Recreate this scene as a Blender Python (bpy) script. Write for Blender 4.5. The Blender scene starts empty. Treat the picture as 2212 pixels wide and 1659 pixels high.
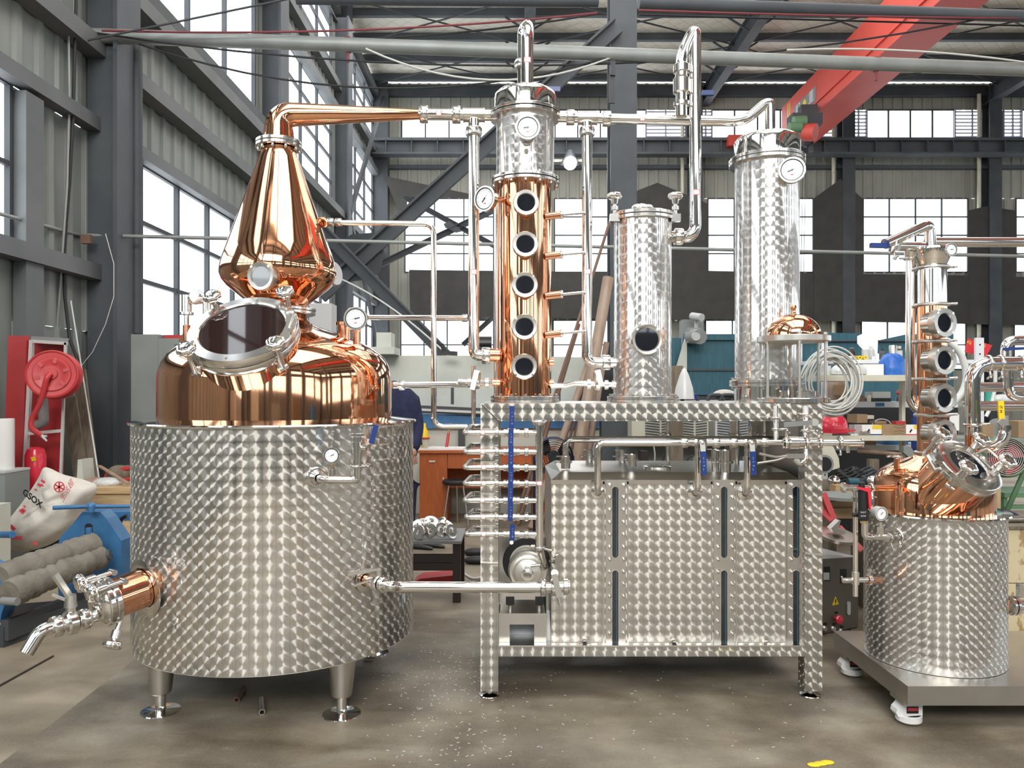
import bpy, math, random
from mathutils import Vector, Matrix
R = random.Random(7)
sc = bpy.context.scene
COL = sc.collection
F, CX, HY, CZ = 1661.0, 1106.0, 845.0, 1.5
V = Vector
def P(px, py, Y): return V(((px-CX)*Y/F, Y, CZ+(HY-py)*Y/F))
def PX(px, Y): return (px-CX)*Y/F
def PZ(py, Y): return CZ+(HY-py)*Y/F
def W(d, Y): return d*Y/F
# ---------------------------------------------------------------- materials
def newmat(name):
    m = bpy.data.materials.new(name); m.use_nodes = True
    nt = m.node_tree; nt.nodes.clear()
    out = nt.nodes.new('ShaderNodeOutputMaterial'); b = nt.nodes.new('ShaderNodeBsdfPrincipled')
    nt.links.new(b.outputs[0], out.inputs[0]); return m, nt, b, out
def rgba(c): return (c[0], c[1], c[2], 1)
def mat(name, c, rough=.5, metal=0, c2=None, scale=6, bump=0, bscale=40, detail=4, stretch=None, spec=None, contrast=(.35,.65), trans=0, alpha=1, emit=0, coat=0):
    m, nt, b, out = newmat(name)
    b.inputs['Roughness'].default_value = rough; b.inputs['Metallic'].default_value = metal
    b.inputs['Base Color'].default_value = rgba(c)
    if spec is not None: b.inputs['Specular IOR Level'].default_value = spec
    if coat: b.inputs['Coat Weight'].default_value = coat
    if emit:
        b.inputs['Emission Color'].default_value = rgba(c); b.inputs['Emission Strength'].default_value = emit
    tc = None
    if c2 is not None or bump:
        tc = nt.nodes.new('ShaderNodeTexCoord'); mp = nt.nodes.new('ShaderNodeMapping')
        nt.links.new(tc.outputs['Object'], mp.inputs[0])
        if stretch: mp.inputs['Scale'].default_value = stretch
    if c2 is not None:
        n = nt.nodes.new('ShaderNodeTexNoise'); n.inputs['Scale'].default_value = scale; n.inputs['Detail'].default_value = detail
        nt.links.new(mp.outputs[0], n.inputs[0])
        r = nt.nodes.new('ShaderNodeValToRGB'); r.color_ramp.elements[0].color = rgba(c); r.color_ramp.elements[1].color = rgba(c2)
        r.color_ramp.elements[0].position = contrast[0]; r.color_ramp.elements[1].position = contrast[1]
        nt.links.new(n.outputs[0], r.inputs[0]); nt.links.new(r.outputs[0], b.inputs['Base Color'])
    if bump:
        n = nt.nodes.new('ShaderNodeTexNoise'); n.inputs['Scale'].default_value = bscale; n.inputs['Detail'].default_value = 3
        nt.links.new(mp.outputs[0], n.inputs[0])
        bp = nt.nodes.new('ShaderNodeBump'); bp.inputs['Strength'].default_value = bump; bp.inputs['Distance'].default_value = .02
        nt.links.new(n.outputs[0], bp.inputs['Height']); nt.links.new(bp.outputs[0], b.inputs['Normal'])
    return m
class NX:
    def __init__(s, nt): s.nt = nt
    def m(s, op, a, b=None, c=None):
        n = s.nt.nodes.new('ShaderNodeMath'); n.operation = op
        for i, x in enumerate((a, b, c)):
            if x is None: continue
            if isinstance(x, (int, float)): n.inputs[i].default_value = x
            else: s.nt.links.new(x, n.inputs[i])
        return n.outputs[0]
    def v(s, op, a, b=None, scale=None):
        n = s.nt.nodes.new('ShaderNodeVectorMath'); n.operation = op
        for i, x in enumerate((a, b)):
            if x is None: continue
            if isinstance(x, (tuple, list)): n.inputs[i].default_value = x
            else: s.nt.links.new(x, n.inputs[i])
        if scale is not None:
            if isinstance(scale, (int, float)): n.inputs['Scale'].default_value = scale
            else: s.nt.links.new(scale, n.inputs['Scale'])
        return n.outputs[0]
def perlage(name, pitch=.053, rf=.62, c=(.75,.73,.69), rough=.42, aniso=1.0, mix=.30, down=True, c2=None):
    """engine-turned steel: overlapping brushed discs, anisotropic about each disc centre"""
    m, nt, b, out = newmat(name); X = NX(nt)
    uv = nt.nodes.new('ShaderNodeUVMap').outputs[0]
    sep = nt.nodes.new('ShaderNodeSeparateXYZ'); nt.links.new(uv, sep.inputs[0])
    u, v = sep.outputs[0], sep.outputs[1]; p = pitch; r = pitch*rf
    iu = X.m('FLOOR', X.m('ADD', X.m('DIVIDE', u, p), .5))
    du = X.m('SUBTRACT', u, X.m('MULTIPLY', iu, p))
    s = X.m('SQRT', X.m('MAXIMUM', X.m('SUBTRACT', r*r, X.m('MULTIPLY', du, du)), 0))
    j = X.m('CEIL', X.m('DIVIDE', X.m('SUBTRACT', v, s), p))
    dv = X.m('SUBTRACT', v, X.m('MULTIPLY', j, p))
    geo = nt.nodes.new('ShaderNodeNewGeometry'); N = geo.outputs['Normal']
    U = X.v('NORMALIZE', X.v('CROSS_PRODUCT', (0,0,1), N)); Vv = X.v('CROSS_PRODUCT', N, U)
    T = X.v('NORMALIZE', X.v('ADD', X.v('SCALE', U, scale=du), X.v('SCALE', Vv, scale=dv)))
    nt.links.new(T, b.inputs['Tangent'])
    rad = X.m('SQRT', X.m('ADD', X.m('MULTIPLY', du, du), X.m('MULTIPLY', dv, dv)))
    w = nt.nodes.new('ShaderNodeTexNoise'); w.noise_dimensions = '3D'; w.inputs['Scale'].default_value = 1
    cx = nt.nodes.new('ShaderNodeCombineXYZ'); nt.links.new(X.m('MULTIPLY', rad, 900), cx.inputs[0]); nt.links.new(iu, cx.inputs[1]); nt.links.new(j, cx.inputs[2])
    nt.links.new(cx.outputs[0], w.inputs[0])
    ro = X.m('ADD', X.m('MULTIPLY', w.outputs[0], .16), rough-.08)
    nt.links.new(ro, b.inputs['Roughness'])
    b.inputs['Metallic'].default_value = 1; b.inputs['Anisotropic'].default_value = aniso
    ang = X.m('DIVIDE', dv, X.m('MAXIMUM', rad, .0005))
    shade = X.m('ADD', .93, X.m('MULTIPLY', X.m('SUBTRACT', w.outputs[0], .5), .35))
    edge = X.m('SUBTRACT', 1, X.m('MULTIPLY', X.m('GREATER_THAN', X.m('ABSOLUTE', du), p*.46), .12))
    shade = X.m('MULTIPLY', shade, edge)
    rgb = nt.nodes.new('ShaderNodeRGB'); rgb.outputs[0].default_value = rgba(c)
    sh_ = X.v('SCALE', rgb.outputs[0], scale=shade); nt.links.new(sh_, b.inputs['Base Color'])
    g = nt.nodes.new('ShaderNodeBsdfGlossy'); g.inputs['Roughness'].default_value = .05; nt.links.new(sh_, g.inputs[0])
    mx = nt.nodes.new('ShaderNodeMixShader'); mx.inputs[0].default_value = mix
    nt.links.new(b.outputs[0], mx.inputs[1]); nt.links.new(g.outputs[0], mx.inputs[2]); nt.links.new(mx.outputs[0], out.inputs[0])
    return m
M = {}
M['perl'] = perlage('engine_turned_steel', .056, mix=.45)
M['perl_frame'] = perlage('engine_turned_frame', .0505, c=(.66,.64,.59), rough=.42)
M['perl_soft'] = perlage('engine_turned_soft', .05, c=(.74,.72,.69), rough=.36, aniso=.95, mix=.36)
M['perl_small'] = perlage('engine_turned_small', .043, c=(.68,.66,.63), rough=.42)
M['perl_tank'] = perlage('engine_turned_tank', .052, c=(.68,.65,.595), rough=.44, aniso=.85, mix=.12)
M['mirror'] = mat('polished_steel', (.82,.80,.77), .07, 1)
M['steel'] = mat('bright_steel', (.74,.72,.69), .16, 1)
M['satin'] = mat('satin_steel', (.62,.60,.56), .32, 1, c2=(.56,.54,.50), scale=5)
M['cast'] = mat('cast_steel', (.76,.74,.69), .38, 1, bump=.05, bscale=60)
M['copper'] = mat('polished_copper', (.86,.45,.27), .06, 1, c2=(.78,.38,.22), scale=1.6, bump=.012, bscale=5)
M['copper2'] = mat('copper_tube', (.80,.40,.24), .12, 1, bump=.03, bscale=14)
M['glassdark'] = mat('sight_glass', (.010,.012,.018), .03, 0, spec=.9)
M['blackrub'] = mat('black_rubber', (.012,.012,.014), .5)
M['black'] = mat('black_paint', (.015,.015,.017), .35)
M['white'] = mat('white_enamel', (.80,.80,.79), .3)
M['dial'] = mat('dial_white', (.86,.88,.90), .25)
M['dialring'] = mat('dial_ring', (.035,.055,.055), .3)
M['red'] = mat('red_paint', (.55,.045,.05), .4, c2=(.46,.04,.045), scale=4)
M['redplastic'] = mat('red_plastic', (.72,.03,.06), .25, coat=.4)
M['pink'] = mat('sticker_pink', (.75,.22,.24), .6)
M['paper'] = mat('paper_white', (.85,.84,.83), .7)
M['bluegrip'] = mat('blue_grip', (.010,.038,.19), .35)
M['bluemach'] = mat('blue_machine', (.045,.17,.36), .45, c2=(.035,.13,.29), scale=9)
M['yellow'] = mat('yellow_paint', (.85,.60,.02), .4)
M['slate'] = mat('slate_steel', (.060,.070,.082), .6, c2=(.085,.095,.105), scale=1.2)
M['slate2'] = mat('slate_steel_dark', (.045,.052,.060), .6, c2=(.065,.072,.08), scale=1.5)
M['girt'] = mat('girt_steel', (.115,.125,.13), .6, c2=(.15,.16,.165), scale=1.4)
M['pipegal'] = mat('galvanised_pipe', (.26,.28,.27), .5, .3, c2=(.32,.34,.33), scale=3)
M['cream'] = mat('cream_paint', (.66,.63,.52), .5, c2=(.58,.55,.45), scale=7)
M['shelfwhite'] = mat('shelf_white', (.72,.74,.78), .45)
M['navy'] = mat('navy_cloth', (.018,.025,.075), .85, c2=(.012,.016,.05), scale=12, bump=.3, bscale=25)
M['cardboard'] = mat('cardboard', (.36,.25,.15), .8, c2=(.30,.20,.115), scale=8)
M['wood'] = mat('pale_wood', (.56,.40,.22), .7, c2=(.46,.31,.16), scale=4, stretch=(1,1,9))
M['woodlong'] = mat('pale_wood_board', (.58,.43,.25), .7, c2=(.48,.34,.19), scale=4, stretch=(1.5,8,12))
M['oldwood'] = mat('old_wood', (.22,.18,.13), .85, c2=(.14,.115,.085), scale=5, stretch=(6,6,1))
M['osb'] = mat('chipboard', (.66,.56,.36), .8, c2=(.40,.28,.13), scale=30, stretch=(1,1,.5), contrast=(.54,.62))
M['orange'] = mat('orange_veneer', (.50,.13,.035), .45, c2=(.40,.095,.025), scale=5, stretch=(12,12,1))
M['machgrey'] = mat('machine_grey', (.60,.62,.55), .5, c2=(.52,.54,.48), scale=2)
M['cabgrey'] = mat('cabinet_grey', (.26,.28,.27), .55, c2=(.22,.24,.23), scale=2.5)
M['brownbox'] = mat('control_brown', (.115,.10,.075), .5)
M['teal'] = mat('teal_machine', (.022,.085,.115), .5, c2=(.03,.12,.165), scale=3, stretch=(8,8,1))
M['green'] = mat('green_paint', (.12,.24,.13), .5)
M['darknet'] = mat('dark_curtain', (.048,.046,.043), .9, c2=(.060,.058,.054), scale=2)
M['sack'] = mat('woven_sack', (.74,.71,.66), .8, c2=(.62,.58,.52), scale=5, bump=1.0, bscale=6)
M['sackred'] = mat('sack_red', (.60,.07,.09), .8)
M['bandage'] = mat('grey_wrap', (.22,.20,.165), .9, c2=(.16,.145,.12), scale=9, bump=.5, bscale=22)
M['tarp'] = mat('blue_tarp', (.02,.11,.45), .4, c2=(.03,.16,.55), scale=6, bump=.8, bscale=12)
M['plastic'] = mat('clear_film', (.62,.64,.64), .2, bump=.8, bscale=30)
M['kraft'] = mat('kraft_pipe', (.40,.30,.23), .5, c2=(.30,.20,.14), scale=3, stretch=(4,4,.6))
M['rust'] = mat('rusty_tube', (.15,.085,.06), .6, c2=(.20,.12,.085), scale=6)
M['darkbrown'] = mat('dark_brown_steel', (.028,.018,.016), .5)
M['tealgreen'] = mat('green_plastic', (.06,.36,.28), .4)
M['brass'] = mat('brass', (.78,.58,.25), .25, 1)
M['grey'] = mat('mid_grey', (.22,.22,.22), .6)
M['lightgrey'] = mat('light_grey', (.52,.53,.52), .5)
M['flag'] = mat('flag_red', (.62,.03,.045), .7)
M['cable'] = mat('cable_black', (.02,.02,.022), .6)
M['cablewhite'] = mat('cable_white', (.62,.62,.58), .5)
M['cablered'] = mat('cable_red', (.22,.04,.05), .6)
M['hose'] = mat('hose_white', (.70,.70,.68), .4)
M['crane'] = mat('crane_red', (.62,.085,.06), .5, c2=(.55,.07,.05), scale=1)
M['louvre'] = mat('louvre_lilac', (.40,.39,.50), .5)
M['acgrille'] = mat('grille_beige', (.55,.53,.44), .6)
M['leadglow'] = mat('lamp_glow', (1,1,.96), .5, emit=60)
def glassmat(name, tint=(1,1,1), gl=.12, fr=True):
    m = bpy.data.materials.new(name); m.use_nodes = True; nt = m.node_tree; nt.nodes.clear()
    o = nt.nodes.new('ShaderNodeOutputMaterial'); t = nt.nodes.new('ShaderNodeBsdfTransparent'); g = nt.nodes.new('ShaderNodeBsdfGlossy'); mx = nt.nodes.new('ShaderNodeMixShader')
    t.inputs[0].default_value = rgba(tint); g.inputs['Roughness'].default_value = .02
    if fr:
        lw = nt.nodes.new('ShaderNodeLayerWeight'); lw.inputs[0].default_value = gl; nt.links.new(NX(nt).m('MULTIPLY', lw.outputs['Fresnel'], .45), mx.inputs[0])
    else: mx.inputs[0].default_value = gl
    nt.links.new(t.outputs[0], mx.inputs[1]); nt.links.new(g.outputs[0], mx.inputs[2]); nt.links.new(mx.outputs[0], o.inputs[0]); return m
M['pane'] = glassmat('window_pane', (.96,.98,1), .06, False)
M['glass'] = glassmat('clear_glass', (.97,.98,.98), .12)
M['manglass'] = mat('manway_glass', (.022,.011,.010), .03, 0, spec=.9)
M['glassgrey'] = mat('pale_glass', (.30,.32,.34), .04, 0, spec=.9)
# ---------------------------------------------------------------- mesh builder
def frame_of(d):
    d = V(d).normalized(); a = V((0,0,1)) if abs(d.z) < .95 else V((1,0,0))
    x = a.cross(d).normalized(); return x, d.cross(x).normalized(), d
class MB:
    def __init__(s): s.v = []; s.f = []; s.sm = []; s.uv = []
    def face(s, idx, uvs, smooth): s.f.append(idx); s.uv.append(uvs); s.sm.append(smooth)
    def quadgrid(s, rings, uvr, closed=True, smooth=True, flip=False):
        """rings: list of lists of points; uvr: same shape plus one column when closed"""
        n = len(rings[0]); b = len(s.v)
        for r in rings: s.v.extend([tuple(p) for p in r])
        for i in range(len(rings)-1):
            for k in range(n if closed else n-1):
                k2 = (k+1) % n
                q = (b+i*n+k, b+i*n+k2, b+(i+1)*n+k2, b+(i+1)*n+k)
                uq = (uvr[i][k], uvr[i][k+1], uvr[i+1][k+1], uvr[i+1][k])
                if flip: q = q[::-1]; uq = uq[::-1]
                s.face(q, uq, smooth)
        return s
    def poly(s, pts, uvs=None, smooth=False):
        b = len(s.v); s.v.extend([tuple(p) for p in pts])
        if uvs is None: uvs = s.puv([V(p) for p in pts])
        s.face(tuple(range(b, b+len(pts))), tuple(uvs), smooth); return s
    def puv(s, pts):
        n = V((0,0,0))
        for i in range(len(pts)): n += pts[i].cross(pts[(i+1) % len(pts)])
        n = n.normalized() if n.length > 1e-12 else V((0,0,1))
        if abs(n.z) > .8: return [(p.x, p.y) for p in pts]
        U = V((0,0,1)).cross(n).normalized(); Vv = n.cross(U)
        return [(p.dot(U), p.dot(Vv)) for p in pts]
    def box(s, c, sz, rot=None):
        c = V(c); x, y, z = sz[0]/2, sz[1]/2, sz[2]/2
        ps = [V((a*x, b*y, d*z)) for d in (-1,1) for b in (-1,1) for a in (-1,1)]
        if rot is not None: ps = [rot @ p for p in ps]
        ps = [p+c for p in ps]
        for q in ((0,2,3,1),(4,5,7,6),(0,1,5,4),(2,6,7,3),(0,4,6,2),(1,3,7,5)): s.poly([ps[i] for i in q])
        return s
    def box2(s, a, b):
        a, b = V(a), V(b); return s.box((a+b)/2, (abs(b.x-a.x), abs(b.y-a.y), abs(b.z-a.z)))
    def beam(s, p0, p1, w, h, up=(0,0,1)):
        p0, p1 = V(p0), V(p1); d = (p1-p0).normalized(); up = V(up)
        x = d.cross(up)
        if x.length < 1e-4: x = d.cross(V((1,0,0)))
        x.normalize(); z = x.cross(d).normalized()
        A = [p+x*(a*w/2)+z*(b*h/2) for p in (p0,p1) for a, b in ((-1,-1),(1,-1),(1,1),(-1,1))]
        for q in ((3,2,1,0),(4,5,6,7),(0,1,5,4),(1,2,6,5),(2,3,7,6),(3,0,4,7)): s.poly([A[i] for i in q])
        return s
    def lathe(s, prof, o=(0,0,0), d=(0,0,1), n=32, a0=0.0, rref=None, sharp=38):
        """prof: (r, t) along axis d from o"""
        o = V(o); X, Y, D = frame_of(d)
        if abs(D.z) > .999: X, Y, D = V((1,0,0)), V((0,1,0))*(1 if D.z > 0 else -1), D
        segs = [[prof[0]]]
        for i in range(1, len(prof)):
            segs[-1].append(prof[i])
            if i < len(prof)-1:
                a = V((prof[i][0]-prof[i-1][0], prof[i][1]-prof[i-1][1])); b2 = V((prof[i+1][0]-prof[i][0], prof[i+1][1]-prof[i][1]))
                if a.length > 1e-7 and b2.length > 1e-7 and math.degrees(a.angle(b2)) > sharp: segs.append([prof[i]])
        rr = rref or max(p[0] for p in prof); L = 0
        for sg in segs:
            rings = []; uvr = []
            for i, (r, t) in enumerate(sg):
                if i: L += math.hypot(r-sg[i-1][0], t-sg[i-1][1])
                rings.append([o+D*t+(X*math.cos(a0+2*math.pi*k/n)+Y*math.sin(a0+2*math.pi*k/n))*r for k in range(n)])
                uvr.append([(rr*(a0+2*math.pi*k/n), L) for k in range(n+1)])
            if len(rings) > 1: s.quadgrid(rings, uvr)
        return s
    def cyl(s, p0, p1, r, r1=None, n=24, caps=True):
        p0, p1 = V(p0), V(p1); L = (p1-p0).length; r1 = r if r1 is None else r1
        pr = ([(0,0)] if caps else [])+[(r,0),(r1,L)]+([(0,L)] if caps else [])
        return s.lathe(pr, p0, p1-p0, n)
    def ringbar(s, c, d, r, h, ri=0, n=32, bev=.0):
        """flat disc or ring centred at c along d"""
        c = V(c); d = V(d).normalized(); b = min(bev, h*.3)
        if b <= 1e-6: pr = ([(0,-h/2),(r,-h/2),(r,h/2),(0,h/2)] if ri <= 0 else [(ri,-h/2),(r,-h/2),(r,h/2),(ri,h/2),(ri,-h/2)])
        elif ri <= 0: pr = [(0,-h/2),(r-b,-h/2),(r,-h/2+b),(r,h/2-b),(r-b,h/2),(0,h/2)]
        else: pr = [(ri,-h/2),(r-b,-h/2),(r,-h/2+b),(r,h/2-b),(r-b,h/2),(ri,h/2),(ri,-h/2)]
        return s.lathe(pr, c, d, n)
    def tube(s, pts, r, n=14, caps=True, closed=False):
        pts = [V(p) for p in pts]; m = len(pts); rs = r if isinstance(r, (list, tuple)) else [r]*m
        tang = []
        for i in range(m):
            a = pts[(i-1) % m] if (closed or i > 0) else pts[i]; b = pts[(i+1) % m] if (closed or i < m-1) else pts[i]
            t = b-a; tang.append(t.normalized() if t.length > 1e-9 else V((0,0,1)))
        X, Y, D = frame_of(tang[0]); rings = []; L = 0; uvr = []; rr = max(rs)
        for i in range(m):
            if i:
                q = tang[i-1].rotation_difference(tang[i]); X = q @ X; L += (pts[i]-pts[i-1]).length
            Yv = tang[i].cross(X)
            rings.append([pts[i]+(X*math.cos(2*math.pi*k/n)+Yv*math.sin(2*math.pi*k/n))*rs[i] for k in range(n)])
            uvr.append([(2*math.pi*k/n*rr, L) for k in range(n+1)])
        if closed: rings.append(rings[0][:]); uvr.append([(a, L+.1) for a, _ in uvr[0]])
        s.quadgrid(rings, uvr)
        if caps and not closed:
            s.poly(rings[0][::-1]); s.poly(rings[-1])
        return s
    def sphere(s, c, r, n=20, m=12, sc3=(1,1,1), lo=-90, hi=90):
        c = V(c); rings = []; uvr = []
        for i in range(m+1):
            a = math.radians(lo+(hi-lo)*i/m)
            rings.append([c+V((r*math.cos(a)*math.cos(2*math.pi*k/n)*sc3[0], r*math.cos(a)*math.sin(2*math.pi*k/n)*sc3[1], r*math.sin(a)*sc3[2])) for k in range(n)])
            uvr.append([(2*math.pi*k/n*r, a*r) for k in range(n+1)])
        return s.quadgrid(rings, uvr)
    def prism(s, poly, o, ux, uy, depth, both=False):
        """2-D poly in plane (ux,uy) at o, extruded along ux x uy by depth"""
        o = V(o); ux = V(ux).normalized(); uy = V(uy).normalized(); nz = ux.cross(uy)
        A = [o+ux*a+uy*b for a, b in poly]; B = [p+nz*depth for p in A]
        s.poly(A[::-1]); s.poly(B); m = len(A)
        for i in range(m): s.poly([A[i], A[(i+1) % m], B[(i+1) % m], B[i]])
        return s
    def add(s, o, mtx=None):
        b = len(s.v); s.v.extend([tuple(mtx @ V(p)) if mtx is not None else p for p in o.v])
        s.f.extend([tuple(i+b for i in f) for f in o.f]); s.uv.extend(o.uv); s.sm.extend(o.sm); return s
    def mesh(s, name, mt, off=V((0,0,0))):
        me = bpy.data.meshes.new(name)
        me.from_pydata([tuple(V(p)-off) for p in s.v], [], s.f)
        me.polygons.foreach_set('use_smooth', s.sm)
        ul = me.uv_layers.new(name='UVMap'); flat = []
        for q in s.uv:
            for a in q: flat.extend(a)
        ul.data.foreach_set('uv', flat)
        me.materials.append(M[mt] if isinstance(mt, str) else mt); me.update(); return me
def bend(pts, rad, seg=7):
    """round the corners of a polyline"""
    pts = [V(p) for p in pts]; out = [pts[0]]
    for i in range(1, len(pts)-1):
        a, b, c = pts[i-1], pts[i], pts[i+1]; d0 = (a-b); d1 = (c-b)
        r = min(rad, d0.length*.49, d1.length*.49); p0 = b+d0.normalized()*r; p1 = b+d1.normalized()*r
        for k in range(seg+1):
            t = k/seg; out.append(p0*(1-t)**2+b*(2*t*(1-t))+p1*t*t)
    out.append(pts[-1]); return out
def sag(p0, p1, d, n=14):
    p0, p1 = V(p0), V(p1); return [p0.lerp(p1, i/n)-V((0,0,d*4*(i/n)*(1-i/n))) for i in range(n+1)]
# ---------------------------------------------------------------- objects
def rootof(o):
    while o.parent: o = o.parent
    return o
def tag(o, label, cat, group=None):
    o['label'] = label; o['category'] = cat
    if group: o['group'] = group
    return o
def thing(name, label, cat, loc, group=None):
    o = bpy.data.objects.new(name, None); COL.objects.link(o); o.empty_display_size = .05
    o.location = V(loc); return tag(o, label, cat, group)
def part(name, mb, mt, parent, label=None, bevel=0, seg=2):
    r = rootof(parent); o = bpy.data.objects.new(name, mb.mesh(name, mt, V(r.location)))
    COL.objects.link(o); o.parent = parent
    if label: o['label'] = label
    if bevel: addbev(o, bevel, seg)
    return o
def addbev(o, w, seg=2):
    b = o.modifiers.new('bevel', 'BEVEL'); b.width = w; b.segments = seg; b.limit_method = 'ANGLE'; b.angle_limit = math.radians(40)
def solo(name, mb, mt, label, cat, group=None, bevel=0, at=None):
    at = V(at) if at is not None else V((0,0,0))
    if at.length == 0 and mb.v:
        xs, ys, zs = zip(*mb.v); at = V(((min(xs)+max(xs))/2, (min(ys)+max(ys))/2, min(zs)))
    o = bpy.data.objects.new(name, mb.mesh(name, mt, at)); o.location = at; COL.objects.link(o)
    tag(o, label, cat, group)
    if bevel: addbev(o, bevel)
    return o
def struct(name, mb, mt, parent=None):
    o = bpy.data.objects.new(name, mb.mesh(name, mt)); COL.objects.link(o)
    if parent: o.parent = parent
    else: o['kind'] = 'structure'
    return o
def dup(root, loc, label=None, rotz=0):
    r = root.copy(); COL.objects.link(r); r.location = V(loc); r.rotation_euler = (0,0,rotz)
    if label: r['label'] = label
    for ch in list(root.children):
        c = ch.copy(); COL.objects.link(c); c.parent = r
        for g in ch.children:
            d = g.copy(); COL.objects.link(d); d.parent = c
    return r
def text(s, size, o, ux, uy, mt, parent, name='lettering', ext=.0006, off=0):
    """flat lettering on a surface: o lower-left-centre, ux reading direction"""
    cu = bpy.data.curves.new('t', 'FONT'); cu.body = s; cu.size = size; cu.align_x = 'CENTER'; cu.align_y = 'CENTER'; cu.extrude = ext; cu.offset = off
    ob = bpy.data.objects.new('t', cu); COL.objects.link(ob)
    bpy.context.view_layer.update()
    dg = bpy.context.evaluated_depsgraph_get(); me = bpy.data.meshes.new_from_object(ob.evaluated_get(dg))
    bpy.data.objects.remove(ob)
    ux = V(ux).normalized(); uy = V(uy).normalized(); n = ux.cross(uy); off = V(rootof(parent).location)
    for v in me.vertices: v.co = V(o)+ux*v.co.x+uy*v.co.y+n*v.co.z-off
    me.materials.clear(); me.materials.append(M[mt]); me.name = name
    ob = bpy.data.objects.new(name, me); COL.objects.link(ob); ob.parent = parent; return ob
def star(c, d, r, h, n=8, depth=.12):
    """star-grip knob outline swept along d with a domed face"""
    c = V(c); X, Y, D = frame_of(d); mb = MB(); K = n*6; rings = []
    prof = [(.35,-.5),(.8,-.45),(1,-.2),(1,.15),(.86,.42),(.5,.5),(.02,.52)]
    for fr, t in prof:
        rings.append([c+D*(t*h)+(X*math.cos(2*math.pi*k/K)+Y*math.sin(2*math.pi*k/K))*(r*fr*(1-depth*fr*(.5-.5*math.cos(n*2*math.pi*k/K)))) for k in range(K)])
    mb.quadgrid(rings, [[(k*.01, i*.01) for k in range(K+1)] for i in range(len(prof))]); return mb
def union(mb, c, d, r, L=.03):
    """hex/slotted union nut around a pipe"""
    c = V(c); d = V(d).normalized()
    mb.lathe([(r*.95,-L/2),(r*1.45,-L/2),(r*1.55,-L*.35),(r*1.55,L*.35),(r*1.45,L/2),(r*.95,L/2)], c, d, 12, sharp=60); return mb
def clampring(mb, c, d, r, L=.012, wing=None):
    c = V(c); d = V(d).normalized(); mb.lathe([(r,-L/2),(r*1.12,-L/2),(r*1.2,-L*.2),(r*1.2,L*.2),(r*1.12,L/2),(r,L/2)], c, d, 28)
    if wing is not None:
        w = V(wing).normalized(); e = d.cross(w).normalized()
        mb.cyl(c+w*r*1.1, c+w*(r*1.1+L*2.6), L*.42, n=10); mb.beam(c+w*(r*1.12+L*1.6)-e*L*1.2, c+w*(r*1.12+L*2.2)+e*L*2.2, L*.6, L*.5, d)
    return mb
def gauge(parent, c, d, r, needle=215, up=(0,0,1), depth=None, rim='steel', redmark=True):
    """dial thermometer: case > dial, needle; faces d"""
    c = V(c); d = V(d).normalized(); depth = depth or r*.5
    mb = MB().lathe([(0,-depth),(r*.92,-depth),(r,-depth*.85),(r*1.0,0),(r*1.03,r*.03),(r*1.0,r*.07),(r*.88,r*.07),(r*.86,0)], c, d, 40)
    cs = part('gauge', mb, rim, parent)
    part('dial', MB().ringbar(c+d*r*.0, d, r*.80, r*.03, n=40), 'dial', cs, 'white dial face')
    part('inner_ring', MB().lathe([(r*.80,-.01*r),(r*.80,r*.045),(r*.885,r*.075),(r*.885,-.01*r)], c, d, 40), 'dialring', cs, 'dark inner ring')
    ux = V(up).cross(d).normalized(); uy = d.cross(ux).normalized()
    tk = MB()
    for k in range(28):
        a = math.radians(225-270*k/27); ra = r*(.60 if k % 3 == 0 else .65)
        p = ux*math.cos(a)+uy*math.sin(a); q = c+d*r*.02
        tk.beam(q+p*ra, q+p*r*.73, r*(.022 if k % 3 == 0 else .013), r*.012, d)
    part('tick_marks', tk, 'black', cs)
    if redmark:
        part('red_mark', MB().box(c+d*r*.022-uy*r*.38, (r*.24,r*.24,.0001), Matrix((ux,uy,d)).transposed()@Matrix.Diagonal((1,.3,1))), 'red', cs)
    a = math.radians(needle); p = ux*math.cos(a)+uy*math.sin(a); q = c+d*r*.05; e = d.cross(p)
    nd = MB().poly([q+p*r*.62, q-p*r*.12+e*r*.02, q-p*r*.12-e*r*.02]).poly([q-p*r*.1+e*r*.045, q-p*r*.36+e*r*.045, q-p*r*.36-e*r*.045, q-p*r*.1-e*r*.045]).ringbar(q, d, r*.07, r*.04, n=16)
    part('needle', nd, 'black', cs, 'black needle'); return cs
def sight(parent, c, d, R0, ri, L, tube='copper2', glassmt='glassdark', ringmt='satin'):
    """sight glass: stub tube, slotted ring nut, dark glass"""
    c = V(c); d = V(d).normalized()
    st = part('sight_glass', MB().lathe([(ri*1.02,-.004),(ri*1.12,.004),(R0*.97,.006),(R0,0),(R0*1.03,-L*.12),(R0*1.03,-L*.38),(R0*.96,-L*.42),(R0*.84,-L*.42)], c, d, 40), ringmt, parent)
    part('stub', MB().cyl(c-d*L, c-d*L*.4, R0*.84, n=32, caps=False), tube, st)
    part('glass', MB().ringbar(c-d*.008, d, ri*1.06, .006, n=32), glassmt, st, 'dark round glass')
    for k in range(4):
        nt = MB(); a = math.pi/4+k*math.pi/2; X, Y, D = frame_of(d); p = X*math.cos(a)+Y*math.sin(a)
        nt.box(c+p*(R0*.93)+d*.003, (R0*.16, R0*.16, .006), Matrix((p, D.cross(p), D)).transposed())
        part('nut_slot', nt, 'steel', st)
    return st
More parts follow.
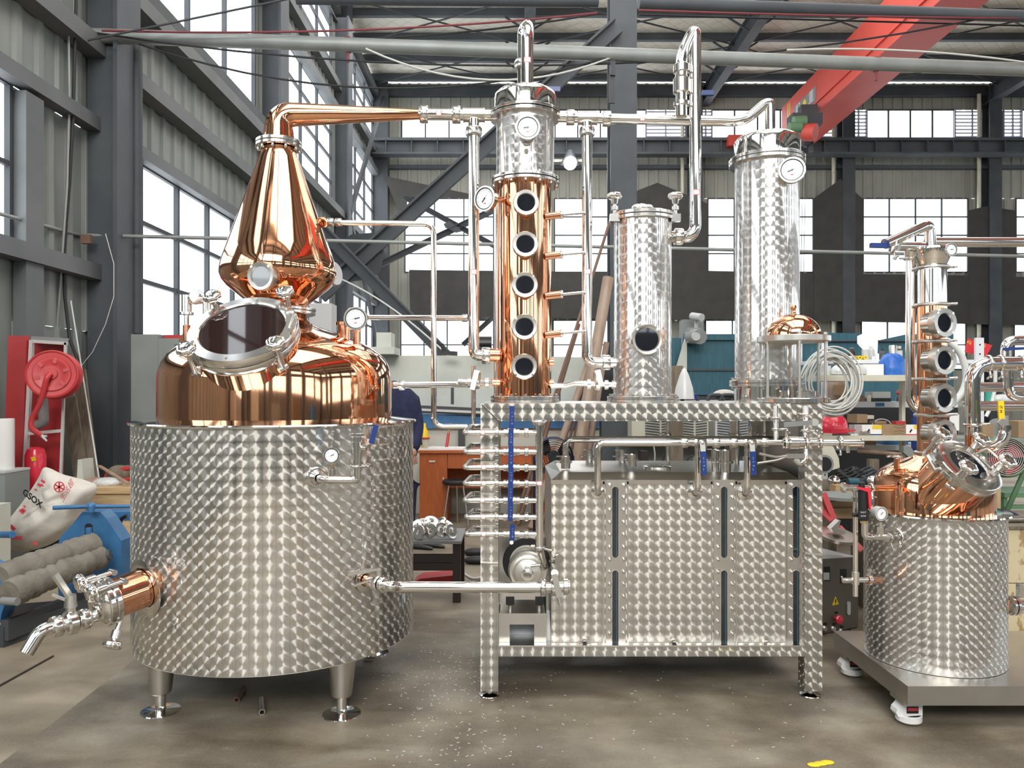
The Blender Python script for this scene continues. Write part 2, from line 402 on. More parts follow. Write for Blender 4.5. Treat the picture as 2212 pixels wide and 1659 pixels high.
def patch(c, d, r, ha, L, f=(0,-1,0)):
    """curved rectangle wrapped on a pipe of radius r about axis d, facing f"""
    c = V(c); d = V(d).normalized(); f = V(f); f = (f-d*f.dot(d)).normalized(); e = d.cross(f); m = MB(); n = 10
    ang = [math.radians(-ha+2*ha*k/n) for k in range(n+1)]
    rows = [[c+d*s_+(f*math.cos(a)+e*math.sin(a))*r for a in ang] for s_ in (-L/2, L/2)]
    return m.quadgrid(rows, [[(k*.01, j*.01) for k in range(n+1)] for j in range(2)], closed=False)
def boltring(mb, c, d, r, n, br, h, a0=0):
    X, Y, D = frame_of(d); c = V(c)
    for k in range(n):
        a = a0+2*math.pi*k/n; p = c+(X*math.cos(a)+Y*math.sin(a))*r; mb.lathe([(br,0),(br,h*.8),(br*.7,h),(0,h)], p, D, 8)
    return mb
def cylhit(px, ax, ay, r):
    """front intersection of the view column at px with a vertical cylinder"""
    t = (px-CX)/F; a = t*t+1; b = -2*(t*ax+ay); c = ax*ax+ay*ay-r*r; q = b*b-4*a*c
    Y = (-b-math.sqrt(max(q,0)))/(2*a); return V((t*Y, Y, 0))
# ================================================================ camera, world, light
cam = bpy.data.cameras.new('camera'); camo = bpy.data.objects.new('camera', cam); COL.objects.link(camo)
camo.location = (0,0,CZ); camo.rotation_euler = (math.pi/2,0,0); cam.sensor_width = 36; cam.lens = 36*F/2212
cam.shift_y = (HY-829.5)/2212; cam.clip_end = 200; sc.camera = camo
w = bpy.data.worlds.new('sky'); sc.world = w; w.use_nodes = True
bg = w.node_tree.nodes['Background']; bg.inputs[0].default_value = (.93,.97,1,1); bg.inputs[1].default_value = 3.2
def area(name, loc, rot, sx, sy, e, c=(1,1,1)):
    l = bpy.data.lights.new(name, 'AREA'); l.shape = 'RECTANGLE'; l.size = sx; l.size_y = sy; l.energy = e; l.color = c
    o = bpy.data.objects.new(name, l); COL.objects.link(o); o.location = loc; o.rotation_euler = rot; return o
# added area fills that brighten the hall and the steel reflections
area('hall_fill_light', (2,0,12.0), (0,0,0), 9, 9, 850, (1,.98,.94))
area('hall_fill_light', (6,14,12.0), (0,0,0), 12, 12, 1000, (1,.98,.95))
area('hall_fill_light', (-1,-9,9.0), (math.radians(62),0,0), 10, 4, 1800, (1,.97,.93))  # added front fill from behind the camera, brightens the steel
area('hall_fill_light', (0,22,12.0), (0,0,0), 10, 8, 500, (1,.98,.95))
sc.view_settings.view_transform = 'Standard'; sc.view_settings.look = 'None'; sc.view_settings.exposure = 0.28; sc.view_settings.gamma = 1.0
cy = sc.cycles
cy.use_denoising = True; cy.max_bounces = 7; cy.diffuse_bounces = 3; cy.glossy_bounces = 5; cy.transparent_max_bounces = 16; cy.transmission_bounces = 4
cy.sample_clamp_indirect = 6; cy.caustics_reflective = False; cy.caustics_refractive = False; cy.use_adaptive_sampling = True; cy.adaptive_threshold = .02
try: cy.denoiser = 'OPENIMAGEDENOISE'; cy.denoising_input_passes = 'RGB_ALBEDO_NORMAL'
except Exception: pass
# ================================================================ floor
def floormat(name, pal, dk, scr_amt, sc0):
    m, nt, b, out = newmat(name); X = NX(nt)
    tc = nt.nodes.new('ShaderNodeTexCoord').outputs['Object']
    def noise(sc_, det=5, vec=tc, dist=0):
        n = nt.nodes.new('ShaderNodeTexNoise'); n.inputs['Scale'].default_value = sc_; n.inputs['Detail'].default_value = det; n.inputs['Distortion'].default_value = dist
        nt.links.new(vec, n.inputs[0]); return n.outputs[0]
    def ramp(f, e):
        r = nt.nodes.new('ShaderNodeValToRGB'); el = r.color_ramp.elements
        el[0].position, el[0].color = e[0][0], rgba(e[0][1]); el[1].position, el[1].color = e[-1][0], rgba(e[-1][1])
        for p, c in e[1:-1]: k = el.new(p); k.color = rgba(c)
        nt.links.new(f, r.inputs[0]); return r.outputs[0]
    def mix(a, b2, f):
        n = nt.nodes.new('ShaderNodeMix'); n.data_type = 'RGBA'; nt.links.new(a, n.inputs[6]); nt.links.new(b2, n.inputs[7])
        if isinstance(f, float): n.inputs[0].default_value = f
        else: nt.links.new(f, n.inputs[0])
        return n.outputs[2]
    sp = nt.nodes.new('ShaderNodeMapping'); sp.inputs['Scale'].default_value = (1,2.2,1); sp.inputs['Rotation'].default_value = (0,0,.5); nt.links.new(tc, sp.inputs[0])
    base = ramp(noise(sc0, 8, sp.outputs[0], .6), [(.32,pal[0]),(.5,pal[1]),(.68,pal[2])])
    dark = ramp(noise(2.1, 6), [(.38,(.10,.085,.06)),(.6,(1,1,1))])
    n = nt.nodes.new('ShaderNodeMix'); n.data_type = 'RGBA'; n.blend_type = 'MULTIPLY'; n.inputs[0].default_value = dk; nt.links.new(base, n.inputs[6]); nt.links.new(dark, n.inputs[7])
    sp2 = nt.nodes.new('ShaderNodeMapping'); sp2.inputs['Scale'].default_value = (1,14,1); sp2.inputs['Rotation'].default_value = (0,0,.9); nt.links.new(tc, sp2.inputs[0])
    scr = ramp(noise(6, 3, sp2.outputs[0], 1.4), [(.66,(0,0,0)),(.70,(.45,.45,.45)),(.74,(0,0,0))])
    c = mix(n.outputs[2], ramp(noise(60, 2), [(.3,(.30,.27,.22)),(.7,(.42,.385,.32))]), X.m('MULTIPLY', scr, scr_amt))
    c = mix(c, ramp(noise(140, 2), [(.3,(.12,.10,.08)),(.7,(.40,.36,.30))]), .16)
    nt.links.new(c, b.inputs['Base Color'])
    nt.links.new(X.m('ADD', .30, X.m('MULTIPLY', noise(1.6, 5), .35)), b.inputs['Roughness'])
    bp = nt.nodes.new('ShaderNodeBump'); bp.inputs['Strength'].default_value = .12; bp.inputs['Distance'].default_value = .01
    nt.links.new(noise(30, 6), bp.inputs['Height']); nt.links.new(bp.outputs[0], b.inputs['Normal']); return m
M['floor'] = floormat('concrete_floor', ((.20,.165,.112),(.30,.25,.178),(.40,.345,.26)), .45, .5, 1.3)
M['sheet'] = floormat('worn_sheet', ((.125,.095,.058),(.22,.185,.132),(.31,.275,.215)), .6, 1.0, 1.9)
struct('floor', MB().box2((-5.2,-14,-.2), (26,28.2,0)), 'floor')
# ================================================================ corrugated walls
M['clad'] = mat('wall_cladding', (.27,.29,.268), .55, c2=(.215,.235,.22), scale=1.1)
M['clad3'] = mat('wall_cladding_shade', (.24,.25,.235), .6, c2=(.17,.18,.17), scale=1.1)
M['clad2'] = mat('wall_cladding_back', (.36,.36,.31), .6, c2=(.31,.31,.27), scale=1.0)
def clad(mb, o, u, n, L, z0, z1, pitch=.36):
    """ribbed sheet from o along u for L between z0 and z1, ribs towards n"""
    o = V(o); u = V(u); n = V(n); pts = []; x = 0
    while x < L-.001:
        for dx, dn in ((0,0),(pitch*.60,0),(pitch*.68,.035),(pitch*.92,.035),(pitch*1.0,0)):
            if x+dx <= L and (dx or not pts): pts.append((x+dx, dn))
        x += pitch
    pts.append((L, 0)); A = [o+u*a+n*b for a, b in pts]
    for i in range(len(A)-1):
        p, q = A[i], A[i+1]; mb.poly([V((p.x,p.y,z0)), V((q.x,q.y,z0)), V((q.x,q.y,z1)), V((p.x,p.y,z1))])
NW = [0]; NT = [0]
def trim(mb, mt): NT[0] += 1; return struct('trim_%d' % NT[0], mb, mt)
def window(o, u, n, w_, h, nc, nr, bar=.05, mt='slate2', pane='pane', nocol=()):
    NW[0] += 1; o = V(o); u = V(u); n = V(n); z = V((0,0,1)); mb = MB()
    for k in range(nc+1): p = o+u*(w_*k/nc); mb.beam(p, p+z*h, bar*1.2, bar, u)
    for k in range(nr+1): p = o+z*(h*k/nr); mb.beam(p, p+u*w_, bar, bar, z)
    f = struct('window_%d' % NW[0], mb, mt)
    q = o-n*.012; struct('pane', MB().poly([q, q+u*w_, q+u*w_+z*h, q+z*h]), pane, f)
BAYS = [(-9.6,),(-3.3,),(3.0,),(9.3,),(15.6,),(21.9,)]
lw = MB(); bands = [(2.2,4.55),(6.55,9.25),(10.05,12.1)]
for z0, z1 in ((0,2.2),(4.55,6.55),(9.25,10.05),(12.1,12.7)): clad(lw, (-5,28.2,0), (0,-1,0), (1,0,0), 42.2, z0, z1)
for (y0,) in BAYS:
    a, b = y0+1.0, y0+5.55
    for z0, z1 in bands:
        zz0 = z0
        aa, bb = a, b
        if y0 == 3.0 and z0 == 2.2: zz0 = 2.95; bb = 7.62; aa = 3.6
        clad(lw, (-5,aa,0), (0,-1,0), (1,0,0), aa-y0+.38 if y0 > -9 else aa+14, z0, z1)
        clad(lw, (-5,y0+6.3,0), (0,-1,0), (1,0,0), y0+6.3-bb, z0, z1)
        if zz0 > z0: clad(lw, (-5,bb,0), (0,-1,0), (1,0,0), bb-aa, z0, zz0)
        if zz0 > z0: window((-4.99,aa,zz0), (0,1,0), (1,0,0), bb-aa, z1-zz0, 3, 2)
        else: window((-4.99,aa,z0), (0,1,0), (1,0,0), bb-aa, z1-z0, 4 if z0 < 6 else 3, 3 if z0 < 6 else (4 if y0 > 14 else 1), bar=.06)
    for z, hh, dp in ((4.62,.16,.16),(5.5,.20,.22),(6.42,.20,.30),(9.3,.2,.2),(10.0,.2,.2),(12.15,.2,.2)):
        trim(MB().box2((-4.97,y0+.30,z-hh/2), (-4.97+dp,y0+6.0,z+hh/2)), 'girt')
    if y0 < 4: trim(MB().box2((-4.97,y0+.3,2.80), (-4.80,y0+6.0,2.98)), 'girt')
    # column: H section
    col = MB().box2((-4.97,y0-.30,0), (-4.62,y0,12.6)).box2((-4.62,y0-.40,0), (-4.57,y0+.16,12.6)).box2((-4.75,y0,0), (-4.72,y0+.12,12.6))
    trim(col, 'slate')
trim(MB().box2((-4.97,7.66,0), (-4.84,7.95,4.5)), 'girt')
trim(MB().beam((-4.75,9.4,6.55), (-4.75,15.5,6.55), .10, .34), 'slate2')
trim(MB().box2((-4.97,27.5,0), (-4.45,27.95,12.6)), 'slate2')
for a, b in (((-4.8,9.6,6.1),(-4.8,10.7,7.6)),):
    trim(MB().beam(a, b, .08, .16), 'slate2')
struct('wall_left', lw, 'clad')
# inner bracing on far bays of the left wall
for (y0, y1, za, zb) in ((21.9,27.9,6.6,12.3),(21.9,27.9,6.4,2.0)):
    trim(MB().beam((-4.6,y0,za), (-4.6,y1,zb), .08, .2), 'slate2')
# ---- back wall
bw = MB(); BY = 28.0; px = lambda p: PX(p, BY); pz = lambda p: PZ(p, BY)
rows = [(pz(322), pz(238), [(868,1072),(1150,1480),(1510,1805),(1835,2136),(2166,2470)]),
        (pz(588), pz(429), [(875,1066),(1198,1322),(1529,1756),(1864,2090),(2194,2420)]),
        (2.3, pz(692), [(866,1066),(1195,1320),(1524,1755),(1860,2086),(2190,2420)])]
zs = 0
for z0, z1, wins in rows[::-1]:
    clad(bw, (-5.1,BY,0), (1,0,0), (0,-1,0), 31, zs, z0)
    x = -5.1
    for a, b in wins: clad(bw, (x,BY,0), (1,0,0), (0,-1,0), px(a)-x, z0, z1); x = px(b)
    clad(bw, (x,BY,0), (1,0,0), (0,-1,0), 25.9-x, z0, z1); zs = z1
clad(bw, (-5.1,BY,0), (1,0,0), (0,-1,0), 31, zs, 12.7)
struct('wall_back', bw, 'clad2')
z0, z1, _ = rows[0]
M['pane2'] = glassmat('window_pane_hazy', (.80,.83,.85), .06, False)
def louvres(a, b):
    NW[0] += 1; mb = MB(); n = 11
    for k in range(n): z = z0+(z1-z0)*(k+.5)/n; mb.box((0,0,0), (0,0,0)) if False else mb.beam((px(a),BY-.02,z), (px(b),BY-.02,z), .10, .03, (0,-.6,.8))
    for x in (a, (a+b)/2, b): mb.beam((px(x),BY-.05,z0), (px(x),BY-.05,z1), .05, .05, (1,0,0))
    f = struct('window_%d' % NW[0], mb, 'louvre')
for a, b, nc in ((868,1072,4),(1150,1395,5),(1537,1735,4),(1871,2061,4),(2205,2395,4)):
    window((px(a),BY-.01,z0), (1,0,0), (0,-1,0), px(b)-px(a), z1-z0, nc, 1, bar=.05)
for a, b in ((1395,1480),(1510,1537),(1735,1805),(1835,1871),(2061,2136),(2166,2205),(2395,2470)): louvres(a, b)
for (z0_, z1_, wins) in rows[1:]:
    for a, b in wins: window((px(a),BY-.01,z0_), (1,0,0), (0,-1,0), px(b)-px(a), z1_-z0_, max(2, round((b-a)/57)), 4 if z0_ > 4 else 2, bar=.045, pane='pane2')
for p in (1138,1497,1820,2131,2470):
    trim(MB().box2((px(p)-.22,BY-.55,0), (px(p)+.22,BY-.5,12.5)).box2((px(p)-.04,BY-.5,0), (px(p)+.04,BY-.1,12.5)).box2((px(p)-.22,BY-.1,0), (px(p)+.22,BY-.05,12.5)), 'slate2')
    trim(MB().cyl((px(p)-.45,BY-.3,0), (px(p)-.45,BY-.3,12.2), .07, n=10), 'cream')
trim(MB().cyl((px(822),BY-.3,0), (px(822),BY-.3,12.2), .07, n=10), 'cream')
crane_rail = MB().box2((-4.9,BY-1.2,pz(326)), (25.5,BY-.75,pz(320))).box2((-4.9,BY-1.02,pz(352)), (25.5,BY-.95,pz(322))).box2((-4.9,BY-1.2,pz(354)), (25.5,BY-.75,pz(350)))
for k in range(34): crane_rail.box((-4.4+k*.9,BY-1.0,pz(337)), (.03,.4,W(26,BY)))
trim(crane_rail, 'slate')
trim(MB().box2((-4.9,BY-.25,pz(368)), (25.5,BY-.05,pz(360))), 'slate'); trim(MB().box2((-4.9,BY-.25,pz(212)), (25.5,BY-.05,pz(190))), 'slate2')
# hanging dark netting between the windows
def net(pts, y=27.4, lab=''):
    mb = MB(); mb.prism([(PX(a, y), PZ(b, y)) for a, b in pts], (0,y,0), (1,0,0), (0,0,1), .02)
    return solo('dark_curtain', mb, 'darknet', lab, 'curtain')
net([(884,583),(1330,588),(1330,688),(886,682)], 27.40, 'dark cloth band hung below the windows behind the copper column')
net([(1330,430),(1420,395),(1528,440),(1528,585),(1756,590),(1756,693),(1330,688)], 27.45, 'dark cloth hung behind the checkered middle column')
net([(830,380),(1066,430),(880,424),(878,470),(860,455)], 27.5, 'dark cloth swag stretched from the corner post over the left windows')
net([(1756,430),(1815,387),(1866,432),(1864,592),(2090,595),(2090,700),(1756,693)], 27.48, 'dark peaked cloth hung over the post right of the tall column')
net([(2090,455),(2130,446),(2194,455),(2194,598),(2300,600),(2300,705),(2090,700)], 27.52, 'dark cloth hung over the rightmost post of the far wall')
# ---- right and rear walls (seen in the reflections)
rw = MB()
for z0, z1 in ((0,2.6),(5.2,7.4),(9.6,12.7)): clad(rw, (26,-14,0), (0,1,0), (-1,0,0), 42.2, z0, z1, .6)
for k in range(7):
    y = -14+k*6
    for z0, z1 in ((2.6,5.2),(7.4,9.6)):
        clad(rw, (26,y,0), (0,1,0), (-1,0,0), 1.2, z0, z1, .6); window((25.98,y+1.2,z0), (0,1,0), (-1,0,0), 4.8, z1-z0, 4, 2)
    trim(MB().box2((25.4,y,0), (25.9,y+.4,12.6)), 'slate')
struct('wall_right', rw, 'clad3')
fw = MB(); 
for z0, z1 in ((0,3.2),(5.4,7.8),(10.0,12.7)): clad(fw, (26,-14,0), (-1,0,0), (0,1,0), 31, z0, z1, .6)
for k in range(5):
    x = -5+k*6.2
    for z0, z1 in ((3.2,5.4),(7.8,10.0)):
        clad(fw, (x+1.2,-14,0), (-1,0,0), (0,1,0), 1.2, z0, z1, .6); window((x+6.2,-13.98,z0), (-1,0,0), (0,1,0), 5.0, z1-z0, 4, 2)
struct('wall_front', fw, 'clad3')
for x, y in ((-3.6,-4.5),(-.6,-7),(2.6,-5),(6.5,-6),(9.5,-2)): trim(MB().box2((x,y,0), (x+.4,y+.4,12.4)), 'slate2')  # unseen posts added to give vertical dark strips in the reflections
for x, y, w_, h_, mt_ in ((-2.6,-6,1.2,2.4,'machgrey'),(.8,-6.5,1.4,1.9,'cabgrey'),(4.2,-5.5,1.6,2.2,'oldwood'),(-4.7,-3,.6,2.6,'lightgrey'),(7.5,-4,1.2,1.8,'bluemach')): trim(MB().box2((x,y-.6,0), (x+w_,y,h_)), mt_)  # unseen boxes added behind the camera for the metal to reflect
# ================================================================ roof
def roofmat():
    m, nt, b, out = newmat('roof_insulation'); X = NX(nt); b.inputs['Roughness'].default_value = .6
    tc = nt.nodes.new('ShaderNodeTexCoord').outputs['Object']; sp = nt.nodes.new('ShaderNodeSeparateXYZ'); nt.links.new(tc, sp.inputs[0])
    a = X.m('ADD', sp.outputs[0], sp.outputs[1]); c = X.m('SUBTRACT', sp.outputs[0], sp.outputs[1])
    f1 = X.m('ABSOLUTE', X.m('SUBTRACT', X.m('FRACT', X.m('MULTIPLY', a, 1.9)), .5)); f2 = X.m('ABSOLUTE', X.m('SUBTRACT', X.m('FRACT', X.m('MULTIPLY', c, 1.9)), .5))
    ln = X.m('LESS_THAN', X.m('MINIMUM', f1, f2), .035)
    n = nt.nodes.new('ShaderNodeMix'); n.data_type = 'RGBA'; n.inputs[6].default_value = (.84,.80,.70,1); n.inputs[7].default_value = (.66,.62,.53,1); nt.links.new(ln, n.inputs[0]); nt.links.new(n.outputs[2], b.inputs['Base Color'])
    bp = nt.nodes.new('ShaderNodeBump'); bp.inputs['Strength'].default_value = .6; bp.inputs['Distance'].default_value = .05
    nt.links.new(X.m('MINIMUM', f1, f2), bp.inputs['Height']); nt.links.new(bp.outputs[0], b.inputs['Normal']); return m
M['roof'] = roofmat()
struct('ceiling', MB().poly([(-5.1,28.2,12.75),(26,28.2,12.75),(26,-14,12.75),(-5.1,-14,12.75)]), 'roof')
y = 27.2
while y > -14:
    trim(MB().box2((-5,y-.04,12.50), (26,y+.04,12.72)).box2((-5,y-.08,12.48), (26,y+.08,12.50)), 'slate'); y -= 1.55
for x in (-5.05,.5,7.0,12.2,17.2,22.4):
    trim(MB().box2((x-.04,-14,11.9), (x+.04,28,12.4)).box2((x-.15,-14,11.86), (x+.15,28,11.9)).box2((x-.15,-14,12.4), (x+.15,28,12.44)), 'slate2')
rd = 0
for x0, x1 in ((-5,.5),(.5,7),(7,12.2),(12.2,17.2)):
    for y0, y1 in ((21,24.1),(24.1,27.2)):
        trim(MB().cyl((x0,y0,12.35), (x1,y1,12.35), .025, n=6).cyl((x1,y0,12.33), (x0,y1,12.33), .025, n=6), 'slate2')
for x in (.5,7,12.2):
    for yy in (24.1,22.5,25.6):
        trim(MB().beam((x,yy,12.0), (x-.7,yy,12.45), .05, .05).beam((x,yy,12.0), (x+.7,yy,12.45), .05, .05), 'slate2')
# ================================================================ inner column and big bracing
YB = 16.5
ic = MB().box2((PX(1319,YB),YB,0), (PX(1376,YB),YB+.05,12.4)).box2((PX(1344,YB),YB+.05,0), (PX(1351,YB),YB+.55,12.4)).box2((PX(1319,YB),YB+.55,0), (PX(1376,YB),YB+.6,12.4))
trim(ic, 'slate')
def br(a, b, wd, y=YB-.2, mt='slate'): return trim(MB().beam(P(*a, y), P(*b, y), W(wd, y)*.35, W(wd, y), (0,-1,.001)) if False else MB().prism([(0,0),(0,0),(0,0)], (0,0,0), (1,0,0), (0,0,1), 0) if False else bar2(P(*a, y), P(*b, y), W(wd, y)), mt)
def bar2(p, q, wd, dp=.14):
    d = (q-p).normalized(); n = V((-d.z,0,d.x)); mb = MB()
    for s in (0,):
        A = [p+n*wd/2, p-n*wd/2, q-n*wd/2, q+n*wd/2]
        mb.prism([(a.x, a.z) for a in A], (0,p.y,0), (1,0,0), (0,0,1), -dp)
        A = [p+n*wd/2, p+n*wd*.34, q+n*wd*.34, q+n*wd/2]; mb.prism([(a.x, a.z) for a in A], (0,p.y-dp*.2,0), (1,0,0), (0,0,1), dp)
    return mb
br((690,640),(1335,55),30); br((600,400),(1012,818),27, YB-.5, 'slate2')
br((1345,220),(1175,180),14, YB+.3, 'slate2') if False else None
br((820,572),(1070,452),10, 24, 'slate2'); br((872,425),(1075,535),9, 24.1, 'slate2'); br((1000,745),(1062,688),9, 24, 'slate2')
def plate(pts, y, mt='slate2'): return trim(MB().prism([(PX(a, y), PZ(b, y)) for a, b in pts], (0,y,0), (1,0,0), (0,0,1), .03), mt)
plate([(735,612),(715,560),(730,525),(760,507),(805,503),(826,520),(830,545),(820,590),(792,604)], YB-.05)
plate([(958,484),(970,478),(990,492),(998,500),(985,503),(962,492)], 23.9)
# ================================================================ overhead crane
X0, X1, Zb, Zt = 9.33, 9.75, 10.0, 11.3
cr = thing('overhead_crane', 'red overhead travelling crane girder with white lettered plate', 'crane', (9.5,20,9.9))
part('girder', MB().box2((X0,-10,Zb+.05), (X1,26.6,Zt)), 'crane', cr)
part('bottom_flange', MB().box2((X0-.02,-10,Zb), (X1+.62,26.6,Zb+.05)), 'crane', cr)
part('ledge', MB().box2((X0-.05,-10,Zb+.30), (X0,26.6,Zb+.34)), 'crane', cr)
pl = part('name_plate', MB().box2((X0-.01,23.6,Zb+.42), (X0,25.4,Zb+.88)), 'grey', cr, 'grey name plate with white characters')
for k, ch in enumerate('起重'):
    text(ch, .42, (X0-.014,25.05-k*1.1-.0,Zb+.65), (0,-1,0), (0,0,1), 'white', pl, ext=.002)
part('emblem', MB().ringbar((X0-.013,24.5,Zb+.65), (-1,0,0), .14, .01), 'yellow', pl)
part('stripe', MB().box2((X0-.008,25.95,Zb+.35), (X0,26.02,Zt-.1)).box2((X0-.008,25.8,Zb+.35), (X0,25.86,Zt-.1)), 'yellow', cr)
part('end_carriage', MB().box2((7.5,26.62,10.02), (9.9,27.0,10.38)), 'crane', cr)
hy = 23.4
ho = thing('crane_hoist', 'dark cable hoist with green motors and red drum under the crane girder', 'hoist', P(1735,300,hy))
part('trolley', MB().box(P(1738,262,hy), (.9,.5,.35)).box(P(1745,240,hy), (.5,.3,.3)).box(P(1752,300,hy), (.12,.1,.8)), 'slate2', ho)
for a, b in ((1722,264),(1712,277)): part('motor', MB().cyl(P(a-8,b,hy-.3), P(a+18,b-2,hy-.3), .17, n=16), 'green', ho)
part('drum', MB().cyl(P(1738,286,hy-.2), P(1762,286,hy-.4), .26, n=20), 'crane', ho)
part('hook_block', MB().sphere(P(1740,305,hy), .16).cyl(P(1740,318,hy), P(1740,300,hy), .05), 'slate2', ho)
for a in (1735,1741):
    solo('hoist_rope', MB().cyl(P(a,320,hy), P(a-7,720,hy-3), .008, n=6), 'cable', 'thin steel rope hanging from the crane hoist, %s of the pair' % ('left' if a < 1738 else 'right'), 'rope')
# far lamp
fl = thing('high_bay_light', 'glowing round factory lamp hanging near the far wall', 'lamp', P(1231,357,22))
part('reflector', MB().lathe([(.05,.42),(.09,.36),(.22,.12),(.27,0),(.25,0),(.20,.12)], P(1231,357,22), (0,-.35,1), 20), 'slate', fl)
part('bulb', MB().sphere(P(1231,357,22)+V((0,-.12,.03)), .19), 'leadglow', fl)
part('bracket', MB().beam(P(1190,347,22.1), P(1262,347,22.1), .05, .06), 'cream', fl)
l = bpy.data.lights.new('far_lamp', 'POINT'); l.energy = 120; l.shadow_soft_size = .2; lo = bpy.data.objects.new('far_lamp', l); COL.objects.link(lo); lo.location = P(1231,366,21.5)
# ================================================================ overhead pipes, cables
def rod(name, pts, r, mt, label, cat, n=10): return solo(name, MB().tube(pts, r, n), mt, label, cat)
op = thing('overhead_pipe', 'long grey-green overhead pipe with red hangers crossing the whole hall', 'pipe', P(160,75,9))
part('pipe', MB().tube([P(150,75,8.9), P(2400,157,10.0)], .083, 16), 'pipegal', op)
for a in (752,1892):
    t_ = (a-150)/(2250); y = 8.9+1.1*t_; b = 75+82*t_; c = P(a, b, y)
    part('hanger', MB().cyl(c-V((.03,0,0)), c+V((.03,0,0)), .095, n=18).box(c-V((0,0,.15)), (.03,.03,.12)), 'cablered', op, 'dark red hanger band')
c = P(1323,118,9.47); part('hanger', MB().box(c-V((0,0,.16)), (.06,.10,.22)).box(c-V((.01,0,.42)), (.07,.03,.36)), 'slate2', op)
rod('upper_pipe', [P(640,-4,9.3), P(1292,2,9.5)], .075, 'slate', 'dark grey pipe along the top edge, left of the inner column', 'pipe', 14)
rod('upper_pipe', [P(1380,6,9.5), P(2400,42,10.1)], .075, 'slate', 'dark grey pipe along the top edge, right of the inner column', 'pipe', 14)
rod('rail_pipe', [P(178,508,9.0), P(2400,558,10.2)], .022, 'pipegal', 'thin horizontal grey pipe running behind the stills across the hall', 'pipe')
rod('rail_pipe', [P(-60,446,6.9), P(180,510,8.95)], .02, 'pipegal', 'thin grey pipe along the left wall meeting the big column', 'pipe')
solo('junction_box', MB().box(P(187,517,8.8), (.11,.06,.10)), 'rust', 'small rusty junction box on the big left column', 'box')
cab = [(((185,68,8.8),(2212,20,10),.55),'cable','black cable sagging across the roof, topmost of the bundle',.012),
 (((220,66,8.7),(1290,28,9.4),.1),'cablered','dark red cable strung under the roof to the inner column','.'),
 (((1380,22,9.4),(2300,40,10),.02),'cablered','dark red cable strung right of the inner column','.'),
 (((180,62,8.9),(1290,30,9.5),.22),'cable','black cable strung from the left wall to the inner column','.'),
 (((1380,32,9.6),(2300,58,10.2),.0),'cable','black cable strung right of the inner column under the top pipe','.'),
 (((300,95,8.9),(1320,122,9.4),.45),'cable','heavy black cable drooping behind the copper swan neck','.'),
 (((165,92,8.6),(640,-6,8.9),.0),'slate2','dark cable rising from the left wall to the roof edge','.'),
 (((790,105,9.1),(1318,125,9.4),.32),'cablewhite','pale cable drooping from the pipe hanger to the inner column','.'),
 (((1700,108,9.6),(2250,140,9.8),-.08),'cablewhite','pale cable lying on the long overhead pipe at right','.'),
 (((690,585,16),(1000,800,14),-.25),'cablewhite','pale yellow cable hanging behind the still head','.')]
for (a, b, d), mt, lb, _ in cab: rod('cable', sag(P(*a), P(*b), d),   .012 if a[2] < 12 else .016, mt, lb, 'cable', 6)
def hang(pxs, y, mt, lb, r=.02): rod('cable', [P(a, b, y) for a, b in pxs], r, mt, lb, 'cable', 8)
hang([(165,-10),(162,90),(158,250),(150,400),(143,480),(138,560),(140,640),(150,730),(172,790),(180,830)], 8.5, 'cable', 'thick black cable hanging down in front of the left column', .018)
hang([(148,75),(150,200),(145,400),(138,500),(128,640),(122,720)], 8.45, 'pipegal', 'grey-green cable hanging beside the thick black one', .014)
hang([(228,505),(246,570),(246,640),(228,700),(200,760),(176,790)], 8.4, 'cablewhite', 'thin pale wire looping down the left column', .004)
rc = MB(); yc = 9.35; pts = []
for k in range(0, 260): pts.append(P(296, 95+k*2.42, yc))
rs = [.055 if k % 2 else .068 for k in range(len(pts))]
solo('ribbed_conduit', MB().tube(pts, rs, 10), 'slate2', 'dark ribbed flexible duct running down the left column', 'duct')
# ================================================================ pot still: jacketed boiler
AX, AY = -1.207, 3.98
def onax(z): return V((AX,AY,z))
TZ0, TZ1, TR = .274, 1.352, .690
still = thing('pot_still', 'large round steel still with checkered shine, copper shoulder and tilted glass manway', 'still', (AX,AY,0))
part('jacket', MB().lathe([(TR,TZ0+.0),(TR,TZ1-.012)], onax(0), n=128, rref=TR), 'perl', still, 'engine-turned steel jacket')
part('bottom', MB().lathe([(0,TZ0+.02),(TR*.97,TZ0+.012),(TR+.001,TZ0)], onax(0), n=96), 'satin', still)
part('rim', MB().lathe([(.56,TZ1+.020),(TR-.01,TZ1+.003),(TR+.012,TZ1),(TR+.016,TZ1-.006),(TR+.012,TZ1-.013),(TR-.004,TZ1-.015)], onax(0), n=128), 'mirror', still)
sh = [(.578,TZ1+.016),(.577,1.56),(.572,1.60),(.556,1.645),(.53,1.683),(.49,1.718),(.44,1.746),(.38,1.772),(.31,1.797),(.24,1.82),(.19,1.838),(.158,1.855),(.143,1.874),(.140,1.893)]
part('shoulder', MB().lathe(sh, onax(0), n=128), 'copper', still, 'polished copper shoulder')
fl = MB().ringbar(onax(1.903), (0,0,1), .185, .016, .12, 48, .003); boltring(fl, onax(1.911), (0,0,1), .168, 12, .008, .012)
part('neck_flange', fl, 'steel', still, 'bright bolted flange')
# legs
for lx, ly in ((-1.645,3.60),(-.790,3.565),(-.795,4.40),(-1.63,4.40)):
    lg = part('leg', MB().lathe([(.0,.088),(.042,.088),(.048,.094),(.072,TZ0+.03)], (lx,ly,0), n=24), 'satin', still)
    part('foot', MB().lathe([(0,0),(.088,0),(.090,.004),(.087,.008),(.03,.012),(.024,.014),(.024,.09)], (lx,ly,0), n=32), 'mirror', lg, 'polished round foot plate')
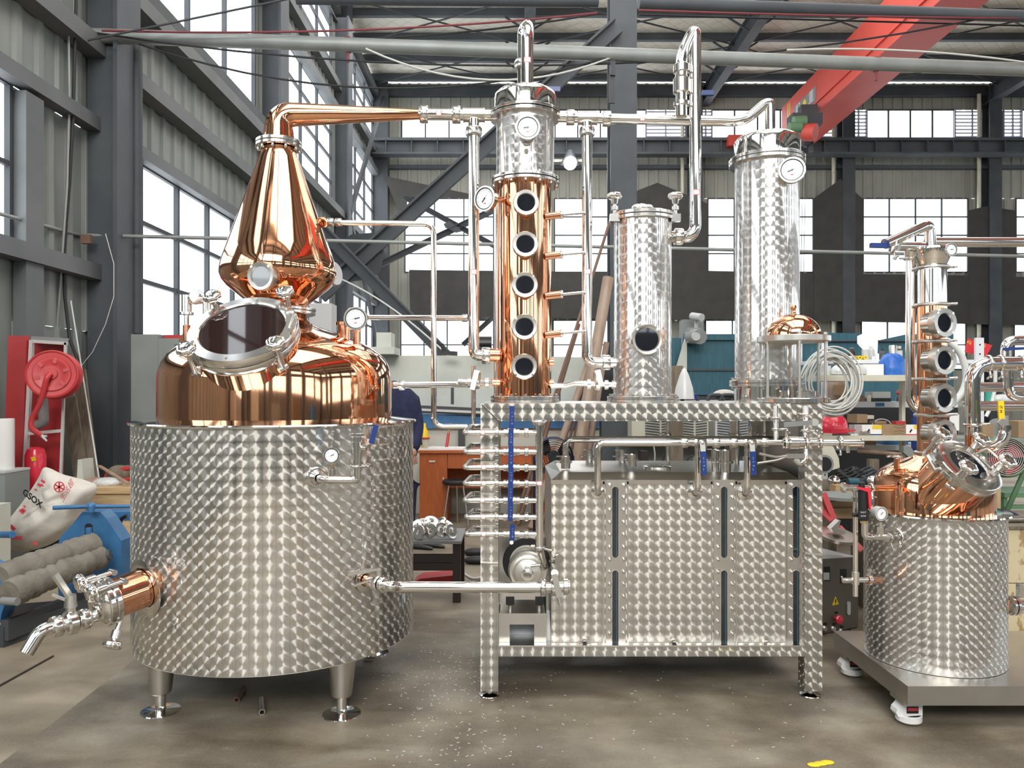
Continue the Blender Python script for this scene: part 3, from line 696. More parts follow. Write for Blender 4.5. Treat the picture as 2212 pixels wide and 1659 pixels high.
# manway
mc = V((-1.212,3.452,1.787)); mn = V((-.03,-.655,.75)).normalized()
mw = part('manway', MB().lathe([(.31,-.46),(.262,-.38),(.238,-.30),(.226,-.2),(.222,-.03)], mc, mn, 64), 'copper', still, 'tilted copper manway neck')
rg = MB().lathe([(.222,-.085),(.240,-.085),(.243,-.078),(.243,-.052),(.240,-.046),(.234,-.045),(.234,-.043),(.240,-.042),(.246,-.036),(.246,-.012),(.240,-.002),(.196,.0),(.190,-.006),(.188,-.03)], mc, mn, 80)
part('ring', rg, 'steel', mw, 'polished steel ring')
part('glass', MB().ringbar(mc-mn*.016, mn, .196, .012, n=64), 'manglass', mw, 'large round dark glass')
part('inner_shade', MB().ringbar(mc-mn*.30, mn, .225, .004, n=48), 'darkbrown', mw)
X_, Y_, D_ = frame_of(mn)
for k in range(6): part('ring_bolt', MB().lathe([(.007,0),(.007,.006),(0,.007)], mc-mn*.002+(X_*math.cos(k*math.pi/3+.5)+Y_*math.sin(k*math.pi/3+.5))*.217, mn, 10), 'satin', mw)
def mang(a): return X_*math.cos(math.radians(a))+Y_*math.sin(math.radians(a))
# knobs sit where the photo shows them
def knobdir(px, py):
    best = min(range(0,360,3), key=lambda a: (lambda q: (CX+F*q.x/q.y-px)**2+(HY-F*(q.z-CZ)/q.y-py)**2)(mc+mang(a)*.268+mn*.03)); return mang(best)
for px_, py_ in ((458,634),(617,634),(414,745),(592,738)):
    k = knobdir(px_, py_); c = mc+k*.268
    kb = part('clamp_knob', star(c+mn*.040, mn, .044, .036), 'mirror', mw, 'wavy polished clamp knob')
    part('swing_bolt', MB().cyl(c-mn*.10, c+mn*.03, .011, n=12).cyl(c-mn*.10-k.cross(mn)*.022, c-mn*.10+k.cross(mn)*.022, .012, n=12).box(c-mn*.095-k*.018, (.02,.02,.03)).cyl(c+mn*.004, c+mn*.022, .018, n=16), 'steel', kb)
k = knobdir(640,690); c = mc+k*.235
part('handle', MB().tube(bend([c+mn*.0-k.cross(mn)*.055, c+mn*.035-k.cross(mn)*.05, c+mn*.035+k.cross(mn)*.05, c+k.cross(mn)*.055], .02), .006, 10), 'steel', mw)
# thermometer on the shoulder
gc = P(768,688,3.74)
gauge(still, gc, (.18,-1,-.02), W(25,3.74), 192)
part('thermowell', MB().cyl(gc+V((0,.02,-.055)), gc+V((0,.02,-.125)), .016, n=16).cyl(gc+V((0,.02,-.045)), gc+V((0,.02,-.065)), .022, n=16), 'copper2', still)
nz = P(743,722,3.86)
part('top_nozzle', MB().cyl(nz-V((0,0,.05)), nz+V((0,0,.05)), .030, n=24).ringbar(nz+V((0,0,.053)), (0,0,1), .042, .014, n=24), 'copper2', still, 'short capped copper nozzle')
# relief valve on the left of the manway
rv = V((-1.56,3.86,1.70)); q = P(403,665,3.75)
part('relief_valve', MB().cyl(q+V((0,0,-.09)), q+V((0,0,-.03)), .012, n=16).ringbar(q+V((0,0,-.028)), (0,0,1), .034, .012, n=24).cyl(q+V((0,0,-.02)), q+V((0,0,.062)), .024, n=24).cyl(q+V((.06,-.02,.055)), q+V((.03,.03,.055)), .036, n=24).cyl(q+V((.0,.0,.03)), q+V((.1,0,.03)), .012, n=14).cyl(q+V((.10,0,-.05)), q+V((.10,0,.05)), .02, n=18).ringbar(q+V((.10,0,.06)), (0,0,1), .04, .008, n=24), 'steel', still, 'cluster of polished relief valve fittings')
part('valve_foot', MB().cyl(q+V((0,0,-.16)), q+V((0,0,-.085)), .017, n=16).cyl(q+V((.10,0,-.22)), q+V((.10,0,-.05)), .02, n=16).prism([(-.05,-.16),(.02,-.2),(.06,-.12),(0,-.08)], q+V((0,.02,0)), (1,0,0), (0,0,1), -.03), 'copper2', still)
# left discharge
az = V((-.6,-.8,0)); o0 = V((AX,AY,0))+az*(TR-.02); o0.z = PZ(1264,3.43); dd = V((-.6,-.8,-.16)).normalized()
e0 = o0+dd*.185
dc = part('discharge_tube', MB().cyl(o0-dd*.05, e0, .086, n=48), 'copper2', still, 'wide copper discharge tube')
part('collar', MB().lathe([(.088,.0),(.125,.004),(.128,.008),(.122,.012),(.09,.012)], o0+dd*.03, dd, 48), 'steel', dc)
part('door_flange', MB().ringbar(e0+dd*.006, dd, .101, .026, n=48, bev=.004).ringbar(e0+dd*.034, dd, .102, .026, n=48, bev=.004).lathe([(.09,.047),(.085,.058),(.06,.074),(.03,.082),(0,.084)], e0, dd, 40), 'steel', dc, 'bright hinged flange door')
X_, Y_, D_ = frame_of(dd)
for s_, (a, b) in enumerate(((.075,.085),(-.02,.11),(.09,-.095))):
    lat = V((.8,-.6,0)); c = e0+dd*.06+lat*a+V((0,0,b))
    if s_ == 2: c = e0+V((.035,-.02,-.125)); kd = V((-.1,-.45,-.9)).normalized()
    else: kd = dd
    kb = part('clamp_knob', star(c+kd*.06, kd, .040, .036), 'mirror', dc)
    part('swing_bolt', MB().cyl(c-kd*.07, c+kd*.05, .011, n=12).cyl(c+kd*.0, c+kd*.035, .019, n=16).cyl(c-kd*.075-lat*.02, c-kd*.075+lat*.02, .013, n=12), 'steel', kb)
p0 = e0+dd*.055+V((0,0,-.045)); p1 = p0+V((-.6,-.8,-.04)).normalized()*.30; ax = (p1-p0).normalized()
sp = MB().tube([p0, p0+ax*.18], .026, 24)
sp.tube(bend([p0+ax*.17, p0+ax*.225, p0+ax*.275+V((0,0,-.075))], .07), .027, 24, caps=False)
spo = part('spout', sp, 'mirror', dc, 'polished bent drain spout')
part('union_nut', union(union(MB(), p0+ax*.055, ax, .028, .034), p0+ax*.165, ax, .028, .036), 'steel', spo)
part('valve_body', MB().ringbar(p0+ax*.11, ax, .05, .045, n=32, bev=.008).cyl(p0+ax*.11, p0+ax*.11+V((0,0,.085)), .022, .017, n=20), 'steel', spo)
h0 = p0+ax*.11+V((0,0,.085))
part('lever', MB().beam(h0+V((.01,0,.0)), h0+V((-.055,-.015,.115)), .034, .012, (1,0,.5)).cyl(h0-V((0,0,.02)), h0+V((0,0,.03)), .026, .02, n=16).beam(h0+V((0,0,.0)), h0+V((-.065,-.02,.035)), .018, .008), 'satin', spo, 'flat steel valve lever')
# filling and pressure gauge assembly on the front right
hp = cylhit(683, AX, AY, TR); n_ = (hp-V((AX,AY,0))).normalized(); hp.z = PZ(1031,hp.y)
inl = part('inlet', MB().ringbar(hp+n_*.006, n_, .046, .016, n=40, bev=.004).lathe([(.034,.014),(.026,.022),(.018,.04)], hp, n_, 32), 'steel', still, 'round inlet boss')
a0 = hp+n_*.0; a1 = hp+n_*.07+V((.01,0,-.004)); a2 = P(750,1036,a1.y+.02); a3 = P(771,1010,a1.y+.03)
part('inlet_pipe', MB().tube(bend([a0, a1, P(760,1037,a1.y+.02), P(771,1037,a1.y+.03), a3, P(771,985,a1.y+.03)], .06), .018, 20), 'steel', inl)
part('clamp', clampring(MB(), P(771,1007,a1.y+.03), (0,0,1), .026, .012, (1,-.3,0)), 'steel', inl)
yv = a1.y+.03
part('relief_valve', MB().cyl(P(771,992,yv), P(771,980,yv), .018, n=20).cyl(P(771,980,yv), P(771,955,yv), .023, n=24).cyl(P(771,955,yv), P(771,944,yv), .017, n=20).ringbar(P(771,939,yv), (0,0,1), .033, .008, n=28).cyl(P(771,967,yv), P(792,968,yv-.01), .010, n=14), 'steel', inl)
lv0 = P(790,966,yv-.012)
part('lever', MB().tube([lv0, P(795,960,yv-.02), P(806,954,yv-.02), P(812,935,yv-.02)], .006, 10), 'steel', inl)
part('lever_grip', MB().beam(P(802,958,yv-.02), P(813,918,yv-.02), .012, .022, (1,0,.3)), 'bluegrip', inl, 'blue lever grip')
ga = P(716,984,a1.y)
part('gauge_stem', MB().cyl(P(716,1030,a1.y+.005), P(716,1004,a1.y+.005), .008, n=14).cyl(P(716,1028,a1.y+.005), P(716,1014,a1.y+.005), .0115, n=8), 'steel', inl); part('brass_nut', MB().cyl(P(716,1009,a1.y+.005), P(716,1003,a1.y+.005), .0092, n=8), 'brass', inl)
gauge(still, ga, (.12,-1,0), W(17,a1.y), 205, redmark=False)
# coil of sampling wire at rim
# drain outlet on the right front
hd = cylhit(786, AX, AY, TR); nd = (hd-V((AX,AY,0))).normalized(); hd.z = PZ(1252,hd.y)
dr = part('drain', MB().cyl(hd-nd*.02, hd+nd*.05, .026, n=24), 'copper2', still, 'copper drain stub')
part('collar', MB().lathe([(.028,0),(.052,.003),(.054,.006),(.03,.010)], hd+nd*.002, nd, 32), 'steel', dr)
d1 = hd+nd*.05
part('valve_body', MB().ringbar(d1+nd*.02, nd, .034, .03, n=28, bev=.005).ringbar(d1+nd*.055, nd, .038, .026, n=28, bev=.005).ringbar(d1+nd*.09, nd, .036, .026, n=28, bev=.004), 'steel', dr)
hv = d1+nd*.055
part('lever', MB().cyl(hv, hv+V((0,0,.062)), .015, n=18).beam(hv+V((.01,0,.068)), hv+V((-.135,-.02,.045)), .028, .010).beam(hv+V((0,0,.03)), hv+V((-.105,-.02,-.005)), .018, .008), 'satin', dr, 'flat steel valve lever')
# ---------------------------------------------------------------- copper helmet
hel = thing('still_helmet', 'tall polished copper cone helmet bolted above the large still', 'still head', onax(1.911))
hp_ = [(.140,1.925),(.141,1.938),(.150,1.952),(.175,1.972),(.215,2.005),(.255,2.038),(.281,2.068),(.293,2.100),(.292,2.13),(.285,2.165),(.262,2.232)]
ft = 2.735; n_s = 14
hp_ += [(.262+(.088-.262)*k/n_s, 2.232+(ft-2.232)*k/n_s) for k in range(1, n_s+1)]
hp_ += [(.085,2.752)]
hp_ = [(r_, t_-1.911) for r_, t_ in hp_]
part('cone', MB().lathe(hp_, onax(1.911), n=96), 'copper', hel)
fb = MB().ringbar(onax(1.920), (0,0,1), .187, .016, .12, 48, .003); part('bottom_flange', fb, 'steel', hel, 'bright lower flange')
ftp = MB().ringbar(onax(2.765), (0,0,1), .116, .018, .07, 40, .003); boltring(ftp, onax(2.756), (0,0,-1), .10, 10, .007, .02); part('top_flange', ftp, 'steel', hel, 'bright top flange')
sd = V((-.20,-.97,-.06)).normalized(); scn = P(563,596,3.665)
sight(hel, scn, sd, W(31,3.66), W(21,3.66), .09, 'copper2', 'glassgrey', 'satin')
# side port behind at right
sp0 = P(722,592,4.05); sdn = V((.75,-.35,.05)).normalized()
part('side_port', MB().cyl(sp0-sdn*.14, sp0, .05, n=32).ringbar(sp0, sdn, .062, .02, n=32, bev=.004), 'satin', hel, 'grey side port disc')
so = P(690,480,4.0); 
part('reflux_stub', MB().tube([P(672,484,4.02), P(700,480,3.98)], .026, 20), 'copper2', hel, 'copper side stub')
# ---------------------------------------------------------------- lyne arm
la = thing('swan_neck', 'tapering copper swan neck running from the still helmet to the column', 'pipe', onax(2.775))
pts = [onax(2.776), onax(2.83)]; c0 = onax(2.83)
L0 = V((AX,AY,2.83)); c1 = V((AX,AY,PZ(252,3.98))); e = P(912,247,4.12)
pl_ = bend([onax(2.775), c1+V((.0,0,.01)), e], .17, 14)
tot = sum((pl_[i+1]-pl_[i]).length for i in range(len(pl_)-1)); s_ = 0; rs = []
for i, p in enumerate(pl_):
    if i: s_ += (pl_[i]-pl_[i-1]).length
    t_ = s_/tot; rs.append(.082-.030*min(1, t_/.32) if t_ < .32 else .052-.026*(t_-.32)/.68)
part('arm', MB().tube(pl_, rs, 40, caps=False), 'copper', la)
part('flange', MB().ringbar(onax(2.784), (0,0,1), .116, .018, .06, 40, .003), 'steel', la, 'bright flange plate')
# ================================================================ columns on the steel stand
YC = 4.15
FT = 1.440   # stand top
XK = PX(1134.5,YC); XM = PX(1388,YC); XT = PX(1656.5,YC)
col = thing('copper_column', 'copper rectifying column with five round sight glasses and checkered steel top', 'column', (XK,YC,FT+.001))
ck = lambda z: V((XK,YC,z))
zA, zB = FT+.034, PZ(401,YC); rK = .1405
bf = MB().ringbar(ck(FT+.009), (0,0,1), .186, .016, n=56, bev=.002).ringbar(ck(FT+.027), (0,0,1), .186, .015, n=56, bev=.002); boltring(bf, ck(FT+.034), (0,0,1), .168, 14, .009, .012)
part('base_flange', bf, 'steel', col, 'bright double base flange')
part('column_body', MB().lathe([(rK,zA),(rK,zB)], ck(0), n=72), 'copper', col, 'polished copper column body')
ff = MB().ringbar(ck(PZ(399,YC)), (0,0,1), .186, .016, n=56, bev=.002).ringbar(ck(PZ(391,YC)), (0,0,1), .186, .016, n=56, bev=.002)
boltring(ff, ck(PZ(388,YC)), (0,0,1), .17, 14, .009, .012); boltring(ff, ck(PZ(402,YC)), (0,0,-1), .17, 14, .009, .014); part('middle_flange', ff, 'steel', col, 'bright bolted flange')
zC, zD = PZ(388,YC), PZ(259,YC); rD = .156
part('cooler_shell', MB().lathe([(rD,0),(rD,zD-zC)], ck(zC), n=72, rref=rD), 'perl_soft', col, 'checkered steel cooler shell')
tf = MB().ringbar(ck(PZ(256,YC)), (0,0,1), .190, .018, n=56, bev=.002).ringbar(ck(PZ(247.5,YC)), (0,0,1), .190, .016, n=56, bev=.002); part('top_flange', tf, 'steel', col, 'bright top flange')
z0_ = PZ(243,YC)
part('cap', MB().lathe([(.168,z0_),(.168,z0_+.075),(.163,z0_+.092),(.148,z0_+.105),(.08,z0_+.112),(0,z0_+.113)], ck(0), n=64), 'mirror', col, 'mirror polished cap')
gauge(col, P(1140,275,YC-.21), (0,-1,.02), W(26,YC-.21), 8)
part('gauge_pocket', MB().cyl(P(1140,275,YC-.20), P(1140,275,YC-.1), .014, n=14), 'steel', col)
part('drip_plug', MB().cyl(P(1137,326,YC-.166), P(1137,326,YC-.14), .012, n=16), 'satin', col)
for k, (a, b) in enumerate(((1136.5,437),(1135,527),(1134,615),(1133,706),(1132.5,792))):
    y_ = YC-.195; d_ = V((.03,-1,-.0))
    sight(col, P(a, b, y_), d_, W(27.5,y_), W(18,y_), .085)
gd = V((-.55,-.83,-.05)).normalized(); gq = P(1047,429,YC-.12)
gauge(col, gq, gd, W(27,YC-.12), 48)
part('gauge_arm', MB().cyl(gq+V((.02,.02,0)), P(1102,433,YC-.06), .012, n=14).cyl(P(1083,431,YC-.08), P(1104,433,YC-.05), .017, n=16), 'copper2', col)
for b in (463,549,635,719):
    st_ = part('sample_stub', MB().cyl(P(1176,b+5,YC-.09), P(1212,b+1,YC-.07), .019, n=20), 'copper2', col, 'copper sample stub')
    part('nut', union(MB(), P(1213,b+1,YC-.07), (1,0,.05), .014, .016), 'steel', st_)
    part('level_rod', MB().cyl(P(1214,b+1,YC-.07), P(1258,b-3,YC-.05), .0075, n=12).sphere(P(1259,b-3,YC-.05), .010), 'steel', st_)
for b in (782,828): part('side_nut', MB().cyl(P(1180,b,YC-.04), P(1196,b,YC-.04), .02, n=18), 'copper2', col)
zb = PZ(829,YC); part('feed_stub', MB().cyl(P(1060,PX(0,1) and 826,YC-.02), P(1085,826,YC-.02), .018, n=18), 'copper2', col)
part('vapour_stub', MB().cyl(P(1052,767,YC), P(1085,767,YC), .036, n=24), 'copper2', col, 'copper vapour stub')
# ---- pipes round the copper column
def pipe(name, pts, r, label, mt='mirror', rad=.05, unions=(), sticker=(), extra=None, tee=()):
    pts = [V(p) for p in pts]; t = thing(name, label, 'pipe', pts[0])
    part('tube', MB().tube(bend(pts, rad, 9), r, 20), mt, t)
    for c, d in unions: part('union_nut', union(MB(), c, d, r, .045 if r > .02 else .03), 'steel', t)
    for c, d, nn in sticker:
        s_ = part('sticker', patch(c, d, r*1.012, 34, .030), 'pink', t, 'small red edged paper sticker'); part('paper', patch(c, d, r*1.024, 27, .022), 'paper', s_)
    for c, d, rr, L in tee: part('tee', MB().cyl(V(c)-V(d)*L/2, V(c)+V(d)*L/2, rr, n=24).ringbar(V(c)-V(d)*L/2, d, rr*1.06, .006).ringbar(V(c)+V(d)*L/2, d, rr*1.06, .006), 'satin', t)
    return t
U = V((0,0,1)); RX = V((1,0,0))
pipe('vapour_pipe', [P(913,247,4.12), P(1074,249,YC-.01)], .031, 'steel vapour pipe joining copper swan neck to column top', unions=[(P(916,247,4.12),RX),(P(986,248,4.13),RX)], sticker=[(P(949,247.5,4.12),RX,1)], tee=[(P(1024,248.5,4.14),RX,.038,.11)])
yv = YC-.02
pipe('downcomer_pipe', [P(1023.5,258,yv), P(1023.5,768,yv), P(1052,768,yv)], .029, 'vertical steel pipe standing left of the copper column', unions=[(P(1023.5,285,yv),U),(P(1050,768,yv),RX)], sticker=[(P(1024,589,yv),U,1)], rad=.055)
pipe('crossover_pipe', [P(1205,253,YC), P(1330,257,YC), P(1608,263,YC), P(1650,226,YC), P(1663.5,222,YC), P(1663.5,288,YC)], .027, 'steel pipe crossing from column top to tall condenser cap', unions=[(P(1232,254,YC),RX),(P(1310,257,YC),RX)], sticker=[(P(1386,259,YC),RX,1)], tee=[(P(1269,255,YC),RX,.036,.10)], rad=.07)
pipe('downcomer_pipe', [P(1268,265,yv), P(1268,783,yv), P(1332,783,yv)], .0275, 'vertical steel pipe standing right of the copper column', unions=[(P(1268,285,yv),U),(P(1309,783,yv),RX)], sticker=[(P(1269,588,yv),U,1)], rad=.055)
pipe('water_pipe', [P(1074,385,YC+.1), P(1074,862,YC+.1)], .018, 'slim steel pipe right behind the copper column at its left side', 'steel')
ct = YC+.06
t_ = pipe('vent_pipe', [P(1139,200,YC), P(1139,60,YC), P(1139,56,ct+.12), P(1130,66,ct+.2), P(1130,198,ct+.2)], .033, 'inverted steel vent pipe rising from the column cap to the roof', rad=.07, sticker=[(P(1139,134,YC),U,1)], unions=[(P(1130,140,ct+.2),U)])
part('collar', MB().lathe([(.05,0),(.046,.012),(.034,.02)], P(1139,201,YC), U, 28), 'steel', t_)
part('valve_lever', MB().beam(P(1157,193,YC+.2), P(1210,194,YC+.2), .03, .026), 'bluegrip', t_, 'blue lever grip'); part('valve_body', MB().cyl(P(1130,193,YC+.2), P(1160,193,YC+.2), .02, n=14), 'steel', t_)
yq = YC-.02
t_ = pipe('reflux_pipe', [P(1472,252,yq), P(1472,120,yq), P(1502,58,yq), P(1502,495,yq), P(1490,512,yq), P(1448,512,yq+.05)], .031, 'tall steel pipe looping down into the checkered middle column', rad=.06, sticker=[(P(1502,418,yq),U,1)], unions=[(P(1466,512,yq+.03),RX)])
part('non_return_valve', MB().cyl(P(1472,245,yq), P(1472,232,yq), .022, n=20).lathe([(.022,0),(.042,.01),(.042,.028),(.03,.034),(.03,.07),(.045,.08),(.045,.15),(.033,.165),(.033,.185),(.044,.19),(.044,.225),(.028,.24)], P(1472,232,yq), U, 24), 'steel', t_)
part('valve_lever', MB().beam(P(1516,201,yq+.05), P(1541,201,yq+.05), .02, .026), 'bluegrip', t_, 'blue lever grip')
# ---- middle checkered column
mid = thing('gin_column', 'checkered steel middle column with star-knob lid and one sight glass', 'column', (XM,YC,FT+.001)); cm = lambda z: V((XM,YC,z))
bf = MB().ringbar(cm(FT+.009), U, .190, .016, n=56, bev=.002).ringbar(cm(FT+.026), U, .190, .015, n=56, bev=.002); boltring(bf, cm(FT+.033), U, .172, 14, .009, .012); part('base_flange', bf, 'steel', mid)
zt = PZ(481,YC); rM = .1535
part('shell', MB().lathe([(rM,0),(rM,zt-FT-.03)], cm(FT+.033), n=72, rref=rM), 'perl_soft', mid, 'checkered steel shell')
lf = MB().ringbar(cm(zt+.010), U, .172, .018, n=56, bev=.002); part('collar', lf, 'steel', mid)
lid = part('lid', MB().ringbar(cm(zt+.032), U, .172, .020, n=56, bev=.003).ringbar(cm(zt+.043), U, .15, .006, n=48), 'steel', mid, 'flat bolted lid')
part('lid_handle', MB().tube(bend([cm(zt+.045)+V((-.055,0,0)), cm(zt+.092)+V((-.055,0,0)), cm(zt+.092)+V((.055,0,0)), cm(zt+.045)+V((.055,0,0))], .02), .0065, 10), 'steel', lid)
for a in (205,335,85):
    dx = V((math.cos(math.radians(a)), math.sin(math.radians(a)), 0))*.178; c = cm(zt+.02)+dx
    kb = part('clamp_knob', star(c+V((0,0,.105)), U, .040, .034), 'mirror', mid)
    part('swing_bolt', MB().cyl(c-V((0,0,.03)), c+V((0,0,.09)), .010, n=12).cyl(c+V((0,0,.03)), c+V((0,0,.05)), .019, n=14).cyl(c+V((0,0,.062)), c+V((0,0,.09)), .015, .02, n=14).box(c-V((0,0,.012)), (.05,.035,.04)), 'steel', kb)
sight(mid, P(1398,733,YC-.185), V((.06,-1,0)), W(33,YC-.185), W(24.5,YC-.185), .06, 'steel')
part('port', MB().cyl(P(1326,783,YC), P(1345,783,YC), .036, n=24), 'satin', mid)
part('bottom_port', MB().cyl(P(1322,831,YC-.02), P(1345,831,YC-.02), .022, n=20), 'satin', mid)
# ---- tall condenser
con = thing('tall_condenser', 'tallest checkered steel condenser column with mirror cap at right of stand', 'column', (XT,YC,FT+.001)); cc = lambda z: V((XT,YC,z)); rT = .167
zf = PZ(828,YC)
part('lower_drum', MB().lathe([(rT+.004,FT+.001),(rT+.004,zf-.014)], cc(0), n=72), 'mirror', con, 'mirror polished lower drum')
f_ = MB().ringbar(cc(zf+.009), U, .196, .016, n=56, bev=.002).ringbar(cc(zf-.009), U, .196, .016, n=56, bev=.002); boltring(f_, cc(zf+.017), U, .178, 14, .009, .014); boltring(f_, cc(zf-.017), -U, .178, 14, .009, .014)
part('lower_flange', f_, 'steel', con)
z1_ = PZ(358,YC)
part('shell', MB().lathe([(rT,0),(rT,z1_-zf-.016)], cc(zf+.016), n=72, rref=rT), 'perl_soft', con, 'checkered steel shell')
f_ = MB().ringbar(cc(z1_+.009), U, .197, .018, n=56, bev=.002).ringbar(cc(z1_+.029), U, .197, .018, n=56, bev=.002); part('top_flange', f_, 'steel', con)
z2_ = z1_+.038
part('cap', MB().lathe([(.172,0),(.172,.082),(.166,.10),(.15,.113),(.08,.12),(0,.121)], cc(z2_), n=64), 'mirror', con, 'mirror polished cap')
part('cap_collar', MB().ringbar(V((PX(1663.5,YC),YC,z2_+.128)), U, .05, .02, n=32, bev=.003), 'steel', con)
gauge(con, P(1711,367,YC-.2), V((-.30,-.95,.03)).normalized(), W(27.5,YC-.2), 22)
part('gauge_pocket', MB().cyl(P(1713,366,YC-.19), P(1700,366,YC-.08), .014, n=14), 'steel', con)
part('drip_plug', MB().cyl(P(1677,412,YC-.17), P(1677,412,YC-.14), .012, n=16), 'satin', con)
# ---------------------------------------------------------------- spirit safe
YS = 3.905; XS = PX(1714,YS); ss = thing('spirit_safe', 'glass spirit safe with copper dome lid on the right corner of stand', 'spirit safe', (XS,YS,FT+.001)); cs = lambda z: V((XS,YS,z))
part('base_plate', MB().ringbar(cs(FT+.014), U, .176, .024, n=56, bev=.003), 'steel', ss, 'round steel base plate')
zt = PZ(733,YS)
part('top_plate', MB().ringbar(cs(zt), U, .178, .030, n=56, bev=.003), 'satin', ss, 'round steel top plate')
dm = [(.137,zt+.014)]+[(.134*math.cos(math.radians(a)), zt+.016+.112*math.sin(math.radians(a))) for a in range(0,85,6)]+[(.012,zt+.128),(.010,zt+.145),(.012,zt+.158),(.016,zt+.163),(.012,zt+.172),(0,zt+.174)]
part('dome', MB().lathe(dm, cs(0), n=56), 'copper', ss, 'copper dome with small finial')
part('glass_cylinder', MB().lathe([(.126,FT+.026),(.126,zt-.015)], cs(0), n=56), 'glass', ss, 'clear glass cylinder')
for k in range(6):
    a = math.radians(20+60*k); p = V((math.cos(a), math.sin(a), 0))*.158
    part('tie_rod', MB().cyl(cs(FT+.026)+p, cs(zt+.03)+p, .0065, n=10).ringbar(cs(zt-.02)+p, U, .011, .010, n=6).ringbar(cs(zt+.022)+p, U, .011, .012, n=6).ringbar(cs(FT+.032)+p, U, .011, .010, n=6), 'satin', ss)
pc = cs(0)+V((.06,-.03,0))
part('parrot_tube', MB().lathe([(.045,FT+.03),(.045,FT+.23)], pc, n=32), 'glass', ss, 'small inner glass tube')
part('parrot_base', MB().ringbar(pc+V((0,0,FT+.045)), U, .052, .035, n=32, bev=.004), 'steel', ss)
part('inner_pipe', MB().tube([cs(zt-.02)+V((.03,0,0)), cs(zt-.12)+V((.03,0,0))], .014, 14), 'steel', ss)
# ================================================================ steel stand
YF, YBk = 3.75, 4.66; SX0, SX1 = PX(1038,YF), PX(1776.5,YF); LW = .086
sf = thing('steel_stand', 'rectangular checkered steel stand carrying the columns and tank', 'stand', ((SX0+SX1)/2,(YF+YBk)/2,0))
zl = .036; zb0, zb1 = PZ(909.5,YF), FT
part('top_beam', MB().box2((SX0,YF,zb0), (SX1,YF+.07,zb1)), 'perl_frame', sf, bevel=.004)
part('top_beam', MB().box2((SX0,YBk-.07,zb0), (SX1,YBk,zb1)), 'perl_frame', sf, bevel=.004)
for x in (SX0,SX1-.07): part('side_beam', MB().box2((x,YF+.07,zb0), (x+.07,YBk-.07,zb1)), 'satin', sf, bevel=.004)
part('top_plate', MB().box2((SX0+.005,YF+.005,FT-.006), (SX1-.005,YBk-.005,FT+.0005)), 'satin', sf, 'plain steel top plate')
for x, y in ((SX0,YF),(SX1-LW,YF),(SX0,YBk-LW),(SX1-LW,YBk-LW)):
    lg = part('leg', MB().box2((x,y,zl), (x+LW,y+LW,zb0-.0005)), 'perl_frame', sf, bevel=.004)
    c = V((x+LW/2,y+LW/2,0)); part('foot', MB().lathe([(0,0),(.052,0),(.053,.004),(.05,.008),(.018,.012),(.015,.014),(.015,.045)], c, n=28), 'steel', lg, 'round adjustable foot')
# mitred gusset at the upper left corner
g0 = V((SX0,YF-.002,FT)); part('corner_gusset', MB().beam(g0+V((.006,0,-.004)), g0+V((LW+.004,0,zb0-FT)), .003, .012, (0,-1,0)), 'mirror', sf)
zr0, zr1 = PZ(1419,YF), PZ(1395,YF)
part('lower_rail', MB().box2((SX0+LW,YF+.005,zr0), (SX1-LW,YF+.06,zr1)), 'perl_frame', sf, bevel=.003)
part('lower_rail', MB().box2((SX0+LW,YBk-.06,zr0), (SX1-LW,YBk-.005,zr1)), 'satin', sf)
for x in (SX0+.015,SX1-.07): part('lower_rail', MB().box2((x,YF+LW,zr0), (x+.055,YBk-LW,zr1)), 'satin', sf)
part('shelf_sheet', MB().box2((SX0+.02,YF+.004,zr1-.006), (SX1-.02,YBk-.03,zr1+.0004)), 'steel', sf)
part('side_sheet', MB().box2((SX1-.012,YF+LW,zr1), (SX1-.008,YBk-LW,zb0)), 'satin', sf, 'plain steel side sheet')
# ================================================================ water tank inside the stand
YT = 3.80; TX0, TX1 = PX(1191,YT), SX1-LW-.004; z0 = zr1+.001; zt = PZ(1037,YT)
wt = thing('storage_tank', 'three-chamber box tank of checkered steel with bolted sight strips', 'tank', ((TX0+TX1)/2,4.15,z0))
part('body', MB().box2((TX0,YT,z0), (TX1,YBk-.1,zt)), 'perl_tank', wt, bevel=.003)
zl2 = zt+.028; yb = YBk-.12
lidm = MB(); A = [V((TX0,YT,zt)),V((TX1,YT,zt)),V((TX1,yb,zt)),V((TX0,yb,zt))]; B = [V((TX0+.05,YT+.11,zl2)),V((TX1-.02,YT+.11,zl2)),V((TX1-.02,yb-.1,zl2+.01)),V((TX0+.05,yb-.1,zl2+.01))]
for i in range(4): lidm.poly([A[i],A[(i+1)%4],B[(i+1)%4],B[i]])
lidm.poly(B); part('sloped_lid', lidm, 'satin', wt, 'plain steel sloped lid')
part('front_flashing', MB().box2((TX0-.002,YT-.004,zt-.020), (TX1,YT,zt+.001)), 'steel', wt)
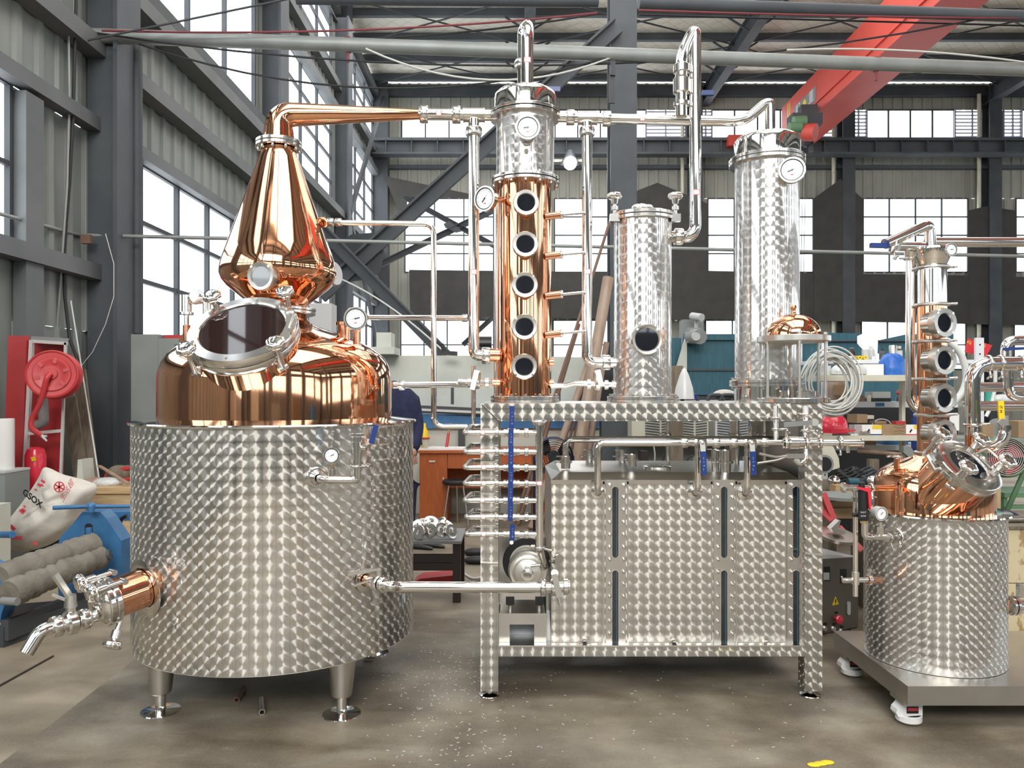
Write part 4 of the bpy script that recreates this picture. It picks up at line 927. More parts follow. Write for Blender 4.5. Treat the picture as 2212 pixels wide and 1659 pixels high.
# polished strip above panels and the three sight strips
for k, (a, b, sx) in enumerate(((1308,1351,1328.5),(1541,1585,1563),(1699,1740,1718))):
    xa, xb = PX(a,YT), PX(b,YT); za, zb_ = PZ(1399,YT), PZ(1036,YT)
    st_ = part('sight_strip', MB().box2((xa,YT-.010,za), (xb,YT-.001,zb_)), 'satin', wt, 'plain steel strip with two slots', bevel=.002)
    xs = PX(sx,YT)
    for u, v in ((1051,1204),(1231,1391)):
        zu, zv = PZ(u,YT), PZ(v,YT); r_ = W(6.6,YT); po = []
        for q in range(13): t = math.pi*q/12; po.append((xs+r_*math.cos(t), zu-r_+r_*math.sin(t)))
        for q in range(13): t = math.pi+math.pi*q/12; po.append((xs+r_*math.cos(t), zv+r_+r_*math.sin(t)))
        rim_ = [(xs+(x-xs)*1.22, z+(.0025 if z > (zu+zv)/2 else -.0025)) for x, z in po]
        part('slot_edge', MB().prism(rim_, (0,YT-.010,0), (1,0,0), (0,0,1), .0012), 'steel', st_)
        part('slot_glass', MB().prism(po, (0,YT-.0112,0), (1,0,0), (0,0,1), .001), 'glassdark', st_, 'dark sight slot')
        po2 = [(xs+r_*.45+(x-xs)*.14, z) for x, z in po]; part('slot_tint', MB().prism(po2, (0,YT-.0122,0), (1,0,0), (0,0,1), .0004), 'teal', st_)
    for j in range(14):
        z = PZ(1047.5+26.6*j,YT)
        for x in (xa+W(8,YT), xb-W(5,YT)):
            c = V((x,YT-.010,z)); part('bolt', MB().lathe([(.0115,0),(.0115,.003),(.0085,.0035),(.0085,.009),(.006,.014),(0,.016)], c, (0,-1,0), 12), 'steel', st_)
for a in (1356,1537,1590,1697,1304):
    part('edge_trim', MB().box2((PX(a,YT)-.004,YT-.004,PZ(1393,YT)), (PX(a,YT)+.004,YT,PZ(1040,YT))), 'satin', wt)
for a, b in ((1262,1385),(1454,1387),(1652,1391)):
    c = P(a, b, YT); pt = part('drain_port', MB().lathe([(.008,.030),(.014,.034),(.024,.034),(.026,.028),(.014,.018),(.014,0)], c, (0,-1,0), 24), 'steel', wt); part('hole', MB().ringbar(c-V((0,.031,0)), (0,-1,0), .0095, .002, n=16), 'black', pt)
# fittings standing on the tank lid
def ferr(a, b, y, h, r, cl=True, nm='lid_fitting'):
    c = P(a, b, y); m = MB().cyl(c, c+U*h, r, n=24); clampring(m, c+U*h*.55, U, r*1.15, .012, (-1,-.2,0)); m.ringbar(c+U*h*.55, U, r*1.4, .010, n=24)
    if cl: clampring(m, c+U*h*1.0, U, r*.8, .010, (-.9,.3,0))
    return part(nm, m, 'steel', wt)
ferr(1222,1012,4.0,.062,.024); ferr(1273,1000,4.35,.07,.02); ferr(1365,1007,4.0,.06,.024); ferr(1344,1000,4.3,.07,.02)
ferr(1566,1028,3.93,.13,.030); ferr(1545,1020,4.05,.12,.022)
part('lid_window', MB().lathe([(.075,0),(.075,.012),(.065,.016),(0,.016)], P(1420,1012,4.1), U, 32), 'mirror', wt, 'polished round lid plate')
part('side_valve', MB().cyl(P(1190,1212,YT+.02), P(1204,1212,YT-.03), .012, n=14).ringbar(P(1206,1208,YT-.03), (0.5,-1,0), .024, .012, n=20), 'steel', wt)
# pipes above the tank
yp = 3.72
t_ = pipe('outlet_pipe', [P(1291,1062,YT), P(1291,1062,yp), P(1291,957,yp), P(1470,957,yp), P(1742,955,yp)], .0165, 'long steel outlet pipe with two blue-levered valves above the tank', 'mirror', rad=.035, unions=[(P(1478,957,yp),RX),(P(1547,957,yp),RX),(P(1585,957,yp),RX),(P(1652,956,yp),RX)])
part('flange_boss', MB().lathe([(.036,0),(.034,.006),(.018,.010)], P(1291,1063,YT), (0,-1,0), 28), 'steel', t_)
for a in (1513,1620):
    vv = part('valve', MB().cyl(P(a-13,956,yp), P(a+13,956,yp), .021, n=20).box(P(a+2,958,yp-.015), (.045,.03,.045)).sphere(P(a+4,957,yp-.038), .014, 14, 8).cyl(P(a-6,960,yp), P(a-6,1000,yp), .014, n=18).ringbar(P(a-6,990,yp), U, .022, .018, n=8), 'steel', t_, 'steel ball valve')
    part('down_pipe', MB().tube(bend([P(a-6,995,yp), P(a-6,1062,yp), P(a-10,1064,YT)], .04), .0165, 20), 'mirror', vv)
    part('boss', MB().lathe([(.038,0),(.036,.006),(.018,.012)], P(a-12,1064,YT), (0,-1,0), 28), 'steel', vv)
    lv = part('lever', MB().beam(P(a+4,957,yp-.045), P(a+6,978,yp-.05), .024, .006, (0,-1,0)), 'satin', vv)
    part('lever_grip', MB().beam(P(a+6,975,yp-.052), P(a+8,1026,yp-.055), .026, .010, (0,-1,0)), 'bluegrip', vv, 'blue lever grip')
    for q, ch in enumerate(('—','I','T','—')): text(ch, .012, P(a+7.3,990+q*8,yp-.0605), (0,0,-1), (1,0,0), 'paper', lv, ext=.0003)
pipe('cooling_pipe', [P(1222,985,4.0), P(1222,949,4.0), P(1700,949,4.0)], .0165, 'steel pipe running behind the outlet pipe over the tank', 'mirror', rad=.04)
for a, y_, lb in ((1443,4.35,'left'),(1592,4.3,'middle'),(1652,4.1,'right')):
    m = MB().cyl(P(a,1000 if a != 1592 else 1012,y_), V((PX(a,y_),y_,zb0-.002)), .013 if a == 1592 else .010, n=14); clampring(m, P(a,938,y_), U, .018, .012, (-1,0,0))
    solo('drop_pipe', m, 'steel', 'slim vertical steel pipe between stand top and tank lid, %s of three' % lb, 'pipe')
# butterfly valve cluster on the right, under the spirit safe
bv = thing('valve_cluster', 'cluster of clamps and butterfly valve levers below the spirit safe', 'valve', P(1700,955,3.66))
yk = 3.66
part('cross_pipe', MB().tube([P(1655,956,yk), P(1862,957,yk)], .015, 18).ringbar(P(1862,957,yk), RX, .019, .006), 'mirror', bv)
part('sample_pipe', MB().tube([P(1676,878,yk+.06), P(1676,956,yk)], .012, 16), 'mirror', bv)
for a_ in ((P(1676,903,yk+.04), U, .017, .014, (-1,-.2,0)),(P(1676,927,yk+.02), U, .018, .012, (1,-.2,0))): part('clamp', clampring(MB(), *a_), 'steel', bv)
part('parrot_pipe', MB().tube(bend([P(1740,878,yk+.06), P(1740,992,yk), P(1728,1003,yk), P(1716,990,yk)], .03), .014, 16), 'mirror', bv)
part('body', MB().ringbar(P(1713,957,yk), RX, .035, .05, n=28, bev=.006).ringbar(P(1728,957,yk), RX, .032, .02, n=28), 'steel', bv)
for a_ in ((P(1697,957,yk), RX, .026, .016, (0,-.3,1)),(P(1742,957,yk), RX, .024, .014, (0,-.3,1)),(P(1740,895,yk+.04), U, .030, .014, (-1,-.3,0)),(P(1740,930,yk+.03), U, .022, .012, (1,-.3,0))): part('clamp', clampring(MB(), *a_), 'steel', bv)
part('lever', MB().beam(P(1762,912,yk-.01), P(1692,918,yk-.05), .012, .022, (0,0,1)).cyl(P(1760,912,yk-.025), P(1760,912,yk+.02), .018, n=18), 'satin', bv, 'flat steel lever')
part('lever', MB().beam(P(1738,985,yk-.02), P(1698,985,yk-.03), .012, .022).tube(bend([P(1700,984,yk-.03), P(1680,988,yk-.04), P(1640,980,yk-.05)], .02), .006, 10).tube(bend([P(1700,986,yk-.03), P(1680,994,yk-.04), P(1636,1001,yk-.05)], .02), .006, 10), 'satin', bv, 'forked steel lever')
part('end_clamp', clampring(MB(), P(1772,957,yk), RX, .022, .014, (0,-.3,1)), 'steel', bv); part('end_clamp', clampring(MB(), P(1814,957,yk), RX, .030, .010, (0,-.2,-1)), 'steel', bv); part('drip_nozzle', MB().cyl(P(1829,956,yk), P(1832,978,yk), .009, n=12), 'steel', bv)
# ================================================================ manifold of seven branches
ym = 3.66; xh = 1165; mf = thing('valve_manifold', 'steel manifold of seven branch pipes with blue levers at left of stand', 'manifold', P(xh,1180,ym))
hz = MB().tube([P(xh,916,ym), P(xh,1182,ym)], .0185, 20)
part('header', hz, 'mirror', mf, 'vertical header pipe')
part('header_cap', MB().lathe([(.019,0),(.034,.004),(.037,.010),(.037,.022),(.034,.026),(0,.026)], P(xh,919,ym), U, 24), 'steel', mf)
s_ = part('sticker', patch(P(xh,1043,ym), U, .0188, 42, .022), 'pink', mf); part('paper', patch(P(xh,1043,ym), U, .0191, 32, .015), 'paper', s_)
ys = [935,976,1010,1044.5,1081,1117,1154]; hnd = [(1106,877,926),(1104,927,963),(1104,963,1010),(1104,1010,1046),(1103,1045,1084),(1103,1083,1125),(1107,1132,1167)]
for k, b in enumerate(ys):
    xl = 1003 if k < 5 else 1006; br_ = MB().tube(bend([P(xh-4,b,ym), P(xl+1,b,ym), P(xl+14,b-14,ym+.34), P(xl+55,b-14,ym+.36)], .022), .0128, 16)
    bp = part('branch', br_, 'mirror', mf, 'steel branch pipe')
    for a_ in (1073,1137): part('union_nut', union(MB(), P(a_,b,ym), RX, .0135, .020), 'steel', bp)
    part('ball_valve', MB().cyl(P(1088,b,ym), P(1122,b,ym), .0155, n=16).cyl(P(1096,b,ym), P(1114,b,ym), .021, n=16).ringbar(P(1091,b,ym), RX, .020, .014, n=6).ringbar(P(1119,b,ym), RX, .020, .014, n=6).cyl(P(1105,b,ym), P(1105,b,ym-.045), .009, n=12), 'satin', bp)
    hx, ha, hb = hnd[k]; dpt = ym-.048-.001*k
    lv = part('lever', MB().beam(P(1105,b,dpt), P(hx,(ha+hb)/2,dpt), .016, .004, (0,-1,0)).cyl(P(1105,hb+5 if k == 6 else b,dpt+.003), P(1105,hb+5 if k == 6 else b,dpt-.006), .009, n=12), 'steel', bp)
    part('lever_grip', MB().beam(P(hx,ha,dpt-.004), P(hx-1,hb,dpt-.004), .024, .010, (0,-1,0)), 'bluegrip', bp, 'blue lever grip')
    for q in range(4): text('IT—D'[q], .010, P(hx,ha+(hb-ha)*(.3+.16*q),dpt-.0095), (0,0,-1), (1,0,0), 'lightgrey', lv, ext=.0002)
    sx = [1043,1043,1045,1045,1042,1044,1045][k]
    s_ = part('sticker', patch(P(sx,b,ym), RX, .01305, 80, .024), 'pink', bp, 'small red edged sticker'); part('paper', patch(P(sx,b,ym), RX, .0133, 62, .018), 'paper', s_)
m = clampring(MB(), P(xh+1,1183,ym), U, .023, .014, (1,-.4,-.2)); m.cyl(P(xh-18,1180,ym), P(xh-10,1180,ym), .008); part('clamp', m, 'steel', mf)
# long pipes coming from the still to the manifold
pipe('return_pipe', [P(735,481,3.98), P(937,484,4.0), P(937,922,4.0), P(1010,922,4.0)], .0145, 'steel pipe dropping from helmet side stub to the manifold', 'mirror', rad=.055, unions=[(P(714,480,3.98),RX),(P(731,480,3.98),RX)])
pipe('condensate_pipe', [P(848,832,3.86), P(1060,830,YC-.05)], .0165, 'steel pipe from the copper shoulder to the column foot', 'mirror', unions=[(P(868,832,3.87),RX)])
pipe('sensor_pipe', [P(793,686,3.78), P(1007,687,YC-.02)], .0135, 'thin steel pipe from the shoulder thermometer to the downcomer', 'mirror', unions=[(P(1004,687,YC-.02),RX)])
pipe('drain_pipe', [P(1023,790,YC-.02), P(1023,922,YC-.02)], .012, 'slim vertical steel pipe below the elbow left of column', 'steel')
t_ = thing('column_valve', 'steel butterfly valve at the left foot of the copper column', 'valve', P(1028,826,3.98))
part('body', MB().tube(bend([P(990,824,4.0), P(1012,826,4.0), P(1062,827,4.05)], .02), .015, 16).ringbar(P(1014,826,4.0), RX, .026, .018, n=24).ringbar(P(1030,827,4.0), RX, .032, .03, n=24, bev=.005).ringbar(P(1052,827,4.04), RX, .026, .018, n=24), 'steel', t_)
part('lever', MB().beam(P(1030,800,3.95), P(1020,842,3.94), .026, .010, (0,-1,0)).cyl(P(1031,803,3.97), P(1031,822,3.99), .018, n=14), 'satin', t_, 'flat steel lever')
t_ = thing('column_valve', 'steel butterfly valve between copper and middle columns', 'valve', P(1295,830,4.05))
part('body', MB().tube([P(1190,833,4.1), P(1222,833,4.1), P(1240,828,4.08), P(1325,831,4.08)], .014, 16).ringbar(P(1272,830,4.08), RX, .026, .018, n=24).ringbar(P(1291,830,4.08), RX, .032, .03, n=24, bev=.005).ringbar(P(1310,831,4.08), RX, .026, .018, n=24), 'steel', t_)
part('lever', MB().beam(P(1291,800,4.02), P(1299,834,4.0), .026, .010, (0,-1,0)).cyl(P(1289,803,4.05), P(1289,822,4.06), .018, n=14), 'satin', t_, 'flat steel lever')
# ---- long transfer pipe with butterfly valve
yt = 3.50
e0 = d1+nd*.10
t_ = pipe('transfer_pipe', [e0, e0+nd*.045, P(850,1268,yt), P(1185,1269,yt+.06)], .0255, 'polished horizontal pipe from still drain to the pump', 'mirror', rad=.05, sticker=[(P(1001,1268,yt+.03),RX,1)])
part('union_nut', union(MB(), P(1173,1269,yt+.06), RX, .026, .026), 'steel', t_)
v_ = part('butterfly_valve', MB().cyl(P(1183,1269,yt+.06), P(1220,1268,yt+.06), .025, n=24).ringbar(P(1198,1269,yt+.06), RX, .042, .036, n=28, bev=.006).ringbar(P(1222,1268,yt+.06), RX, .038, .024, n=28, bev=.003).ringbar(P(1228,1268,yt+.06), RX, .03, .01, n=28), 'steel', t_)
part('lever', MB().beam(P(1197,1240,yt+.01), P(1209,1290,yt+.0), .026, .012, (0,-1,0)).cyl(P(1198,1238,yt+.01), P(1198,1238,yt+.05), .017, n=18).cyl(P(1205,1288,yt+.015), P(1210,1308,yt+.01), .006, n=10), 'satin', v_, 'flat steel lever')
# ================================================================ pump
pz_ = zr1; yv = 3.83
pu = thing('pump', 'round steel centrifugal pump on black feet over a folded steel base', 'pump', (PX(1135,3.9),3.95,pz_))
c = P(1141,1232,yv); d = V((-.05,-1,0)).normalized()
rV = W(44,yv)
part('volute', MB().lathe([(.0,.062),(.022,.062),(.03,.055),(.05,.050),(rV*.62,.046),(rV*.70,.030),(rV*.80,.026),(rV*.90,.030),(rV*.98,.020),(rV,.0),(rV*1.0,-.03),(rV*.8,-.05)], c, d, 56, sharp=16), 'cast', pu, 'satin rounded pump housing')
part('inlet', MB().cyl(c+d*.05, c+d*.13, .021, n=20).ringbar(c+d*.085, d, .03, .014, n=20).box(c+d*.085+V((0,0,.035)), (.03,.014,.03)).cyl(c+d*.085+V((0,0,.04)), c+d*.08+V((.06,0,.045)), .007, n=10), 'steel', pu)
part('outlet', MB().tube([c+V((rV*.80,0,.0)), P(xh+1,1188,ym+.03)], .0185, 18), 'steel', pu)
part('motor', MB().lathe([(.0,-.05),(.085,-.05),(.088,-.06),(.088,-.28),(.08,-.30),(0,-.30)], c+V((-.01,0,.03)), d, 40), 'cast', pu, 'round motor')
part('gasket', MB().lathe([(.088,-.055),(.118,-.055),(.12,-.06),(.12,-.085),(.115,-.09),(.088,-.09)], c+V((-.012,0,.028)), d, 40), 'blackrub', pu, 'black fan cover ring')
part('name_plate', MB().lathe([(.089,-.11),(.089,-.16)], c+V((-.01,0,.03)), d, 40), 'brass', pu)
for a in (1102,1165):
    f_ = part('foot', MB().box(P(a,1295,yv+.02), (.042,.05,.042)), 'black', pu, 'black rubber foot', bevel=.003)
    part('post', MB().cyl(P(a,1307,yv+.02), P(a,1325,yv+.02), .012, n=14), 'satin', f_)
part('bracket', MB().box2(P(1079,1283,yv+.03), P(1086,1302,yv+.05)).box2(P(1082,1281,yv), P(1172,1284,yv+.1)), 'satin', pu)
yb_ = 3.80; xa, xb = PX(1078,yb_), PX(1180,yb_); za, zb_ = PZ(1325,yb_), zr1+.001
bs = MB().box2((xa,yb_,zb_), (PX(1101,yb_),yb_+.004,za)).box2((PX(1154,yb_),yb_,zb_), (xb,yb_+.004,za)).box2((PX(1101,yb_),yb_,PZ(1349,yb_)), (PX(1154,yb_),yb_+.004,za)).box2((xa,yb_+.004,za-.004), (xb,yb_+.30,za)).box2((xa,yb_+.004,zb_), (xa+.004,yb_+.30,za)).box2((xb-.004,yb_+.004,zb_), (xb,yb_+.30,za))
part('base_box', bs, 'satin', pu, 'folded steel base with square window')
part('base_back', MB().box2((xa+.005,yb_+.12,zb_), (xb-.005,yb_+.125,za-.006)), 'shelfwhite', pu)
bk = MB().box2((PX(1078,4.1),4.10,zr1), (PX(1180,4.1),4.104,PZ(1160,4.1)))
solo('splash_sheet', bk, 'satin', 'plain steel sheet standing behind the pump', 'sheet')
solo('paper_note', MB().poly([P(1180,1318,3.83), P(1187,1318,3.83), P(1191,1391,3.83), P(1180,1391,3.83)]), 'paper', 'narrow white paper strip beside the pump base', 'paper')
# ================================================================ small still on its cart
QX, QY = 2.07, 3.78; q_ = lambda z: V((QX,QY,z))
cz0, cz1 = .118, .203; cyf, cyb = 3.38, 4.16; cxl = PX(1961,cyf)
ct_ = thing('wheeled_cart', 'low brushed steel cart with white levelling casters under the small still', 'cart', (2.5,3.78,0))
part('deck', MB().box2((cxl,cyf,cz0), (3.4,cyb,cz1)), 'satin', ct_, bevel=.004)
for x, y, zz in ((cxl+.055,cyf+.10,0),(cxl+.055,cyb-.10,0)):
    c = V((x,y,0)); k = part('caster', MB().lathe([(.0,.010),(.050,.010),(.056,.016),(.056,.040),(.050,.044)], c, n=28).prism([(-.068,.052),(-.060,.038),(-.045,.034),(.0,.04),(.050,.044),(.050,.100),(-.038,.102),(-.050,.085),(-.064,.070)], c+V((0,.03,0)), (1,0,0), (0,0,1), .055), 'white', ct_, 'white levelling caster')
    part('foot_pad', MB().ringbar(c+V((0,0,.006)), (0,0,1), .042, .012, n=24), 'black', k)
    part('window', MB().box(c+V((.004,-.0265,.068)), (.052,.004,.030)), 'black', k); part('adjuster', MB().box(c+V((.004,-.029,.072)), (.044,.003,.013)), 'red', k, 'red adjusting wheel')
    part('plate', MB().box2(c+V((-.055,-.06,.103)), c+V((.07,.06,cz0-.001))), 'satin', k)
ms = thing('small_still', 'small copper-topped checkered steel still standing on the wheeled cart', 'still', (QX,QY,cz1))
QR, qt = .312, PZ(1122,QY-.312)
part('jacket', MB().lathe([(QR,cz1+.002),(QR,qt-.012)], q_(0), n=96, rref=QR), 'perl_small', ms, 'engine-turned steel jacket')
part('rim', MB().lathe([(.25,qt-.004),(QR+.018,qt),(QR+.021,qt-.006),(QR+.018,qt-.012),(QR-.004,qt-.014)], q_(0), n=96), 'mirror', ms)
sr = .266
part('shoulder', MB().lathe([(sr,qt-.004),(sr-.002,1.055),(sr-.012,1.085),(sr-.035,1.112),(sr-.07,1.135),(.15,1.158),(.11,1.172),(.08,1.19),(.068,1.21)], q_(0), n=96), 'copper', ms, 'polished copper shoulder')
qx = PX(2013,QY); qc = lambda py: V((qx,QY,PZ(py,QY)))
part('column_body', MB().cyl(qc(985), qc(738), .066, n=48, caps=False), 'copper', ms, 'copper column')
part('upper_column', MB().lathe([(.066,0),(.066,PZ(583,QY)-PZ(738,QY))], qc(738), n=48), 'mirror', ms, 'polished steel upper column').location
part('copper_sleeve', MB().cyl(qc(738), qc(660), .0665, n=48, caps=False), 'copper', ms)
for b in (978,897,819,738,659,579):
    part('clamp_ring', clampring(MB(), qc(b), U, .068, .016, V((1,-.15,.05))), 'satin', ms, 'steel clamp ring')
part('head_bowl', MB().lathe([(.066,0),(.070,.012),(.083,.040),(.088,.075),(.080,.086),(.04,.094),(0,.095)], qc(579)+V((0,0,.012)), n=40), 'mirror', ms, 'polished head bowl')
for b in (697,778,860,938):
    c = P(2041,b,QY-.13); d = V((.30,-.95,0)).normalized()
    sight(ms, c, d, W(31.5,QY-.13), W(19,QY-.13), .09, 'steel')
c = qc(530)
part('outlet_pipe', MB().tube(bend([qc(548)+V((-.004,0,.0)), P(2008,490,QY), P(1998,488,QY-.02), P(1912,527,QY-.10)], .05), .026, 20), 'mirror', ms, 'angled polished outlet pipe')
part('clamp', clampring(MB(), P(2012,540,QY), U, .032, .014, (-1,-.2,.1)), 'steel', ms); part('clamp', clampring(MB(), P(1930,532,QY-.08), (-1,0,.3), .03, .014, (0,-.3,-1)), 'steel', ms)
part('handle', MB().beam(P(1880,530,QY-.1), P(1922,531,QY-.1), .022, .022), 'bluegrip', ms, 'blue lever grip')
part('side_pipe', MB().tube(bend([P(1966,535,QY+.05), P(1966,862,QY+.05), P(1976,880,QY+.04), P(1990,890,QY+.02)], .05), .022, 18), 'mirror', ms, 'long thin side pipe')
part('tee', MB().tube([P(1940,532,QY-.02), P(1995,533,QY-.0)], .024, 18).cyl(P(1966,560,QY+.05), P(1966,533,QY+.03), .026, n=18), 'steel', ms)
m = clampring(MB(), P(1966,559,QY+.05), U, .026, .012, (-1,-.2,0)); part('pipe_clamp', m, 'steel', ms)
gauge(ms, P(2055,539,QY-.08), (.15,-1,0), W(14,QY-.08), 185, redmark=False); part('gauge_stem', MB().cyl(P(2055,540,QY-.07), P(2030,545,QY-.02), .008, n=12), 'steel', ms)
# manway tilted to the right front
wc = P(2094,1002,3.50); wn = V((.28,-.62,.73)).normalized()
w_ = part('manway', MB().lathe([(.118,-.36),(.135,-.26),(.143,-.16),(.144,-.03)], wc, wn, 48), 'copper', ms, 'tilted copper manway neck')
part('ring', MB().lathe([(.144,-.050),(.154,-.048),(.156,-.028),(.151,-.026),(.156,-.024),(.156,-.004),(.149,.0),(.092,.0),(.087,-.006),(.085,-.02)], wc, wn, 64), 'steel', w_, 'polished steel ring')
part('glass', MB().ringbar(wc-wn*.012, wn, .090, .010, n=48), 'glassdark', w_, 'dark round glass')
X_, Y_, D_ = frame_of(wn); bl = MB()
for k_ in range(6):
    a = 2*math.pi*k_/6+.4; part('ring_bolt', MB().lathe([(.008,0),(.008,.006),(0,.007)], wc+(X_*math.cos(a)+Y_*math.sin(a))*.122, wn, 10), 'satin', w_)
def wdir(px_, py_):
    best = min(range(0,360,3), key=lambda a: (lambda q: (CX+F*q.x/q.y-px_)**2+(HY-F*(q.z-CZ)/q.y-py_)**2)(wc+(X_*math.cos(math.radians(a))+Y_*math.sin(math.radians(a)))*.15+wn*.04)); return X_*math.cos(math.radians(best))+Y_*math.sin(math.radians(best))
for a, b in ((2050,952),(2120,950),(2163,1002),(2083,1015)):
    k_ = wdir(a, b) if b != 1015 else wdir(2078,1030); rr = .168 if b != 1015 else .14; c = wc+k_*rr
    kb = part('clamp_knob', star(c+wn*.055, wn, .043, .034, 6, .2), 'mirror', w_, 'wavy polished clamp knob')
    part('swing_bolt', MB().cyl(c-wn*.075, c+wn*.05, .009, n=12).cyl(c+wn*.0, c+wn*.03, .017, n=14).cyl(c-wn*.075-k_.cross(wn)*.02, c-wn*.075+k_.cross(wn)*.02, .010, n=12), 'steel', kb)
k_ = wdir(2028,985); c = wc+k_*.163; part('hinge', MB().box(c-wn*.01, (.05,.05,.02), Matrix((k_, wn.cross(k_), wn)).transposed()).cyl(c-wn*.045-k_.cross(wn)*.045, c-wn*.045+k_.cross(wn)*.045, .012, n=14), 'steel', w_)
k_ = wdir(2150,975); c = wc+k_*.145; e_ = k_.cross(wn); part('handle', MB().tube(bend([c-e_*.045, c-e_*.04+k_*.045+wn*.02, c+e_*.04+k_*.045+wn*.02, c+e_*.045], .015), .006, 10), 'steel', w_)
# dome fittings
nz = P(1937,1000,3.72); m = MB().cyl(nz-V((0,0,.03)), nz+V((0,0,.022)), .013, n=16); t2 = part('top_nozzle', m, 'copper2', ms)
part('clamp', clampring(MB(), nz+V((.004,0,.03)), U, .018, .014, (-1,-.2,.05)), 'steel', t2)
t2 = part('side_stub', MB().cyl(P(1930,1055,3.62), P(1880,1054,3.56), .014, n=18), 'copper2', ms, 'copper side stub')
part('end_fitting', MB().cyl(P(1880,1054,3.56), P(1824,1053,3.52), .013, n=18).ringbar(P(1822,1053,3.52), (-1,-.2,0), .024, .006, n=24), 'mirror', t2); part('clamp', clampring(MB(), P(1882,1054,3.56), (-1,-.2,0), .018, .012, (0,-.3,-1)), 'steel', t2)
ye = 3.45
sg = part('sight_pipe', MB().cyl(P(1848,1085,ye), P(1848,1240,ye), .0105, n=18).cyl(P(1848,1235,ye), P(1848,1262,ye), .016, n=18).cyl(P(1848,1262,ye), P(1848,1288,ye), .011, n=14), 'mirror', ms, 'vertical polished sight pipe')
part('elbow', MB().cyl(P(1822,1254,ye), P(1880,1252,ye+.06), .012, n=16).tube(bend([P(1818,1245,ye), P(1822,1256,ye), P(1832,1256,ye)], .01), .004, 8), 'steel', sg)
part('copper_stub', MB().cyl(P(1876,1253,ye+.05), P(1902,1253,ye+.16), .018, n=18), 'copper2', sg)
part('clamp', clampring(MB(), P(1877,1253,ye+.06), (1,.3,0), .02, .014, (0,-.3,1)), 'steel', sg)
part('top_bracket', MB().box(P(1848,1078,ye), (.03,.02,.02)).cyl(P(1846,1058,ye), P(1848,1085,ye), .008, n=12), 'satin', sg)
# safety group: black valve with red lever and gauge
yf2 = 3.38
sv = part('safety_valve', MB().cyl(P(1864,1124,yf2), P(1864,1058,yf2), .021, n=24).cyl(P(1861,1056,yf2), P(1861,1042,yf2), .014, n=18).cyl(P(1862,1112,yf2), P(1842,1112,yf2), .010, n=14), 'black', ms, 'black safety valve', bevel=.002)
part('red_lever', MB().prism([(-.030,.066),(-.026,.074),(.006,.066),(.020,.073),(.026,.058),(.028,-.028),(.020,-.020),(.014,.05),(.004,.054)], P(1868,1088,yf2-.024), (1,0,0), (0,0,1), -.018), 'redplastic', sv, 'red lever')
part('label_plate', MB().box2(P(1854,1101,yf2-.024), P(1877,1122,yf2-.021)), 'black', sv); text('WAT', .011, P(1865,1107,yf2-.0245), (1,0,0), (0,0,1), 'lightgrey', sv); text('SVW', .011, P(1865,1115,yf2-.0245), (1,0,0), (0,0,1), 'lightgrey', sv)
bp = part('bent_pipe', MB().tube(bend([P(1868,1126,yf2), P(1868,1159,yf2), P(1880,1160,yf2), P(1918,1160,yf2+.10)], .045), .014, 18), 'steel', ms, 'bent steel pipe')
part('brass_collar', MB().cyl(P(1866,1130,yf2), P(1866,1122,yf2), .0155, n=16), 'brass', bp)
part('gauge_stem', MB().cyl(P(1902,1158,yf2+.03), P(1902,1128,yf2+.03), .008, n=14).box(P(1902,1146,yf2+.03), (.02,.02,.03)), 'steel', bp)
gauge(ms, P(1904,1110,yf2+.0), (.25,-1,.0), W(15,yf2), 225, depth=.035, rim='lightgrey', redmark=False)
hp2 = cylhit(1932, QX, QY, QR); n2 = (hp2-V((QX,QY,0))).normalized(); hp2.z = PZ(1160,hp2.y)
fl2 = part('inlet_flange', MB().ringbar(hp2+n2*.004, n2, .048, .010, .030, 32, .002).cyl(hp2, hp2+n2*.06, .018, n=18), 'mirror', ms, 'round inlet flange')
part('clamp', clampring(MB(), hp2+n2*.05, n2, .022, .012, (.4,-.2,-1)), 'steel', fl2)
# right outlet of the jacket
t2 = part('drain_stub', MB().cyl(V((QX+.28,QY-.15,PZ(1303,3.63))), P(2182,1308,3.60), .026, n=20), 'copper2', ms, 'copper drain stub')
part('drain_valve', MB().ringbar(P(2184,1308,3.60), RX, .045, .012, n=28).ringbar(P(2192,1308,3.60), RX, .045, .012, n=28).cyl(P(2195,1310,3.60), P(2300,1312,3.58), .032, n=24).box(P(2222,1276,3.58), (.10,.03,.06)), 'steel', t2)
# ---- pipework standing right of the small still
yr = 3.84
rp = thing('side_column', 'slim pipe column with copper foot at the right edge, behind the manway', 'column', P(2101,1000,yr))
part('riser', MB().tube(bend([P(2101,940,yr), P(2101,786,yr), P(2300,784,yr)], .09), .035, 24), 'mirror', rp, 'bent polished riser')
part('copper_foot', MB().cyl(P(2101,940,yr), P(2101,1015,yr), .0345, n=28), 'copper2', rp, 'copper foot')
m = clampring(MB(), P(2101,918,yr), U, .037, .014, (1,-.2,.05)); part('clamp', m, 'steel', rp)
m = clampring(MB(), P(2135,785,yr), RX, .036, .014, (0,-.3,-1)); part('clamp', m, 'steel', rp)
m = clampring(MB(), P(2160,785,yr), RX, .036, .014, (0,-.3,-1)); part('clamp', m, 'steel', rp)
m = clampring(MB(), P(2205,785,yr), RX, .036, .014, (-.1,-.3,-1)); part('clamp', m, 'steel', rp)
pipe('loop_pipe', [P(2178,785,yr+.04), P(2178,858,yr+.04), P(2330,862,yr+.04)], .022, 'steel loop pipe bending right under the side column arm', rad=.06)
pipe('arch_pipe', [P(2172,782,yr+.1), P(2172,735,yr+.1), P(2340,735,yr+.1)], .024, 'arched steel pipe at the right edge above the side column arm', rad=.14)
